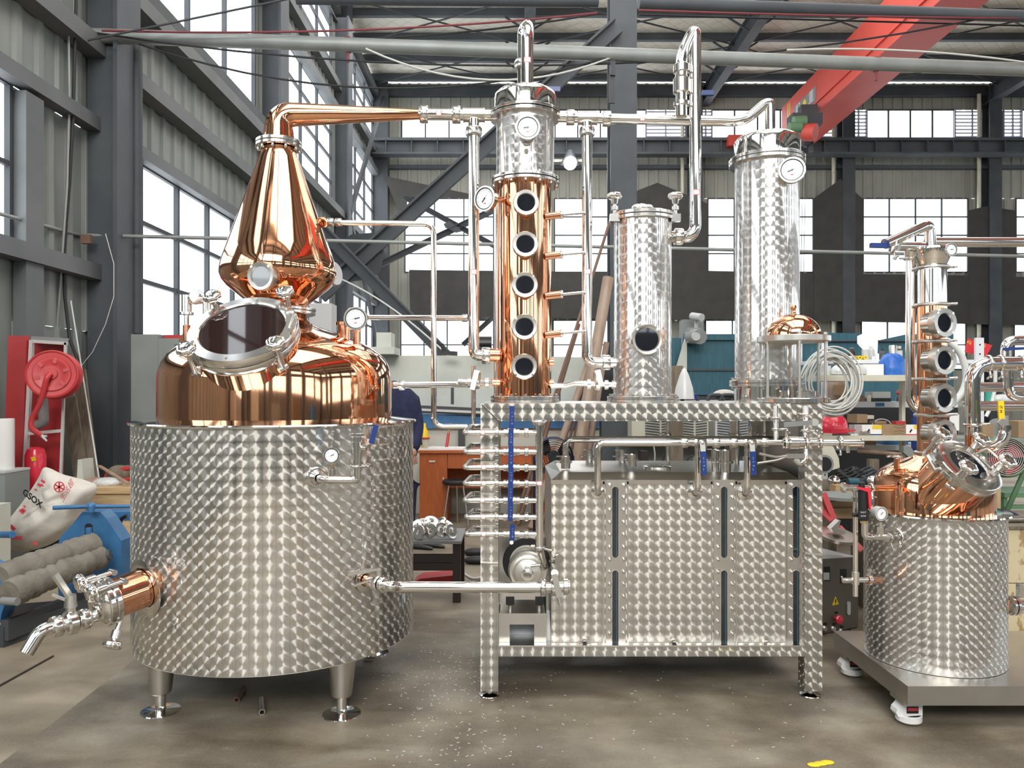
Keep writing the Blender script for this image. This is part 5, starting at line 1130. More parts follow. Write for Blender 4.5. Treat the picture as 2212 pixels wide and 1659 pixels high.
solo('valve_lever', MB().beam(P(2168,754,yr+.05), P(2300,750,yr+.05), .02, .014), 'bluegrip', 'dark blue valve lever on the arched pipe at right edge', 'lever')
for b, r_, y_, lb in ((523,.026,4.05,'copper-toned pipe running right from the small still head'),(836,.026,4.1,'upper polished pipe running off the right edge behind the slim column'),(877,.026,4.1,'lower polished pipe running off the right edge behind the slim column')):
    pipe('cross_pipe', [P(2000 if b == 523 else (2090 if b == 836 else 2075), b, y_), P(2340,b,y_)], r_, lb)
yl = 3.72
yv_ = thing('yellow_valve', 'steel elbow valve with an upright yellow lever at the right edge', 'valve', P(2150,975,yl))
part('elbow', MB().tube(bend([P(2128,968,yl+.05), P(2160,962,yl), P(2171,935,yl), P(2171,918,yl)], .05), .026, 20), 'mirror', yv_)
part('body', MB().cyl(P(2170,932,yl), P(2170,898,yl), .017, n=18).ringbar(P(2171,934,yl), U, .027, .010, n=8).box(P(2165,913,yl-.02), (.035,.01,.035), Matrix.Rotation(.8,3,'Y')), 'satin', yv_)
part('lever', MB().beam(P(2163,905,yl-.025), P(2161,866,yl-.025), .028, .010, (0,-1,0)), 'yellow', yv_, 'yellow lever'); text('IT M', .018, P(2162,884,yl-.031), (0,0,-1), (1,0,0), 'black', yv_)
# ================================================================ left side of the hall
# fire hose cabinet
yh = 7.3
fc = thing('fire_hose_cabinet', 'tall red fire hose cabinet with open front at the left wall', 'cabinet', P(85,1010,yh))
zb_, zt_ = PZ(1040,yh), PZ(733,yh)
x0, x1 = PX(62,yh), PX(146,yh)
part('side_panel', MB().poly([P(18,725,yh-.3), P(63,725,yh), P(50,1042,yh), P(5,1042,yh-.3)]).poly([P(5,1042,yh-.28), P(50,1042,yh+.02), P(63,725,yh+.02), P(18,725,yh-.28)]), 'red', fc, 'red painted door leaf')
part('back_panel', MB().poly([P(66,735,yh+.3), P(144,740,yh+.3), P(136,1050,yh+.3), P(55,1050,yh+.3)]), 'red', fc)
fr_ = MB().beam(P(69,735,yh), P(53,1050,yh), .032, .04, (0,-1,0)).beam(P(68,737,yh), P(146,742,yh), .03, .02, (0,-1,0)).beam(P(142,740,yh), P(131,1040,yh), .022, .02, (0,-1,0)).beam(P(58,937,yh), P(137,930,yh), .03, .03, (0,-1,0)); part('frame', fr_, 'lightgrey', fc, 'pale grey frame'); part('plinth', MB().box2((PX(4,yh),yh-.30,0), (PX(138,yh),yh+.3,PZ(1072,yh)-.001)), 'slate2', fc)
part('top_sheet', MB().poly([P(66,734,yh), P(146,740,yh), P(150,731,yh+.3), P(68,726,yh+.3)]), 'grey', fc)
rl = thing('hose_reel', 'round red hose reel swung half out of the fire hose cabinet', 'reel', P(110,870,yh-.25))
rc_ = P(112,808,yh-.28); rdv = V((.28,-.95,.08)).normalized(); rr = W(50,yh)
part('front_disc', MB().lathe([(.02,.015),(.05,.015),(.055,.005),(.10,.003),(.12,.012),(rr*.70,.012),(rr*.74,.0),(rr*.90,.002),(rr*.95,.012),(rr,.006),(rr,-.01),(rr*.96,-.014),(.0,-.02)], rc_, rdv, 48), 'red', rl, 'embossed red disc')
part('back_disc', MB().lathe([(.0,.01),(rr*.96,.01),(rr*1.02,.0),(rr*1.02,-.015),(0,-.02)], rc_-rdv*.13, rdv, 48), 'red', rl)
part('drum', MB().cyl(rc_-rdv*.12, rc_, rr*.72, n=32, caps=False), 'darkbrown', rl)
X_, Y_, D_ = frame_of(rdv)
part('hub', MB().ringbar(rc_+rdv*.018, rdv, .045, .012, n=24), 'red', rl)
for k in range(6):
    a = 2*math.pi*k/6+.3; pdir = X_*math.cos(a)+Y_*math.sin(a); part('rib', MB().beam(rc_+pdir*rr*.45+rdv*.014, rc_+pdir*rr*.68+rdv*.014, .03, .006, rdv), 'red', rl)
part('hose', MB().tube(bend([rc_+rdv*.04, rc_+rdv*.05+V((-.02,-.02,-.04)), P(88,870,yh-.32), P(68,905,yh-.3), P(66,925,yh-.3), P(88,940,yh-.25)], .12), .024, 14), 'red', rl, 'red rubber hose')
part('nozzle', MB().cyl(P(88,939,yh-.25), P(101,953,yh-.24), .016, .008, n=12).box(P(97,942,yh-.24), (.03,.02,.02)), 'lightgrey', rl, 'grey nozzle')
solo('pipe_elbow', MB().tube(bend([P(92,860,yh+.05), P(95,912,yh+.05), P(80,918,yh+.05)], .07), .045, 16), 'grey', 'grey pipe elbow inside the hose cabinet', 'pipe')
ex = thing('fire_extinguisher', 'red fire extinguisher at the foot of the hose cabinet', 'extinguisher', P(77,1080,yh-.05))
part('body', MB().lathe([(0,0),(.085,.0),(.09,.02),(.09,.40),(.07,.46),(.03,.48),(0,.48)], P(77,1075,yh-.05), n=28), 'redplastic', ex)
part('valve', MB().cyl(P(77,985,yh-.05), P(77,975,yh-.05), .025, n=14).beam(P(64,978,yh-.05), P(92,973,yh-.05), .03, .02), 'black', ex); part('tag', MB().poly([P(66,988,yh-.15), P(76,986,yh-.15), P(78,995,yh-.15), P(69,997,yh-.15)]), 'yellow', ex, 'small yellow tag')
# grey bench and film roll
yb2 = 6.6
bn = thing('grey_bench', 'dark grey steel box bench at the left edge', 'bench', P(20,1120,yb2+.2))
part('top', MB().prism([(PX(-120,yb2),0),(PX(10,yb2),0),(PX(10,yb2),.02),(PX(-120,yb2),.02)], (0,yb2,PZ(1023,yb2)), (1,0,0), (0,0,1), -.35), 'lightgrey', bn, 'pale worn top')
part('box', MB().box2((PX(-120,yb2),yb2+.01,.0), (PX(9,yb2),yb2+.35,PZ(1023,yb2)-.001)), 'cabgrey', bn)
fr2 = thing('film_roll', 'standing roll of white plastic film on the grey bench', 'roll', P(15,1010,yb2+.2))
part('roll', MB().lathe([(.02,0),(.088,0),(.09,.006),(.09,.44),(.086,.445),(.02,.445)], V((PX(6,yb2+.17),yb2+.17,PZ(1023,yb2)+.021)), n=32), 'white', fr2); part('core', MB().cyl(V((PX(6,yb2+.17),yb2+.17,PZ(1023,yb2)+.02)), V((PX(6,yb2+.17),yb2+.17,PZ(1023,yb2)+.45)), .03, n=16), 'cardboard', fr2)
solo('stone_block', MB().box2((PX(-160,5.6),5.6,0), (PX(-35,5.6),5.9,PZ(1098,5.6))), 'machgrey', 'small pale block on the floor at the left edge', 'block', bevel=.02)
# planks leaning by the column
for i, (a, b, c, d, w_, mt_) in enumerate(((150,860,192,1045,30,'oldwood'),(172,800,210,1045,26,'oldwood'),(163,870,180,1040,14,'grey'),(183,870,207,1045,20,'oldwood'))):
    y_ = 7.9+.1*i
    solo('plank', MB().beam(P(a,b,y_+.15), V((PX(c,y_-.15)+.02,y_-.15,.02)), W(w_,y_), .03, (0,-1,.1)), mt_, ['broad weathered plank leaning right of the hose cabinet','weathered plank leaning against the big column','narrow grey board leaning between the planks','short weathered plank leaning nearest the wood crate'][i], 'plank')
solo('stone_wedge', MB().prism([(PX(158,7.2),0),(PX(193,7.2),0),(PX(176,7.2),PZ(993,7.2)),(PX(168,7.2),PZ(993,7.2))], (0,7.2,0), (1,0,0), (0,0,1), -.2), 'machgrey', 'pale pointed block standing behind the white sack', 'block')
solo('thin_rod', MB().cyl(P(153,650,8.2), P(216,1046,7.3), .008, n=8), 'lightgrey', 'thin pale rod leaning against the big column', 'rod')
solo('thin_rod', MB().cyl(P(162,712,8.25), P(195,915,7.9), .006, n=8), 'grey', 'shorter thin grey rod leaning behind the pale rod', 'rod')
# red frame clutter behind the tank
cl_ = thing('red_trolley', 'red tube frame trolley loaded with scrap behind the wood crate', 'trolley', P(256,1030,7.4))
part('frame', MB().tube([P(226,1045,7.4), P(232,1018,7.4), P(290,1010,7.4)], .02, 8).tube([P(226,1040,7.4), P(290,1034,7.3)], .018, 8), 'red', cl_); part('load', MB().sphere(P(258,1022,7.45), .10, 16, 10, (1.2,1,.8)).sphere(P(275,1018,7.45), .06), 'oldwood', cl_)
# wood crate
yw = 6.9
wc_ = thing('wood_crate', 'pale wooden crate behind the blue rolling machine', 'crate', P(245,1130,yw+.3))
part('front_board', MB().box2((PX(196,yw),yw,0), (PX(420,yw),yw+.03,PZ(1066,yw))), 'woodlong', wc_); part('lid', MB().box2((PX(186,yw),yw-.03,PZ(1066,yw)+.001), (PX(425,yw),yw+.75,PZ(1058,yw)+.02)), 'wood', wc_, 'plywood lid'); part('end_board', MB().box2((PX(196,yw),yw+.03,0), (PX(196,yw)+.03,yw+.7,PZ(1066,yw))), 'woodlong', wc_)
zc = PZ(1058,yw)+.022
solo('film_scrap', MB().sphere(V((PX(232,7.1),7.1,zc+.02)), .14, 16, 8, (1,.8,.35)), 'plastic', 'crumpled clear film lying on the wood crate', 'film')
solo('old_rag', MB().sphere(V((PX(205,7.1),7.1,zc+.02)), .10, 16, 8, (1.1,.8,.5)), 'kraft', 'brown rag lying on the corner of the wood crate', 'rag')
solo('wood_strip', MB().beam(P(214,1006,7.3), V((PX(278,7.0),7.0,zc+.02)), .035, .012), 'kraft', 'curved brown strip leaning onto the wood crate', 'strip')
# white woven sack
ys = 6.45
prof = [(.00,1165),(.0,0)]
out_ = [(8,1150),(20,1172),(35,1182),(60,1184),(110,1170),(150,1140),(168,1105),(203,1056),(182,1048),(160,1040),(130,1034),(115,1025),(100,1018),(92,1020),(88,1036),(72,1062),(52,1092),(30,1120),(14,1142)]
out_ = [(98+(a-98)*1.17, 1102+(b-1102)*1.12) for a, b in out_]
cxs = sum(a for a, _ in out_)/len(out_); cys = sum(b for _, b in out_)/len(out_)
mb = MB(); rings = []
def odist(x, y):
    b_ = 1e9
    for k in range(len(out_)):
        p_, q_ = V(out_[k]), V(out_[(k+1) % len(out_)]); d_ = q_-p_; t_ = max(0, min(1, (V((x,y))-p_).dot(d_)/d_.length_squared)); b_ = min(b_, (V((x,y))-p_-d_*t_).length)
    return b_
def sdy(x, y): return -.27*(1-math.exp(-odist(x, y)/24))+.026*math.sin(x*.11+y*.05)*math.sin(y*.09-x*.04)+.014*math.sin(x*.23-y*.17)
for s_ in (1.0,.97,.9,.78,.62,.45,.28,.12,.01):
    rings.append([P(cxs+(a-cxs)*s_, cys+(b-cys)*s_, ys+(sdy(cxs+(a-cxs)*s_, cys+(b-cys)*s_) if s_ < 1 else 0)) for a, b in out_])
n_ = len(out_); mb.quadgrid(rings[::-1], [[(i*.1, j*.1) for i in range(n_+1)] for j in range(9)], flip=False)
back = [[P(cxs+(a-cxs)*s_, cys+(b-cys)*s_, ys+dy) for a, b in out_] for s_, dy in ((1,0),(.9,.12),(.05,.2))]
mb.quadgrid(back, [[(i*.1, j*.1) for i in range(n_+1)] for j in range(3)])
sk = thing('woven_sack', 'slumped white woven sack with red and black print on the floor', 'sack', P(95,1184,ys-.1))
b_ = part('sack_body', mb, 'sack', sk); sm = b_.modifiers.new('s', 'SUBSURF'); sm.levels = sm.render_levels = 2
us = V((.80,-.05,-.60)); up_ = V((.58,.0,.78))
def onsack(a, b, o=.30): return P(a, b, ys-o)
text('GSOX', .068, onsack(70,1077,.335), (P(78,1085,ys)-P(56,1068,ys)), (P(70,1066,ys)-P(63,1086,ys)), 'black', sk, off=.0022)
for i, (a, b, s_) in enumerate(((80,1048,.05),(88,1040,.05),(86,1048,.035),(72,1058,.03),(48,1094,.03),(42,1105,.06),(46,1102,.05),(22,1140,.07))):
    part('print_patch', MB().box(onsack(a+5, b, .27), (s_*.7,.004,s_*.4), Matrix.Rotation(.7,3,'Y')), 'sackred', sk)
part('print_emblem', MB().ringbar(onsack(128,1052,.325), (0,-1,0), .044, .004, .036, 24).box(onsack(128,1052,.325), (.07,.004,.012), Matrix.Rotation(.5,3,'Y')).box(onsack(128,1052,.325), (.07,.004,.012), Matrix.Rotation(-.5,3,'Y')).box(onsack(128,1052,.325), (.012,.004,.07)), 'sackred', sk, 'red round emblem')
text('生活超', .06, onsack(145,1060,.33), (P(150,1048,ys)-P(136,1072,ys)), (P(140,1054,ys)-P(146,1066,ys)), 'sackred', sk)
part('print_band', MB().box(onsack(36,1162,.26), (.09,.004,.026)).box(onsack(76,1174,.26), (.04,.004,.022), Matrix.Rotation(.6,3,'Y')), 'sackred', sk)
# blue plate rolling machine
y0_ = 5.3
rm = thing('rolling_machine', 'blue plate rolling machine with two wrapped rollers, left of the still', 'machine', P(190,1330,y0_))
pts_ = [(122,1190),(122,1215),(128,1312),(262,1312),(262,1168),(230,1120),(216,1106),(178,1106),(158,1130),(130,1160)]
part('end_frame', MB().prism([(PX(a,y0_),PZ(b,y0_)) for a, b in pts_], (0,y0_,0), (1,0,0), (0,0,1), -.14), 'bluemach', rm, 'blue angular end frame', bevel=.008)
yfz = y0_-.141
def slot(nm, pts, mt_, y=yfz): part(nm, MB().prism([(PX(a,y),PZ(b,y)) for a, b in pts], (0,y,0), (1,0,0), (0,0,1), -.003), mt_, rm)
slot('slot', [(183,1136),(187,1131),(196,1131),(200,1136),(200,1180),(183,1180)], 'black'); slot('slot', [(215,1195),(236,1192),(243,1199),(240,1207),(215,1210)], 'black')
part('screw', MB().cyl(P(197,1106,y0_-.07), P(197,1094,y0_-.07), .022, n=16).cyl(P(192,1165,y0_-.17), P(192,1140,y0_-.17), .02, n=14), 'bluemach', rm)
part('cross_handle', MB().tube([P(114,1097,y0_-.2), P(190,1094,y0_-.07), P(205,1094,y0_-.05), P(300,1094,y0_+.1)], .014, 12).sphere(P(197,1094,y0_-.06), .03), 'bluemach', rm, 'blue cross handle')
def roller(p, q, r, nm):
    n_ = 26; pts = [V(p).lerp(V(q), i/n_) for i in range(n_+1)]; R2 = random.Random(int(r*1e4)); part(nm, MB().tube(pts, [r*(1+.12*R2.uniform(-1,1)) for _ in pts], 18), 'bandage', rm, 'roller wrapped in grey cloth')
roller(P(0,1250,4.5), P(200,1178,y0_-.16), .083, 'wrapped_roller'); roller(P(20,1282,4.45), P(216,1202,y0_-.16), .078, 'wrapped_roller')
part('roller_tip', MB().cyl(P(210,1202,y0_-.2), P(238,1198,y0_-.18), .035, n=18), 'slate2', rm)
part('near_frame', MB().prism([(PX(a,4.5),PZ(b,4.5)) for a, b in ((-60,1200),(2,1235),(30,1262),(22,1290),(10,1305),(2,1330),(0,1345),(-60,1360))], (0,4.5,0), (1,0,0), (0,0,1), -.12), 'bluemach', rm, bevel=.006)
part('axle_stub', MB().cyl(P(5,1298,4.37), P(38,1300,4.34), .022, n=14), 'grey', rm)
for a, b, c, d in ((10,1332,215,1245),(0,1372,235,1290)):
    p_, q_ = P(a,b,4.5), P(c,d,y0_); p_.z = q_.z = .06 if b > 1350 else .10; part('base_channel', MB().beam(p_, q_, .05, .12), 'slate2', rm)
part('base_plate', MB().poly([P(25,1305,4.7), P(135,1297,5.0), P(200,1275,5.3), P(20,1335,4.5)]), 'darkbrown', rm)
part('far_beam', MB().box2((PX(210,5.6),5.6,PZ(1125,5.6)), (PX(300,5.6),5.75,PZ(1106,5.6))), 'bluemach', rm); part('crank', MB().tube([P(260,1128,5.5), P(263,1120,5.5), P(274,1114,5.5)], .014, 10), 'black', rm)
solo('blue_tube', MB().cyl(P(-20,1155,5.2), P(27,1155,5.0), .022, n=14), 'bluemach', 'blue tube handle poking in from the left edge beside the sack', 'tube')
# grey machine cabinet below the window
ycg = 8.6
gm = thing('grey_cabinet', 'grey sheet metal machine cabinet below the left window', 'cabinet', P(340,1100,ycg))
part('left_panel', MB().box2((PX(283,ycg),ycg,0), (PX(342,ycg),ycg+.8,PZ(722,ycg))), 'cabgrey', gm, bevel=.01); part('right_panel', MB().box2((PX(344,ycg),ycg-.02,0), (PX(640,ycg),ycg+.8,PZ(731,ycg))), 'cabgrey', gm, bevel=.01)
part('red_cap', MB().box2((PX(345,ycg),ycg+.1,PZ(731,ycg)), (PX(640,ycg),ycg+.7,PZ(722,ycg))), 'red', gm); part('switch', MB().box2((PX(381,ycg),ycg-.04,PZ(759,ycg)), (PX(393,ycg),ycg-.02,PZ(745,ycg))), 'black', gm); part('switch_label', MB().box2((PX(383,ycg),ycg-.045,PZ(757,ycg)), (PX(391,ycg),ycg-.04,PZ(747,ycg))), 'paper', gm)
# pale cabinet behind the copper neck
solo('white_board', MB().box2((PX(668,10),10,0), (PX(716,10),10.3,PZ(655,10))), 'lightgrey', 'pale upright panel standing behind the still neck', 'panel', bevel=.02)
# loose things on the floor
solo('rod_on_floor', MB().cyl(P(-60,1520,3.7).xyz*1.0+V((0,0,0)), P(115,1419,4.33), .006, n=8), 'rust', 'thin dark rod lying on the floor at left', 'rod') if False else None
def fl_(px_, py_): y = CZ*F/(py_-HY); return V((PX(px_,y),y,0))
solo('thin_floor_rod', MB().cyl(fl_(-40,1505)+V((0,0,.006)), fl_(115,1419)+V((0,0,.006)), .005, n=8), 'darkbrown', 'thin dark rod lying on the floor at the left edge', 'rod')
tb = MB(); a, b = fl_(526,1494)+V((0,0,.016)), fl_(511,1520)+V((0,0,.016)); tb.lathe([(.010,0),(.0145,0),(.0145,(b-a).length),(.010,(b-a).length),(.010,0)], a, b-a, 18); solo('tube_offcut', tb, 'rust', 'short dark tube offcut lying under the large still', 'tube')
tb = MB(); a, b = fl_(564,1518)+V((0,0,.016)), fl_(566,1546)+V((0,0,.016)); tb.lathe([(.010,0),(.0145,0),(.0145,(b-a).length),(.010,(b-a).length),(.010,0)], a, b-a, 18); solo('tube_offcut', tb, 'satin', 'short bright tube offcut lying under the large still', 'tube')
solo('cigarette_butt', MB().cyl(fl_(786,1430)+V((0,0,.006)), fl_(806,1430)+V((0,0,.006)), .005, n=10), 'kraft', 'tiny brown stub on the floor behind the right still leg', 'stub')
lf = MB(); c = fl_(1775,1655)
for i in range(3): lf.sphere(c+V((.03*(i-1),.01*i,.006)), .03, 10, 6, (1,.6,.2))
solo('yellow_scrap', lf, 'yellow', 'small yellow scrap on the floor at the bottom edge', 'scrap')
# steel sheet on the floor and metal shavings
e1, e2 = fl_(-120,1745), fl_(285,1430)
sh_ = MB().prism([(e1.x,e1.y),(7.5,1.35),(7.5,5.28),(e2.x+(5.28-e2.y)*(e2.x-e1.x)/(e2.y-e1.y),5.28)], (0,0,.0005), (1,0,0), (0,1,0), .003)
solo('floor_sheet', sh_, 'sheet', 'large worn steel sheet laid on the floor under the stills', 'sheet')
sv_ = MB(); R3 = random.Random(3)
for i in range(420):
    if i < 330: p_ = fl_(R3.gauss(960,90), R3.gauss(1450,50) if R3.random() < .6 else R3.uniform(1400,1659))
    else: p_ = fl_(R3.uniform(900,1800), R3.uniform(1440,1650))
    if p_.y < 1.6 or p_.y > 5: continue
    a = R3.uniform(0,6.28); L = R3.uniform(.002,.008); d_ = V((math.cos(a), math.sin(a), 0))*L; z = V((0,0,.0045))
    sv_.beam(p_+z-d_, p_+z+d_, .0017, .0014)
o_ = solo('metal_shavings', sv_, 'shelfwhite', 'bright metal shavings scattered on the floor sheet', 'shavings'); o_['kind'] = 'stuff'
# ================================================================ middle background
# long pale shearing machine
ym_ = 9.8
sm_ = thing('shearing_machine', 'long pale grey-green machine body with blue base behind the columns', 'machine', P(1000,1020,ym_))
part('upper_body', MB().prism([(PX(a,ym_),PZ(b,ym_)) for a, b in ((790,768),(1062,768),(1288,772),(1288,905),(780,872))], (0,ym_,0), (1,0,0), (0,0,1), -.4), 'machgrey', sm_, bevel=.01)
part('rail', MB().beam(P(800,876,ym_-.45), P(1288,898,ym_-.45), .05, .06).beam(P(800,884,ym_-.45), P(1288,906,ym_-.45), .03, .03), 'slate2', sm_); part('rail', MB().beam(P(800,880,ym_-.47), P(1288,902,ym_-.47), .04, .03), 'lightgrey', sm_)
part('blue_beam', MB().box2((PX(800,ym_),ym_-.42,PZ(922,ym_)), (PX(1288,ym_),ym_,PZ(893,ym_))), 'bluemach', sm_, 'blue beam'); part('lower_body', MB().box2((PX(790,ym_),ym_-.35,0), (PX(1288,ym_),ym_+.2,PZ(922,ym_))), 'machgrey', sm_)
for a in (980,1200): part('strut', MB().box2((PX(a,ym_),ym_-.46,PZ(872,ym_)), (PX(a+6,ym_),ym_-.42,PZ(838,ym_))), 'slate2', sm_)
part('side_strip', MB().box2((PX(995,ym_),ym_-.45,PZ(1000,ym_)), (PX(1008,ym_),ym_-.35,PZ(925,ym_))), 'slate2', sm_)
wb = thing('white_motor_box', 'white box on a plinth standing on the pale machine', 'box', P(845,768,ym_))
part('box', MB().box2((PX(822,ym_),ym_-.3,PZ(752,ym_)), (PX(853,ym_),ym_,PZ(722,ym_))), 'machgrey', wb, bevel=.01); part('plinth', MB().box2((PX(812,ym_),ym_-.4,PZ(768,ym_)+.001), (PX(862,ym_),ym_+.1,PZ(753,ym_))), 'machgrey', wb)
solo('black_motor', MB().cyl(P(1033,742,9.7), P(1062,742,9.7), .09, n=20).box(P(1045,757,9.7), (.2,.2,.08)), 'black', 'black motor on the pale machine left of the copper column', 'motor')
solo('black_tool', MB().beam(P(955,762,9.5), P(988,764,9.5), .1, .05).cyl(P(958,762,9.5), P(955,742,9.5), .02), 'black', 'black clamp tool on the edge of the pale machine', 'tool')
# orange desk
yd = 8.72
dk = thing('office_desk', 'orange-brown wooden desk with paper on top behind the manifold', 'desk', P(1050,1115,yd+.3)); zt = PZ(973,yd)
part('desk_top', MB().box2((PX(903,yd),yd-.03,zt-.03), (PX(1215,yd),yd+.65,zt)), 'orange', dk, bevel=.004)
part('cabinet', MB().box2((PX(906,yd),yd,0), (PX(966,yd),yd+.6,zt-.031)), 'orange', dk, bevel=.004); part('cabinet', MB().box2((PX(1150,yd),yd,0), (PX(1212,yd),yd+.6,zt-.031)), 'orange', dk, bevel=.004)
part('back_panel', MB().box2((PX(966,yd),yd+.4,.35), (PX(1150,yd),yd+.42,zt-.031)), 'orange', dk); part('drawer', MB().box2((PX(967,yd),yd+.0,PZ(1012,yd)), (PX(1149,yd),yd+.5,zt-.032)), 'orange', dk)
part('handle', MB().box2((PX(957,yd),yd-.02,PZ(1046,yd)), (PX(959,yd),yd-.001,PZ(1031,yd))), 'white', dk, 'white upright handle'); part('lock', MB().box2((PX(927,yd),yd-.012,PZ(998,yd)), (PX(940,yd),yd-.001,PZ(995,yd))), 'white', dk)
solo('paper_stack', MB().prism([(-.30,0),(.28,.05),(.33,.30),(-.16,.42)], V((PX(955,yd),yd,zt+.001)), (1,0,0), (0,1,0), .02), 'paper', 'loose white papers on the orange desk', 'paper')
bt = thing('glue_bottle', 'yellow and black bottle on the orange desk beside the worker', 'bottle', P(917,972,yd+.2)); c = V((PX(917,yd+.2),yd+.2,zt+.001)); part('body', MB().lathe([(0,0),(.045,0),(.045,.20),(.02,.25),(.016,.30),(0,.30)], c, n=18), 'yellow', bt); part('band', MB().cyl(c+V((0,0,.05)), c+V((0,0,.13)), .046, n=18, caps=False), 'black', bt)
cp = thing('paper_cup', 'white and red cup on the orange desk front edge', 'cup', P(919,972,yd+.05)); c = V((PX(919,yd+.05),yd+.05,zt+.001)); part('cup_body', MB().lathe([(0,0),(.03,0),(.042,.13)], c, n=18), 'cream', cp); part('lid', MB().ringbar(c+V((0,0,.135)), U, .05, .015, n=18), 'red', cp, 'red lid')
br2 = thing('paint_brush', 'red-handled paint brush leaning on the orange desk', 'brush', P(968,972,yd+.25)); part('handle', MB().cyl(V((PX(964,yd+.25),yd+.25,zt+.001)), P(969,936,yd+.3), .018, n=10), 'red', br2); part('bristles', MB().cyl(P(969,936,yd+.3), P(974,915,yd+.33), .014, .02, n=10), 'kraft', br2)
st = thing('bar_stool', 'small round stool tucked under the orange desk', 'stool', P(985,1130,8.6)); part('seat', MB().ringbar(P(986,1041,8.6), U, .16, .05, n=28, bev=.015), 'blackrub', st)
for dx, dy in ((-.11,-.09),(.11,-.09),(.0,.12)): part('leg', MB().cyl(P(986,1045,8.6)+V((dx*.7,dy*.7,0)), V((PX(986,8.6)+dx*1.3,8.6+dy*1.3,0)), .010, n=10), 'satin', st)
# worker bent over behind the still, seen from the back
pw = thing('person', 'person in dark navy work clothes bent over behind the large still', 'person', (PX(872,7.4),7.4,0))
def body(chain, nm, mt_, sub=2):
    vs = []; es = []; rs = []
    for pts in chain:
        prev = None
        for (p, r) in pts:
            key = None
            for i, q in enumerate(vs):
                if (V(q)-V(p)).length < 1e-4: key = i
            if key is None: vs.append(tuple(p)); rs.append(r); key = len(vs)-1
            if prev is not None: es.append((prev, key))
            prev = key
    off = V(pw.location); me = bpy.data.meshes.new(nm); me.from_pydata([tuple(V(v)-off) for v in vs], es, []); me.materials.append(M[mt_])
    o = bpy.data.objects.new(nm, me); COL.objects.link(o); o.parent = pw
    sk_ = o.modifiers.new('skin', 'SKIN'); sk_.use_smooth_shade = True
    for i, d_ in enumerate(me.skin_vertices[0].data): d_.radius = rs[i] if isinstance(rs[i], tuple) else (rs[i], rs[i])
    me.skin_vertices[0].data[0].use_root = True
    s2 = o.modifiers.new('sub', 'SUBSURF'); s2.levels = s2.render_levels = sub; return o
py = 7.4
def Q(a, b, dy=0): return P(a, b, py+dy)
pel, ch, nk = Q(872,985), Q(862,870,-.05), Q(832,822,-.12)
body([[(pel,.155),(Q(868,930,-.02),.15),(ch,.165),(nk,.10)], [(ch,.165),(Q(893,868,.02),.085),(Q(901,925,.0),.075),(Q(893,975,-.15),.06)], [(ch,.165),(Q(835,880,-.1),.08),(Q(815,940,-.1),.07),(Q(790,980,-.15),.055)],
      [(pel,.155),(Q(880,1010,.02),.105),(Q(882,1075,.02),.085),(Q(880,1150,.05),.075)], [(pel,.155),(Q(862,1010,-.02),.105),(Q(858,1075,-.04),.085),(Q(862,1150,.0),.075)]], 'work_clothes', 'navy').__setitem__('label', 'dark navy jacket and trousers')
M['skin'] = mat('skin', (.46,.28,.20), .6); M['hair'] = mat('hair_black', (.012,.010,.010), .6)
hd_ = MB().sphere(Q(812,812,-.15), .105, 24, 16, (.85,1,1.15)); hd_.sphere(Q(803,818,-.22), .03, 10, 8).cyl(Q(820,820,-.13), Q(834,826,-.12), .06, n=16); part('head', hd_, 'skin', pw)
part('hair', MB().sphere(Q(813,809,-.14), .111, 24, 12, (.86,1,1.15), -5, 90), 'hair', pw)
for a, b, dy in ((893,978,-.15),(790,984,-.15)):
    h_ = MB().sphere(Q(a,b,dy), .045, 14, 10, (.7,.9,1))
    for k in range(4): h_.tube([Q(a,b,dy)+V((-.03+.02*k,-.01,-.03)), Q(a,b,dy)+V((-.03+.02*k,-.02,-.075-.008*(k in (1,2)))), Q(a,b,dy)+V((-.03+.02*k,-.0,-.10-.010*(k in (1,2))))], [.011,.010,.008], 8)
    h_.tube([Q(a,b,dy)+V((-.03,-.02,.0)), Q(a,b,dy)+V((-.055,-.03,-.035)), Q(a,b,dy)+V((-.052,-.03,-.06))], [.012,.011,.009], 8); part('hand', h_, 'skin', pw)
for a, dy in ((886,.02),(862,-.06)):
    c = V((PX(a,py),py+dy,0)); sh2 = MB()
    sec = [(.0,-.10,.045,.05),(.03,-.06,.05,.075),(.06,.02,.05,.08),(.10,.10,.048,.055),(.13,.17,.045,.04),(.15,.21,.03,.025)]
    rings = [[c+V((dx+ (y_)*.9, -y_*.35+w_*math.cos(t)*.8, max(.004, h_*.5+h_*.5*math.sin(t)))) for t in [2*math.pi*i/14 for i in range(14)]] for dx, y_, w_, h_ in sec]
    sh2.quadgrid(rings, [[(i*.02, j*.02) for i in range(15)] for j in range(6)]); sh2.poly(rings[0][::-1]).poly(rings[-1]); part('shoe', sh2, 'black', pw, 'black shoe')
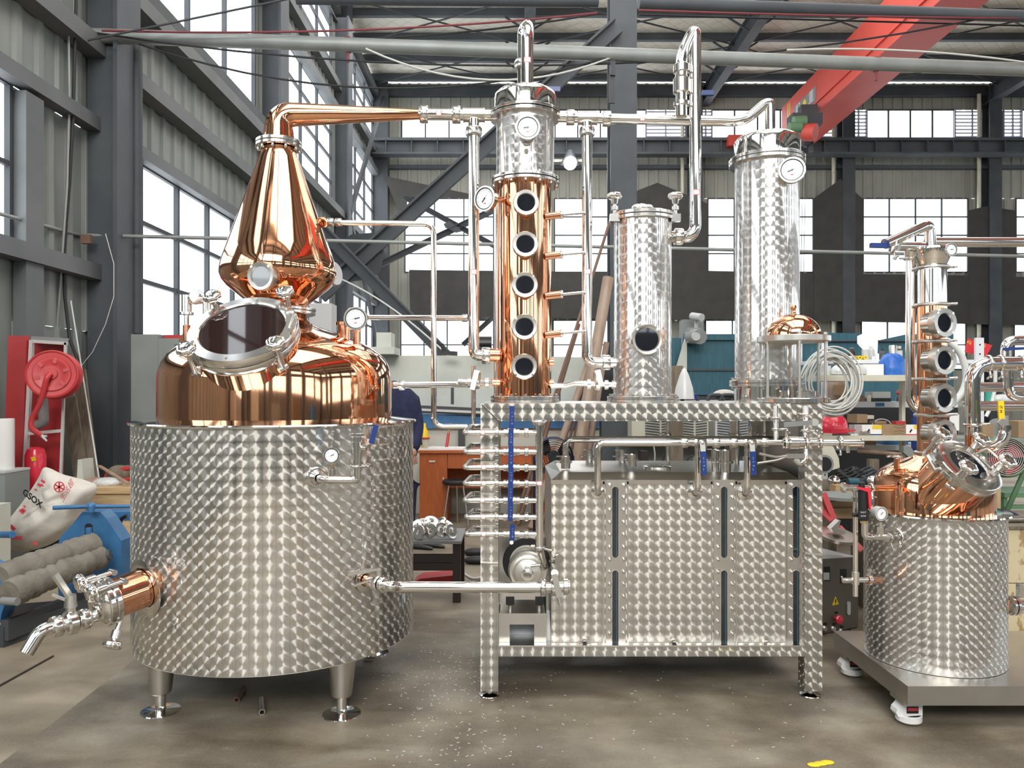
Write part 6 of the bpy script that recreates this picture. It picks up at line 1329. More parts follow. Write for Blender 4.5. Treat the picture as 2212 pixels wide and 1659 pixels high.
# low work bench with flanges
yb = 5.45
tb_ = thing('low_bench', 'low dark steel work bench holding a heap of bright flanges', 'bench', P(930,1297,yb+.2)); zt = PZ(1168,yb)
part('bench_top', MB().box2((PX(840,yb),yb-.02,zt-.02), (PX(997,yb),yb+.5,zt)), 'grey', tb_, 'worn steel top', bevel=.003)
for x, y in ((PX(978,yb),yb),(PX(978,yb),yb+.42),(PX(842,yb),yb),(PX(842,yb),yb+.42)): part('leg', MB().box2((x,y,0), (x+.055,y+.055,zt-.021)), 'darkbrown', tb_)
part('stretcher', MB().box2((PX(842,yb),yb+.005,PZ(1215,yb)), (PX(978,yb),yb+.045,PZ(1199,yb))), 'darkbrown', tb_); part('stretcher', MB().box2((PX(842,yb),yb+.005,PZ(1233,yb)), (PX(978,yb),yb+.045,PZ(1217,yb))), 'darkbrown', tb_)
fd = [(900,1136,.10,(-.5,-.6,.6)),(915,1128,.22,(0,-.3,1)),(931,1126,.25,(.2,-.5,.8)),(931,1147,.02,(-.5,-.8,.3)),(953,1145,.03,(.55,-.75,.3)),(975,1148,.05,(.7,-.6,.4)),(950,1128,.28,(-.4,-.4,.8)),(905,1152,.03,(-.6,-.7,.3)),(965,1133,.24,(.4,-.3,.8))]
for i, (a, b, dy, d_) in enumerate(fd):
    c = P(a, b, yb+dy); c.z = max(c.z, zt+.052); d_ = V(d_).normalized(); f_ = MB().lathe([(.018,.006),(.030,.008),(.052,.006),(.055,.0),(.052,-.008),(.022,-.010),(.020,-.045),(.014,-.045),(.014,.0),(.018,.006)], c, d_, 28)
    o_ = solo('pipe_flange', f_, 'steel', 'bright pipe flange heaped with others on the low bench', 'flange', group='flanges heaped on the low bench')
    X_, Y_, D_ = frame_of(d_); bh = MB()
    o2 = None
solo('red_toolbox', MB().prism([(0,0),(.34,.0),(.34,.09),(.05,.06),(0,.03)], V((PX(893,5.9),5.9,0)), (1,0,0), (0,0,1), -.2), 'red', 'low red box on the floor under the low bench', 'box')
# floor cables and slippers seen past the stand leg
for a, mt_, lb in (([(1000,1215),(1020,1228),(1040,1225),(1075,1215)],'cablewhite','pale cable on the floor left of the stand leg'),([(990,1240),(1015,1238),(1040,1232),(1075,1228)],'cable','black cable on the floor left of the stand leg'),([(900,1250),(945,1246),(990,1244),(1040,1250)],'cable','black cable on the floor behind the low bench')):
    rod('floor_cable', bend([fl_(p, q+25)+V((0,0,.01)) for p, q in a], .2), .010, mt_, lb, 'cable', 6)
for a, b, lb in ((1028,1200,'upper'),(1030,1218,'lower')): c = fl_(a, b); solo('dark_slipper', MB().sphere(c+V((0,0,.03)), .09, 14, 8, (1.3,.5,.45)), 'blackrub', 'dark slipper on the floor left of the stand leg, the %s one' % lb, 'slipper')
# leaning long pipes between columns
yl_ = 8.4
lp = [((1320,470),(1150,1010),7,'rust','thin rusty tube leaning in front of the inner column, longest'),((1314,600),(1240,1040),26,'kraft','thick film-wrapped pipe leaning at the inner column'),((1280,760),(1180,1050),16,'kraft','wrapped pipe leaning left of the thick wrapped one'),((1262,800),(1205,1010),6,'rust','thin rusty tube leaning, left of three slim ones'),((1270,800),(1215,1010),6,'rust','thin rusty tube leaning, middle of three slim ones'),((1278,800),(1225,1010),7,'rust','thin rusty tube leaning, right of three slim ones'),((1310,740),(1262,1040),14,'kraft','wrapped pipe leaning right of the thick wrapped one'),((1250,700),(1165,985),10,'rust','reddish tube leaning just right of the copper column')]
for i, (a, b, wd, mt_, lb) in enumerate(lp):
    y_ = yl_+.06*i; p_, q2 = P(*a, y_+.25), P(*b, y_-.1); d_ = (q2-p_); q2 = p_+d_*(p_.z/(p_.z-q2.z)); solo('leaning_pipe', MB().cyl(p_, q2+V((0,0,.02)), W(wd,y_)/2*.95, W(wd,y_)/2, n=18), mt_, lb, 'pipe')
# floor fan seen between header and tank
yfan = 6.6
fn = thing('floor_fan', 'big dark blue floor fan with wire guard behind the manifold header', 'fan', P(1196,1100,yfan)); c = P(1196,985,yfan); rr = W(40,yfan)
part('drum', MB().lathe([(rr,-.10),(rr*1.03,-.09),(rr*1.03,.09),(rr,.10),(rr*.97,.09),(rr*.97,-.09),(rr,-.10)], c, (0,-1,0), 40), 'navy', fn)
for k in range(7): part('guard_ring', MB().lathe([(rr*(.2+.12*k)+.003*math.cos(t), .1+.003*math.sin(t)) for t in [2*math.pi*i/6 for i in range(7)]], c, (0,-1,0), 36), 'cable', fn)
for k in range(3):
    a = 2*math.pi*k/3+.4; pdir = V((math.cos(a),0,math.sin(a))); e_ = V((-math.sin(a),0,math.cos(a))); part('blade', MB().poly([c+pdir*.05-e_*.03, c+pdir*rr*.88-e_*.10+V((0,.04,0)), c+pdir*rr*.88+e_*.10-V((0,.04,0)), c+pdir*.05+e_*.03]), 'darkbrown', fn)
part('hub', MB().cyl(c-V((0,-.05,0)), c-V((0,.06,0)), .05, n=18), 'slate2', fn); part('stand', MB().tube([c+V((-rr,0,0)), V((c.x-rr,yfan,.02)), V((c.x+rr,yfan,.02)), c+V((rr,0,0))], .02, 8), 'navy', fn)
# row of air conditioners under the stand top
ya = 8.0
for i, (a, b, mt_) in enumerate(((1365,1460,'acgrille'),(1467,1530,'acgrille'),(1545,1617,'lightgrey'),(1628,1700,'cabgrey'))):
    t_ = thing('air_conditioner', ['leftmost beige air conditioner of the row seen under the stand top','second beige air conditioner of the row seen under the stand top','pale grey air conditioner, third of the row under the stand top','dark grey air conditioner, rightmost of the row under the stand top'][i], 'air conditioner', P((a+b)/2,960,ya), 'air conditioners lined up behind the stand')
    xa, xb = PX(a,ya), PX(b,ya); zb_, zt_ = PZ(953,ya), PZ(890,ya)
    part('casing', MB().box2((xa,ya,zb_), (xb,ya+.3,zt_)), mt_, t_, bevel=.01)
    gx = xa+(.30 if i == 0 else .06)*(xb-xa); g_ = MB()
    for k in range(11):
        z = zb_+(zt_-zb_)*(k+.5)/11; md = (gx+xb)/2; g_.beam((gx,ya-.008,z+.012), (md-.01,ya-.008,z-.004), .008, .010); g_.beam((md+.01,ya-.008,z-.004), (xb-.015,ya-.008,z+.012), .008, .010)
    part('grille', g_, 'slate2', t_, 'dark slatted grille')
sh4 = thing('grey_rack', 'low grey rack holding the row of air conditioners', 'rack', P(1530,1100,ya+.1))
part('shelf', MB().box2((PX(1340,ya),ya-.05,PZ(958,ya)), (PX(1720,ya),ya+.4,PZ(953,ya)-.001)), 'oldwood', sh4)
for a in (1352,1440,1565,1700): part('post', MB().box2((PX(a,ya),ya,0), (PX(a+8,ya),ya+.05,PZ(958,ya)-.001)), 'slate2', sh4)
part('back_sheet', MB().box2((PX(1340,ya),ya+.35,0), (PX(1720,ya),ya+.37,PZ(958,ya)-.001)), 'cabgrey', sh4)
solo('brown_cabinet', MB().box2((PX(1385,ya-.3),ya-.3,0), (PX(1401,ya-.3),ya-.1,PZ(970,ya))), 'darkbrown', 'narrow dark brown cabinet under the air conditioners', 'cabinet')
solo('orange_cable', MB().tube([P(1454,958,7.7), P(1453,980,7.7), P(1452,1010,7.7)], .018, 8), 'orange', 'orange cable hanging under the air conditioners', 'cable')
for i, pts in enumerate(([(1432,958),(1438,980),(1430,1000),(1436,1020)],[(1478,1005),(1490,985),(1503,985),(1520,1000)],[(1412,960),(1416,990),(1405,1020)])): rod('hanging_cord', bend([P(a, b, 7.75+.05*i) for a, b in pts], .06), .008, 'cable' if i != 2 else 'cablewhite', ['dark cord hanging left of the orange cable','dark looped cord right of the orange cable','pale cord hanging at the dark brown box'][i], 'cord', 6)
# dark tall cabinets at the inner column
solo('dark_cabinet', MB().box2((PX(1296,9.6),9.6,0), (PX(1330,9.6),9.9,PZ(770,9.6))), 'black', 'tall narrow black cabinet in front of the inner column', 'cabinet')
solo('grey_cabinet', MB().box2((PX(1334,9.0),9.0,0), (PX(1345,9.0),9.4,PZ(795,9.0))), 'lightgrey', 'narrow pale cabinet edge left of the middle column', 'cabinet')
solo('low_grey_cabinet', MB().box2((PX(1300,8.6),8.6,0), (PX(1362,8.6),8.85,PZ(905,8.6))), 'slate', 'low slate grey cabinet below the middle column', 'cabinet', bevel=.01)
# blue machine behind the tall condenser
ybm = 11.5
bm_ = thing('blue_press', 'large blue-green press with worn paint behind the tall condenser', 'machine', P(1560,1000,ybm))
part('front_plate', MB().box2((PX(1478,ybm),ybm,PZ(853,ybm)), (PX(1720,ybm),ybm+.1,PZ(722,ybm))), 'teal', bm_, bevel=.01); part('lower_plate', MB().box2((PX(1478,ybm),ybm+.05,0), (PX(1720,ybm),ybm+.2,PZ(853,ybm)-.001)), 'slate2', bm_)
part('ledge', MB().box2((PX(1484,ybm),ybm-.03,PZ(801,ybm)), (PX(1720,ybm),ybm-.001,PZ(797,ybm))), 'slate2', bm_); part('side_cheek', MB().prism([(PX(a,ybm-.1),PZ(b,ybm-.1)) for a, b in ((1464,790),(1484,722),(1484,800),(1470,800))], (0,ybm-.1,0), (1,0,0), (0,0,1), -.1), 'machgrey', bm_)
part('top_edge', MB().box2((PX(1478,ybm),ybm-.06,PZ(735,ybm)), (PX(1720,ybm),ybm-.001,PZ(722,ybm))), 'teal', bm_); part('left_block', MB().box2((PX(1450,ybm),ybm+.2,0), (PX(1478,ybm),ybm+.6,PZ(728,ybm))), 'teal', bm_)
gm2 = thing('grey_motor', 'grey gear motor on the corner of the blue press', 'motor', P(1500,735,ybm-.1)); part('housing', MB().cyl(P(1494,727,ybm-.1), P(1512,727,ybm-.4), .11, n=24).box(P(1497,725,ybm-.1), (.2,.2,.22)), 'cabgrey', gm2); part('cap', MB().cyl(P(1502,727,ybm-.42), P(1504,727,ybm-.46), .06, n=20), 'lightgrey', gm2)
solo('grey_pillar', MB().box2((PX(1476,12.2),12.2,0), (PX(1520,12.2),12.5,PZ(690,12.2))), 'cabgrey', 'grey square pillar behind the blue press', 'pillar'); solo('wall_camera', MB().cyl(P(1495,683,12), P(1516,686,11.8), .06, n=14).cyl(P(1504,690,12), P(1504,715,12), .03, n=10), 'lightgrey', 'small pale security camera on a post over the blue press', 'camera')
solo('olive_board', MB().box2((PX(1448,7.2),7.2,0), (PX(1476,7.2),7.25,PZ(790,7.2))), 'oldwood', 'olive brown board standing right of the middle column', 'board')
solo('white_cone_bag', MB().lathe([(.0,.001),(.065,.0),(.055,.07),(.03,.15),(.012,.19),(0,.20)], P(1478,862,4.9)-V((0,0,.0)), U, 20), 'white', 'white pointed bag behind the stand top beside the blue press', 'bag')
solo('white_glove', MB().sphere(P(1565,853,5.0), .06, 16, 8, (1.3,.8,.6)), 'sack', 'white crumpled glove behind the stand top', 'glove')
for i, a in enumerate((1490,1545,1572)):
    solo('grey_clamp', MB().tube(bend([P(a-17,866,4.95), P(a-12,853,4.95), P(a+13,853,4.95), P(a+18,866,4.95)], .03), .012, 10), 'slate', ['dark grey handle behind the stand top, left of three','dark grey handle behind the stand top, middle of three','dark grey handle behind the stand top, right of three'][i], 'handle')
solo('blue_block', MB().box2(P(1481,864,4.92), P(1500,852,5.0)), 'bluegrip', 'small dark blue block behind the stand top', 'block')
solo('backing_table', MB().box2((PX(1440,4.85),4.85,PZ(872,4.85)), (PX(1600,4.85),5.3,PZ(866,4.85))).box2((PX(1445,4.85),4.9,0), (PX(1452,4.85),4.95,PZ(872,4.85))).box2((PX(1585,4.85),4.9,0), (PX(1592,4.85),4.95,PZ(872,4.85))), 'satin', 'plain steel table just behind the stand', 'table')
# ================================================================ shelves on the right
yw_, yc_ = 6.6, 6.0
rk = thing('white_rack', 'tall white slotted steel rack behind the cream bench shelves', 'rack', P(1900,1110,yw_+.2))
for a, b in ((785,777),(880,868),(973,962)): part('shelf', MB().box2((PX(1770,yw_),yw_,PZ(a,yw_)), (PX(2150,yw_),yw_+.45,PZ(b,yw_))), 'shelfwhite', rk, 'white shelf')
zs_ = {k: PZ(b,yw_)+.001 for k, b in (('w1',777),('w2',868),('w3',962))}
for a in (1779,2112):
    p_ = part('post', MB().box2((PX(a-6 if a < 2000 else a-8,yw_),yw_-.03,0), (PX(a+6 if a < 2000 else a+9,yw_),yw_-.001,PZ(730,yw_))), 'shelfwhite', rk, 'white slotted post')
    for k in range(16): part('post_hole', MB().ringbar((PX(a,yw_),yw_-.032,PZ(745+20*k,yw_)), (0,-1,0), .007, .003, n=8), 'black', p_)
part('blue_post', MB().box2((PX(1968,yw_),yw_-.03,0), (PX(1982,yw_),yw_-.001,PZ(868,yw_))), 'bluegrip', rk, 'dark blue post'); part('blue_mark', MB().box2((PX(1891,yw_),yw_-.004,PZ(878,yw_)), (PX(1910,yw_),yw_-.001,PZ(870,yw_))), 'bluemach', rk, 'blue paint mark')
cs_ = thing('cream_bench', 'cream two-tier workshop shelf loaded with tools and boxes', 'shelf', P(1900,1110,yc_+.2))
for a, b in ((823,810),(952,941)): part('shelf', MB().box2((PX(1775,yc_),yc_,PZ(a,yc_)), (PX(2020,yc_),yc_+.5,PZ(b,yc_))), 'cream', cs_, 'cream painted shelf', bevel=.004)
for a in (1776,2010): part('leg', MB().box2((PX(a,yc_),yc_+.44,0), (PX(a+8,yc_),yc_+.49,PZ(810,yc_)-.002)), 'cream', cs_)
c1, c2 = PZ(810,yc_)+.001, PZ(941,yc_)+.001
tw = thing('teal_backdrop', 'dark teal machine housing standing behind the workshop shelves', 'machine', P(1900,1000,8.2)); part('housing', MB().box2((PX(1735,8.2),8.2,0), (PX(2060,8.2),8.3,PZ(745,8.2))), 'teal', tw); part('ridge', MB().prism([(PX(a,8.2),PZ(b,8.2)) for a, b in ((1735,745),(1735,718),(1860,720),(1900,735),(1960,722),(2060,718),(2060,745))], (0,8.2,0), (1,0,0), (0,0,1), -.08), 'teal', tw); part('ledge', MB().box2((PX(1735,8.2),8.15,PZ(738,8.2)), (PX(2060,8.2),8.198,PZ(735,8.2))), 'slate2', tw); part('dark_base', MB().box2((PX(1735,8.2),8.12,0), (PX(2060,8.2),8.195,PZ(880,8.2))), 'black', tw)
def bottle(a, z, y, r, h, mt_, lb, cap='black', nm='bottle'):
    t_ = thing(nm, lb, nm, (PX(a,y),y,z)); c = V((PX(a,y),y,z)); part('body', MB().lathe([(0,0),(r,0),(r,h*.68),(r*.45,h*.82),(r*.4,h*.92)], c, n=18), mt_, t_); part('cap', MB().cyl(c+V((0,0,h*.9)), c+V((0,0,h)), r*.5, n=14), cap, t_); return t_
yy = yw_+.12
bottle(1840, zs_['w1'], yy, .030, .11, 'darkbrown', 'small brown bottle on the top white shelf', 'grey'); bottle(1881, zs_['w1'], yy, .028, .13, 'lightgrey', 'clear white-capped bottle on the top white shelf', 'white'); bottle(1906, zs_['w1'], yy+.05, .034, .10, 'slate', 'squat dark bottle on the top white shelf', 'black')
def can(a, z, y, r, h, mt_, lb, nm='can'): return solo(nm, MB().lathe([(0,0),(r,0),(r,h*.96),(r*.9,h),(0,h)], V((PX(a,y),y,z)), n=20), mt_, lb, nm)
def bx(a, b, z, y, h, dp, mt_, lb, nm='box', rot=0): return solo(nm, MB().box(V((PX((a+b)/2,y),y+dp/2,z+h/2)), (PX(b,y)-PX(a,y),dp,h), Matrix.Rotation(rot,3,'Z')), mt_, lb, nm, bevel=.002)
can(1929, zs_['w1'], yy, .034, .13, 'satin', 'silver can with white streak on the top white shelf'); can(1869, zs_['w1'], yy-.05, .03, .09, 'lightgrey', 'small clear jar behind the yellow rolls', 'jar')
oc = thing('oil_can', 'dark grey oil can with label on the top white shelf', 'can', (PX(1943,yy),yy,zs_['w1'])); part('body', MB().box2((PX(1936,yy),yy,zs_['w1']), (PX(1951,yy),yy+.05,zs_['w1']+.10)), 'slate', oc, bevel=.008); part('neck', MB().cyl((PX(1945,yy),yy+.02,zs_['w1']+.10), (PX(1945,yy),yy+.02,zs_['w1']+.125), .015, n=12), 'cream', oc); part('paper_label', MB().box2((PX(1938,yy),yy-.003,zs_['w1']+.03), (PX(1949,yy),yy-.0005,zs_['w1']+.085)), 'lightgrey', oc)
bx(1891,1899, zs_['w1'], yy-.06, .055, .03, 'paper', 'small white carton on the top white shelf'); bx(1884,1890, zs_['w1'], yy-.06, .03, .03, 'paper', 'tiny white carton on the top white shelf')
for i, a in enumerate((1858,1870)):
    y = yw_+.03; z = zs_['w1']+.018; solo('yellow_roll', MB().lathe([(.008,0),(.018,0),(.018,.12),(.008,.12),(.008,0)], (PX(a,y),y,z), (0,1,0), 18), 'yellow', ['left yellow roll end on the top white shelf','right yellow roll end on the top white shelf'][i], 'roll')
solo('steel_tube', MB().lathe([(.011,0),(.017,0),(.017,.2),(.011,.2),(.011,0)], (PX(1847,yw_+.03),yw_+.03,zs_['w1']+.017), (-.8,.6,0), 18), 'satin', 'short steel tube lying beside the yellow rolls', 'tube')
solo('paper_sheet', MB().prism([(PX(a,yw_+.3),PZ(b,yw_+.3)) for a, b in ((1852,726),(1868,719),(1897,726),(1895,777),(1885,777),(1862,753),(1852,742))], (0,yw_+.3,0), (1,0,0), (0,0,1), -.004), 'paper', 'bent white sheet standing on the top white shelf', 'sheet')
bx(1865,1909, c1, yc_+.06, .085, .12, 'paper', 'long plain white carton on the upper cream shelf'); bx(1780,1795, c1, yc_+.1, .075, .1, 'lightgrey', 'scuffed pale tin on the upper cream shelf', 'tin')
for i, (a, r_) in enumerate(((1815,.075),(1853,.07))): solo('plastic_bag', MB().sphere((PX(a,yc_+.08),yc_+.08,c1+.025), r_, 18, 10, (1.0,.8,.8), -20, 90), 'plastic', ['crumpled clear bag on the upper cream shelf, left one','crumpled clear bag against the long white carton'][i], 'bag')
tp = MB(); rg = []
for j, (s_, zz) in enumerate(((1,.0),(1.02,.05),(.9,.11),(.6,.15),(.25,.165),(.02,.16))): rg.append([V((PX(1928,yc_+.1)+.105*s_*math.cos(t)*(1+.12*math.sin(3*t+j)), yc_+.12+.10*s_*math.sin(t), c1+zz+.012*math.sin(4*t+j)*(zz > 0))) for t in [2*math.pi*k/24 for k in range(24)]])
tp.quadgrid(rg, [[(k*.02, j*.02) for k in range(25)] for j in range(6)]); solo('blue_tarp', tp, 'tarp', 'bundled blue plastic tarp on the upper cream shelf', 'tarp')
# under the upper cream shelf
bk2 = thing('cardboard_bucket', 'brown carton with open flap under the upper cream shelf', 'carton', (PX(1808,yw_+.1),yw_+.1,zs_['w2'])); part('carton', MB().lathe([(0,0),(.085,0),(.10,.16),(.10,.17),(.092,.17)], (PX(1804,yw_+.15),yw_+.15,zs_['w2']), n=24), 'kraft', bk2); part('flap', MB().box((PX(1817,yw_+.04),yw_+.04,zs_['w2']+.095), (.13,.01,.085), Matrix.Rotation(.12,3,'Y')), 'cardboard', bk2)
bx(1883,1925, zs_['w2'], yw_+.05, .03, .15, 'black', 'black tray under the pale bin on the middle white shelf', 'tray'); bx(1885,1924, zs_['w2']+.031, yw_+.05, .055, .15, 'lightgrey', 'pale notched bin on the middle white shelf', 'bin')
can(1877, zs_['w2'], yw_+.06, .017, .055, 'cream', 'small cream jar on the middle white shelf', 'jar'); bx(1858,1868, zs_['w2'], yw_+.08, .05, .08, 'rust', 'small dark box on the middle white shelf'); solo('red_bowl', MB().sphere((PX(1947,yw_+.1),yw_+.1,zs_['w2']+.075), .042, 16, 10, (1,1,.8)), 'redplastic', 'red round lid standing on the middle white shelf', 'lid'); can(1948, zs_['w2'], yw_+.08, .05, .04, 'satin', 'flat steel dish under the red round lid', 'dish')
# wire coil
wm = MB(); ctr = P(1798,826,5.6); R4 = random.Random(5)
coil = thing('wire_coil', 'big loose coil of pale wire hanging on the shelf end', 'coil', ctr)
for k in range(16):
    r_ = W(52+R4.uniform(-10,10),5.6); dx, dz = R4.uniform(-.03,.03), R4.uniform(-.03,.03); part('wire_loop', MB().tube([ctr+V((dx+r_*math.cos(t)*1.02,   .006*k+.02*math.sin(2*t), dz+r_*math.sin(t)*1.15)) for t in [2*math.pi*i/40 for i in range(40)]], .0065, 6, closed=True), 'cablewhite', coil)
# hard hat and lower shelf goods
hh = thing('hard_hat', 'bright red hard hat on the lower cream shelf', 'helmet', (PX(1805,yc_+.02),yc_+.08,c2)); c = V((PX(1812,yc_),yc_+.10,c2))
part('shell', MB().lathe([(.108,.012),(.112,.03),(.108,.075),(.094,.12),(.068,.152),(.035,.168),(0,.172)], c, n=40), 'redplastic', hh); part('brim', MB().prism([(.112*math.cos(t)*(1.0+.50*max(0,math.cos(t))**2), .112*math.sin(t)) for t in [2*math.pi*k/40 for k in range(40)]], c+V((0,0,.016)), (1,-.15,.10), (.15,1,0), .014), 'redplastic', hh, bevel=.004); part('ridge', MB().tube([c+V((.11*math.cos(t),0,.012+.165*math.sin(t))) for t in [math.pi*i/16 for i in range(17)]], .010, 10), 'redplastic', hh)
def prbox(a, b, lb, mt_='paper'):
    y = yc_+.06; h = .078; t_ = thing('product_box', lb, 'box', (PX((a+b)/2,y),y,c2)); part('carton', MB().box2((PX(a,y),y,c2), (PX(b,y),y+.12,c2+h)), mt_, t_, bevel=.001); part('yellow_panel', MB().box2((PX(a+(b-a)*.52,y),y-.002,c2+h*.62), (PX(b,y),y-.0003,c2+h)), 'yellow', t_); part('picture', MB().beam((PX(a+(b-a)*.25,y),y-.001,c2+.02), (PX(a+(b-a)*.38,y),y-.001,c2+.045), .012, .001, (0,-1,0)), 'black', t_); part('base_band', MB().box2((PX(a,y),y-.002,c2), (PX(b,y),y-.0003,c2+.008)), 'bluegrip' if a < 1900 else 'red', t_)
prbox(1862,1905,'white and yellow tool carton left of the patterned brown box'); prbox(1957,1990,'white and yellow tool carton right of the patterned brown box')
pb = thing('patterned_box', 'brown carton with chevron print on the lower cream shelf', 'box', (PX(1930,yc_),yc_+.1,c2)); y = yc_+.05; part('carton', MB().box2((PX(1906,y),y,c2), (PX(1956,y),y+.12,c2+.083)), 'cardboard', pb, bevel=.001)
for k in range(4):
    for sg_ in (-1,1): part('chevron', MB().beam((PX(1943,y)+sg_*.045,y-.001,c2+.041+sg_*0+(.016+.010*k)*(1 if k % 2 else -1)), (PX(1943,y),y-.001,c2+.041+(.004+.010*k)*(1 if k % 2 else -1)), .004, .001, (0,-1,0)), 'rust', pb)
bx(1846,1872, c2+.09, yc_+.2, .07, .12, 'cardboard', 'brown carton lying on the other boxes at the back', rot=.25); bx(1846,1862, c2, yc_+.16, .075, .1, 'lightgrey', 'pale shiny bag box left of the tool carton'); bx(1890,1915, c2+.085, yc_+.18, .02, .1, 'cardboard', 'flat cardboard piece behind the tool carton', 'cardboard'); bx(1870,1888, c2+.12, yc_+.25, .03, .1, 'cream', 'cream paper block on the back cartons', 'block'); bx(1936,1957, c2+.084, yc_+.06, .025, .08, 'red', 'small red box on top of the patterned brown carton'); bx(1800,1835, c2, yc_+.0, .012, .03, 'slate', 'dark strip lying in front of the hard hat', 'strip'); bx(1780,1798, c2, yc_+.0, .016, .04, 'cream', 'cream block at the front of the lower cream shelf', 'block'); bx(1838,1853, c2, yc_+.0, .012, .04, 'paper', 'white tag at the front of the lower cream shelf', 'tag')
for i in range(6): solo('screw_fitting', MB().cyl((PX(1858+i*4,yc_+.02),yc_+.02,c2), (PX(1858+i*4,yc_+.02),yc_+.02,c2+.028+.006*(i % 2)), .007, n=8), 'satin', 'small steel screw standing in front of the tool carton', 'screw', 'screws in front of the tool carton')
solo('grey_bow', MB().tube([V((PX(1913,yc_)+.075+.075*math.cos(t), yc_+.22, c2+.07+.05*math.sin(t))) for t in [math.pi*i/14 for i in range(15)]], .005, 8), 'lightgrey', 'bent grey wire bow behind the patterned carton', 'wire')
bx(1850,1893, zs_['w3'], yw_+.04, .05, .2, 'cardboard', 'flat brown carton on the lowest white shelf'); bx(1912,1962, zs_['w3'], yw_+.05, .045, .2, 'bluemach', 'shallow blue tray on the lowest white shelf', 'tray')
solo('wooden_pole', MB().cyl(P(1853,973,6.2), P(1950,982,6.0), .022, .015, n=12), 'kraft', 'brown pole lying under the lowest white shelf', 'pole')
solo('grey_offcut', MB().prism([(0,0),(.12,-.10),(.16,-.10),(.05,.05),(0,.05)], P(1952,978,5.9), (1,0,0), (0,0,1), -.04), 'cabgrey', 'grey angled offcut behind the small copper column', 'offcut')
# scrap under the shelves
yj = 5.5
cst = thing('pipe_casting', 'rough beige casting with an open pipe mouth right of the stand', 'casting', P(1795,1030,yj)); part('block', MB().prism([(PX(a,yj),PZ(b,yj)) for a, b in ((1772,1022),(1790,1018),(1814,1010),(1812,990),(1800,965),(1785,958),(1772,960))], (0,yj,0), (1,0,0), (0,0,1), -.15), 'cream', cst, bevel=.02); part('pipe_mouth', MB().lathe([(.05,0),(.065,0),(.065,-.1)], P(1782,1003,yj-.16), (.1,-1,0), 28), 'cabgrey', cst); part('bore', MB().ringbar(P(1782,1003,yj-.155), (.1,-1,0), .052, .004, n=28), 'black', cst)
stb = thing('scrap_table', 'rough table under the shelves piled with cables and tools', 'table', P(1850,1150,5.6)); part('table_top', MB().box2((PX(1770,5.5),5.5,PZ(1062,5.5)), (PX(1960,5.5),6.1,PZ(1056,5.5))), 'oldwood', stb)
for a in (1772,1948): part('leg', MB().box2((PX(a,5.5),5.55,0), (PX(a+9,5.5),5.6,PZ(1062,5.5)-.001)), 'oldwood', stb)
zj = PZ(1056,5.5)+.001
for i, (a, mt_, lb) in enumerate(((1835,'cable','heap of black cable loops on the scrap table'),(1868,'slate2','dark cable drum heap on the scrap table'))):
    m = MB()
    for k in range(7): m.tube([V((PX(a,5.75)+.11*math.cos(t)*(1-.05*k), 5.75+.10*math.sin(t), zj+.02+.014*k+.02*math.sin(3*t+k))) for t in [2*math.pi*q/24 for q in range(24)]], .010, 6, closed=True)
    solo('cable_heap', m, mt_, lb, 'cable')
ag = thing('angle_grinder', 'teal and black angle grinder lying on the scrap table', 'grinder', (PX(1855,5.55),5.6,zj)); part('body', MB().cyl((PX(1838,5.55),5.6,zj+.035), (PX(1862,5.55),5.6,zj+.04), .03, .026, n=16), 'teal', ag); part('head', MB().cyl((PX(1866,5.55),5.6,zj+.0), (PX(1866,5.55),5.6,zj+.06), .03, n=16), 'slate2', ag)
for i, (a, b, lb) in enumerate(((1807,1045,'chrome ball fitting on the scrap table, left one'),(1890,1040,'chrome ball fitting on the scrap table, right one'))): solo('chrome_fitting', MB().sphere((PX(a,5.52),5.56,zj+.045), .045, 18, 12), 'steel', lb, 'fitting')
bx(1805,1840, zj-.06, 5.35, .10, .1, 'wood', 'small pale wooden box at the front of the scrap table'); solo('upright_block', MB().box2((PX(1885,5.9),5.95,zj), (PX(1906,5.9),6.0,zj+.17)), 'oldwood', 'brown block standing on the scrap table', 'block')
solo('round_plate', MB().ringbar(P(1825,1072,5.1), U, .19, .02, n=32), 'cabgrey', 'grey round plate lying below the scrap table', 'plate'); bx(1793,1806, PZ(1086,5.2)+.001, 5.26, .045, .05, 'bluemach', 'small blue cup left of the grey round plate', 'cup'); solo('yellow_sheet', MB().box2((PX(1882,5.0),5.0,0), (PX(1905,5.0),5.02,PZ(1060,5.0))), 'yellow', 'yellow sheet piece behind the red valve lever', 'sheet')
pal = thing('wood_pallet', 'pale wooden pallet boards standing low right of the stand', 'pallet', P(1830,1130,5.2)); part('board', MB().box2((PX(1788,5.2),5.2,PZ(1120,5.2)), (PX(1900,5.2),5.5,PZ(1099,5.2))), 'woodlong', pal); part('board', MB().box2((PX(1792,5.2),5.25,PZ(1098,5.2)), (PX(1900,5.2),5.5,PZ(1086,5.2))), 'woodlong', pal); part('block', MB().box2((PX(1792,5.2),5.22,0), (PX(1810,5.2),5.5,PZ(1121,5.2))), 'oldwood', pal); part('block', MB().box2((PX(1880,5.2),5.22,0), (PX(1900,5.2),5.5,PZ(1121,5.2))), 'oldwood', pal)
for i, (a, b, c, d) in enumerate(((1777,1066,1822,1178),(1770,1100,1800,1128),(1812,1140,1862,1190))): p_, q2 = P(a,b,4.9+.03*i), P(c,d,4.8+.03*i); solo('red_angle_bar', MB().beam(p_, q2, .035, .05, (0,-1,0)), 'red', ['long red bar leaning right of the stand','short red bar leaning at the stand leg','red bar running below the steel disc'][i], 'bar')
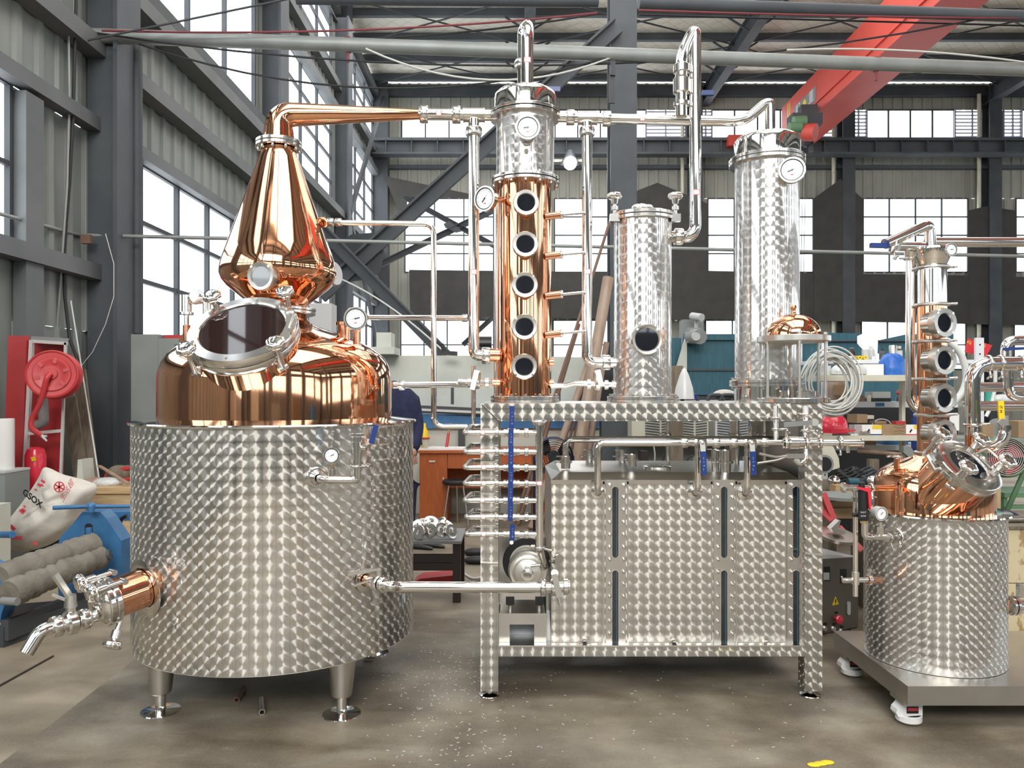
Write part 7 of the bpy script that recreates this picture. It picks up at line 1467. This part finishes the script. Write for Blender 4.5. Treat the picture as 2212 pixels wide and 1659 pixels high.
solo('steel_disc', MB().ringbar(P(1806,1156,4.7), (.1,-.25,1), .12, .018, n=36), 'satin', 'round steel flange disc right of the stand leg', 'disc'); solo('steel_clip', MB().prism([(0,0),(.05,.05),(.06,.05),(.045,0),(.09,-.02),(.085,-.035),(.03,-.03)], P(1795,1142,4.65), (1,0,0), (0,0,1), -.06), 'satin', 'bent steel clip lying on the steel flange disc', 'clip')
# control box
yk2 = 4.72
cb = thing('control_box', 'brown-grey electric control box with red emergency button behind the cart', 'control box', P(1825,1380,yk2)); zb_, zt_ = PZ(1400,yk2), PZ(1207,yk2)
ux = (V((PX(1882,yk2+.12),yk2+.12,0))-V((PX(1770,yk2-.08),yk2-.08,0))).normalized(); o0 = V((PX(1762,yk2),yk2-.02,0)); uy = V((0,0,1)); nf = ux.cross(uy)
L_ = .36; bxm = MB().prism([(0,.01),(L_,.01),(L_,zt_-.02),(0,zt_)], o0, ux, uy, -.28); part('housing', bxm, 'brownbox', cb, bevel=.003); part('top_cover', MB().prism([(0,zt_+.001),(L_,zt_-.019),(L_,zt_-.016),(0,zt_+.004)], o0, ux, uy, -.28), 'lightgrey', cb, 'worn pale top')
def onb(a, z): return o0+ux*a+V((0,0,z))+nf*.002
def pyz(b): return PZ(b,yk2)
pan = part('display', MB().box(onb(.07,pyz(1240)), (.055,.008,.085)), 'black', cb, 'black display'); part('screen', MB().box(onb(.072,pyz(1245))+nf*.005, (.036,.003,.045)), 'lightgrey', pan)
part('display', MB().box(onb(.21,pyz(1250)), (.06,.008,.085)), 'black', cb); part('warning_sign', MB().prism([(-.030,-.026),(.030,-.026),(0,.028)], onb(.155,pyz(1302)), ux, uy, .002), 'yellow', cb, 'yellow warning triangle'); part('warning_bolt', MB().prism([(-.002,.014),(.006,.012),(.002,.001),(.007,.0),(-.003,-.018),(-.001,-.004),(-.007,-.003)], onb(.155,pyz(1303))+nf*.003, ux, uy, .001), 'black', cb)
eb = part('stop_button', MB().lathe([(.012,0),(.012,.025),(.028,.028),(.030,.036),(.024,.044),(0,.046)], onb(.15,pyz(1340)), nf, 24), 'redplastic', cb, 'red mushroom button'); part('button_plate', MB().box(onb(.158,pyz(1328)), (.03,.004,.012)), 'black', eb)
for a, b in ((.135,1362),(.200,1371),(.268,1380),(.06,1358)): k_ = part('push_button', MB().lathe([(.0,.012),(.014,.012),(.018,.006),(.020,0)], onb(a,pyz(b)), nf, 20), 'satin', cb, 'round push button'); part('button_plate', MB().box(onb(a+.004,pyz(b-10)), (.03,.004,.012)), 'black', k_)
part('door_handle', MB().prism([(.014*math.cos(t), .028*math.copysign(1, math.sin(t))+.014*math.sin(t)) for t in [2*math.pi*(k+.5)/20 for k in range(20)]], onb(.268,pyz(1323)), ux, uy, .008), 'lightgrey', cb, 'pale oval handle')
# right edge: fan, crates, flags
gf = thing('green_fan', 'round green workshop fan with red blades at the right edge', 'fan', P(2172,1080,5.4)); c = P(2172,988,5.4); rr = W(41,5.4); d_ = V((-.25,-.95,.1)).normalized()
part('drum', MB().lathe([(rr,-.14),(rr*1.06,-.12),(rr*1.06,.02),(rr*1.0,.04),(rr*.96,.02),(rr*.96,-.14)], c, d_, 44), 'green', gf, 'green ring'); X_, Y_, D_ = frame_of(d_)
for k in range(9): part('guard_ring', MB().tube([c+d_*.03+(X_*math.cos(t)+Y_*math.sin(t))*rr*(.18+.095*k) for t in [2*math.pi*i/36 for i in range(36)]], .0025, 5, closed=True), 'lightgrey', gf)
for k in range(4): a = math.pi/2*k+.5; pd = X_*math.cos(a)+Y_*math.sin(a); e_ = D_.cross(pd); part('blade', MB().poly([c-d_*.03+pd*.03-e_*.02, c-d_*.03+pd*rr*.9-e_*.06+d_*.02, c-d_*.03+pd*rr*.9+e_*.08-d_*.03, c-d_*.03+pd*.03+e_*.03]), 'red', gf)
part('hub', MB().cyl(c-d_*.05, c+d_*.04, .03, n=18), 'lightgrey', gf); part('back', MB().ringbar(c-d_*.12, d_, rr*.95, .004, n=36), 'black', gf); part('stand', MB().tube([c+X_*rr-V((0,0,.05)), V((c.x-.2,5.5,.02)), V((c.x+.2,5.5,.02)), c-X_*rr-V((0,0,.05))], .018, 8), 'green', gf)
fg_y = 6.75
for i, (pts, em) in enumerate((([(2090,731),(2107,737),(2103,766),(2083,760)],(2093,741)),([(2107,729),(2121,738),(2122,768),(2106,768)],None),([(2121,739),(2143,746),(2130,771),(2121,768)],(2124,747)))):
    t_ = thing('small_flag', ['leftmost small red table flag with yellow emblem, tilted left','middle small red table flag seen edge on','rightmost small red table flag with yellow emblem, tilted right'][i], 'flag', P(pts[3][0],790,fg_y+.05*i), 'small red table flags on the shelf'); y = fg_y+.05*i
    part('cloth', MB().prism([(PX(a,y),PZ(b,y)) for a, b in pts[::-1]], (0,y,0), (1,0,0), (0,0,1), .003), 'flag', t_); part('stick', MB().cyl(P(pts[1][0] if i != 2 else pts[0][0],pts[1][1]-3,y+.006), V((PX(2108+5*i,y),y+.006,zs_['w1'])), .004, n=8), 'paper', t_)
    if em: e0 = P(*em, y-.006); part('emblem', MB().tube([e0+V((.016*math.cos(t),0,.016*math.sin(t))) for t in [-.5+i2*.33 for i2 in range(13)]][:11], .0028, 6).beam(e0+V((-.012,0,.012)), e0+V((.014,0,-.014)), .004, .003, (0,-1,0)).beam(e0+V((-.016,0,.004)), e0+V((-.004,0,.016)), .006, .003, (0,-1,0)), 'yellow', t_, 'yellow hammer and sickle')
ci = thing('chipboard_crate', 'big speckled chipboard crate at the right edge behind the cart', 'crate', P(2210,1380,4.75)); part('side_board', MB().box2((PX(2120,4.7),4.7,PZ(1259,4.7)), (PX(2400,4.7),4.73,PZ(1142,4.7))), 'osb', ci); part('side_board', MB().box2((PX(2120,4.7),4.7,PZ(1378,4.7)), (PX(2400,4.7),4.73,PZ(1261,4.7))), 'osb', ci); part('core', MB().box2((PX(2122,4.7),4.731,0), (PX(2400,4.7),5.3,PZ(1145,4.7))), 'oldwood', ci); part('lid_edge', MB().box2((PX(2118,4.7),4.68,PZ(1142,4.7)+.001), (PX(2400,4.7),5.32,PZ(1136,4.7))), 'oldwood', ci)
zcr = PZ(1136,4.7)+.001
solo('dark_cloth', MB().sphere((PX(2165,4.85),4.9,zcr+.02), .10, 18, 8, (1.4,.8,.5), -20, 90), 'navy', 'dark cloth lying on the chipboard crate', 'cloth'); solo('steel_pipe_end', MB().cyl((PX(2150,4.75),4.8,zcr+.022), (PX(2330,4.75),4.85,zcr+.022), .02, n=14), 'satin', 'steel pipe lying on the chipboard crate', 'pipe')
pc_ = thing('pine_box', 'pale pine box with open front left of the green fan', 'box', P(2140,1110,5.4)); part('board', MB().box2((PX(2095,5.4),5.42,0), (PX(2160,5.4),5.6,PZ(1046,5.4))), 'wood', pc_); part('frame_edge', MB().box2((PX(2145,5.4),5.39,PZ(1105,5.4)), (PX(2160,5.4),5.419,PZ(1044,5.4))).box2((PX(2095,5.4),5.39,PZ(1052,5.4)), (PX(2145,5.4),5.419,PZ(1044,5.4))), 'woodlong', pc_)
tt = thing('green_table', 'green steel work table under the fan at the right edge', 'table', P(2210,1100,5.8)); part('rail', MB().box2((PX(2170,5.8),5.8,PZ(1075,5.8)), (PX(2400,5.8),6.2,PZ(1065,5.8))), 'green', tt); part('rail', MB().box2((PX(2170,5.8),5.8,PZ(1100,5.8)), (PX(2400,5.8),5.85,PZ(1092,5.8))), 'green', tt); part('leg', MB().box2((PX(2172,5.8),5.82,0), (PX(2180,5.8),5.87,PZ(1075,5.8)-.001)), 'green', tt)
solo('carton_right', MB().box2((PX(2122,5.9),5.9,PZ(945,5.9)), (PX(2146,5.9),6.1,PZ(914,5.9))), 'cardboard', 'brown carton behind the yellow-lever valve', 'carton'); solo('carton_edge', MB().box2((PX(2200,5.9),5.9,PZ(945.5,5.9)), (PX(2260,5.9),6.1,PZ(910,5.9))), 'cardboard', 'brown carton with dark holes at the right edge', 'carton')
solo('back_bench', MB().box2((PX(2040,5.9),5.85,PZ(952,5.9)), (PX(2400,5.9),6.3,PZ(946,5.9))).box2((PX(2050,5.9),6.2,0), (PX(2060,5.9),6.25,PZ(952,5.9))), 'cabgrey', 'grey bench behind the tilted manway of the small still', 'bench'); can(2137, PZ(868,6.6)+.001, 6.68, .035, .09, 'tealgreen', 'green jar on the shelf behind the right pipes', 'jar')
solo('white_bag', MB().sphere((PX(2165,6.7),6.7,PZ(868,6.6)+.02), .09, 14, 8, (1.3,.8,.5), -20, 90), 'plastic', 'white crumpled bag on the shelf behind the right pipes', 'bag'); solo('grey_disc', MB().ringbar(P(2158,930,6.2), (0,-1,.1), .10, .02, n=28), 'cabgrey', 'round grey disc standing behind the yellow-lever valve', 'disc')
for i, pts in enumerate(([(2045,735),(2075,760),(2090,810),(2080,850),(2050,880)],[(1985,760),(1978,800),(1982,830)],[(2150,800),(2150,840),(2140,880),(2130,900)])): rod('white_hose', bend([P(a, b, 4.6+.3*i) for a, b in pts], .12), .02 if i == 0 else .012, 'hose', ['thick white hose looping behind the small copper column','thin white hose left of the small copper column','thin white hose hanging behind the right pipes'][i], 'hose', 10)
solo('paper_notice', MB().box2((PX(2052,5.5),5.5,PZ(930,5.5)), (PX(2072,5.5),5.51,PZ(895,5.5))), 'paper', 'white paper sheet hanging behind the lowest small sight glass', 'paper')
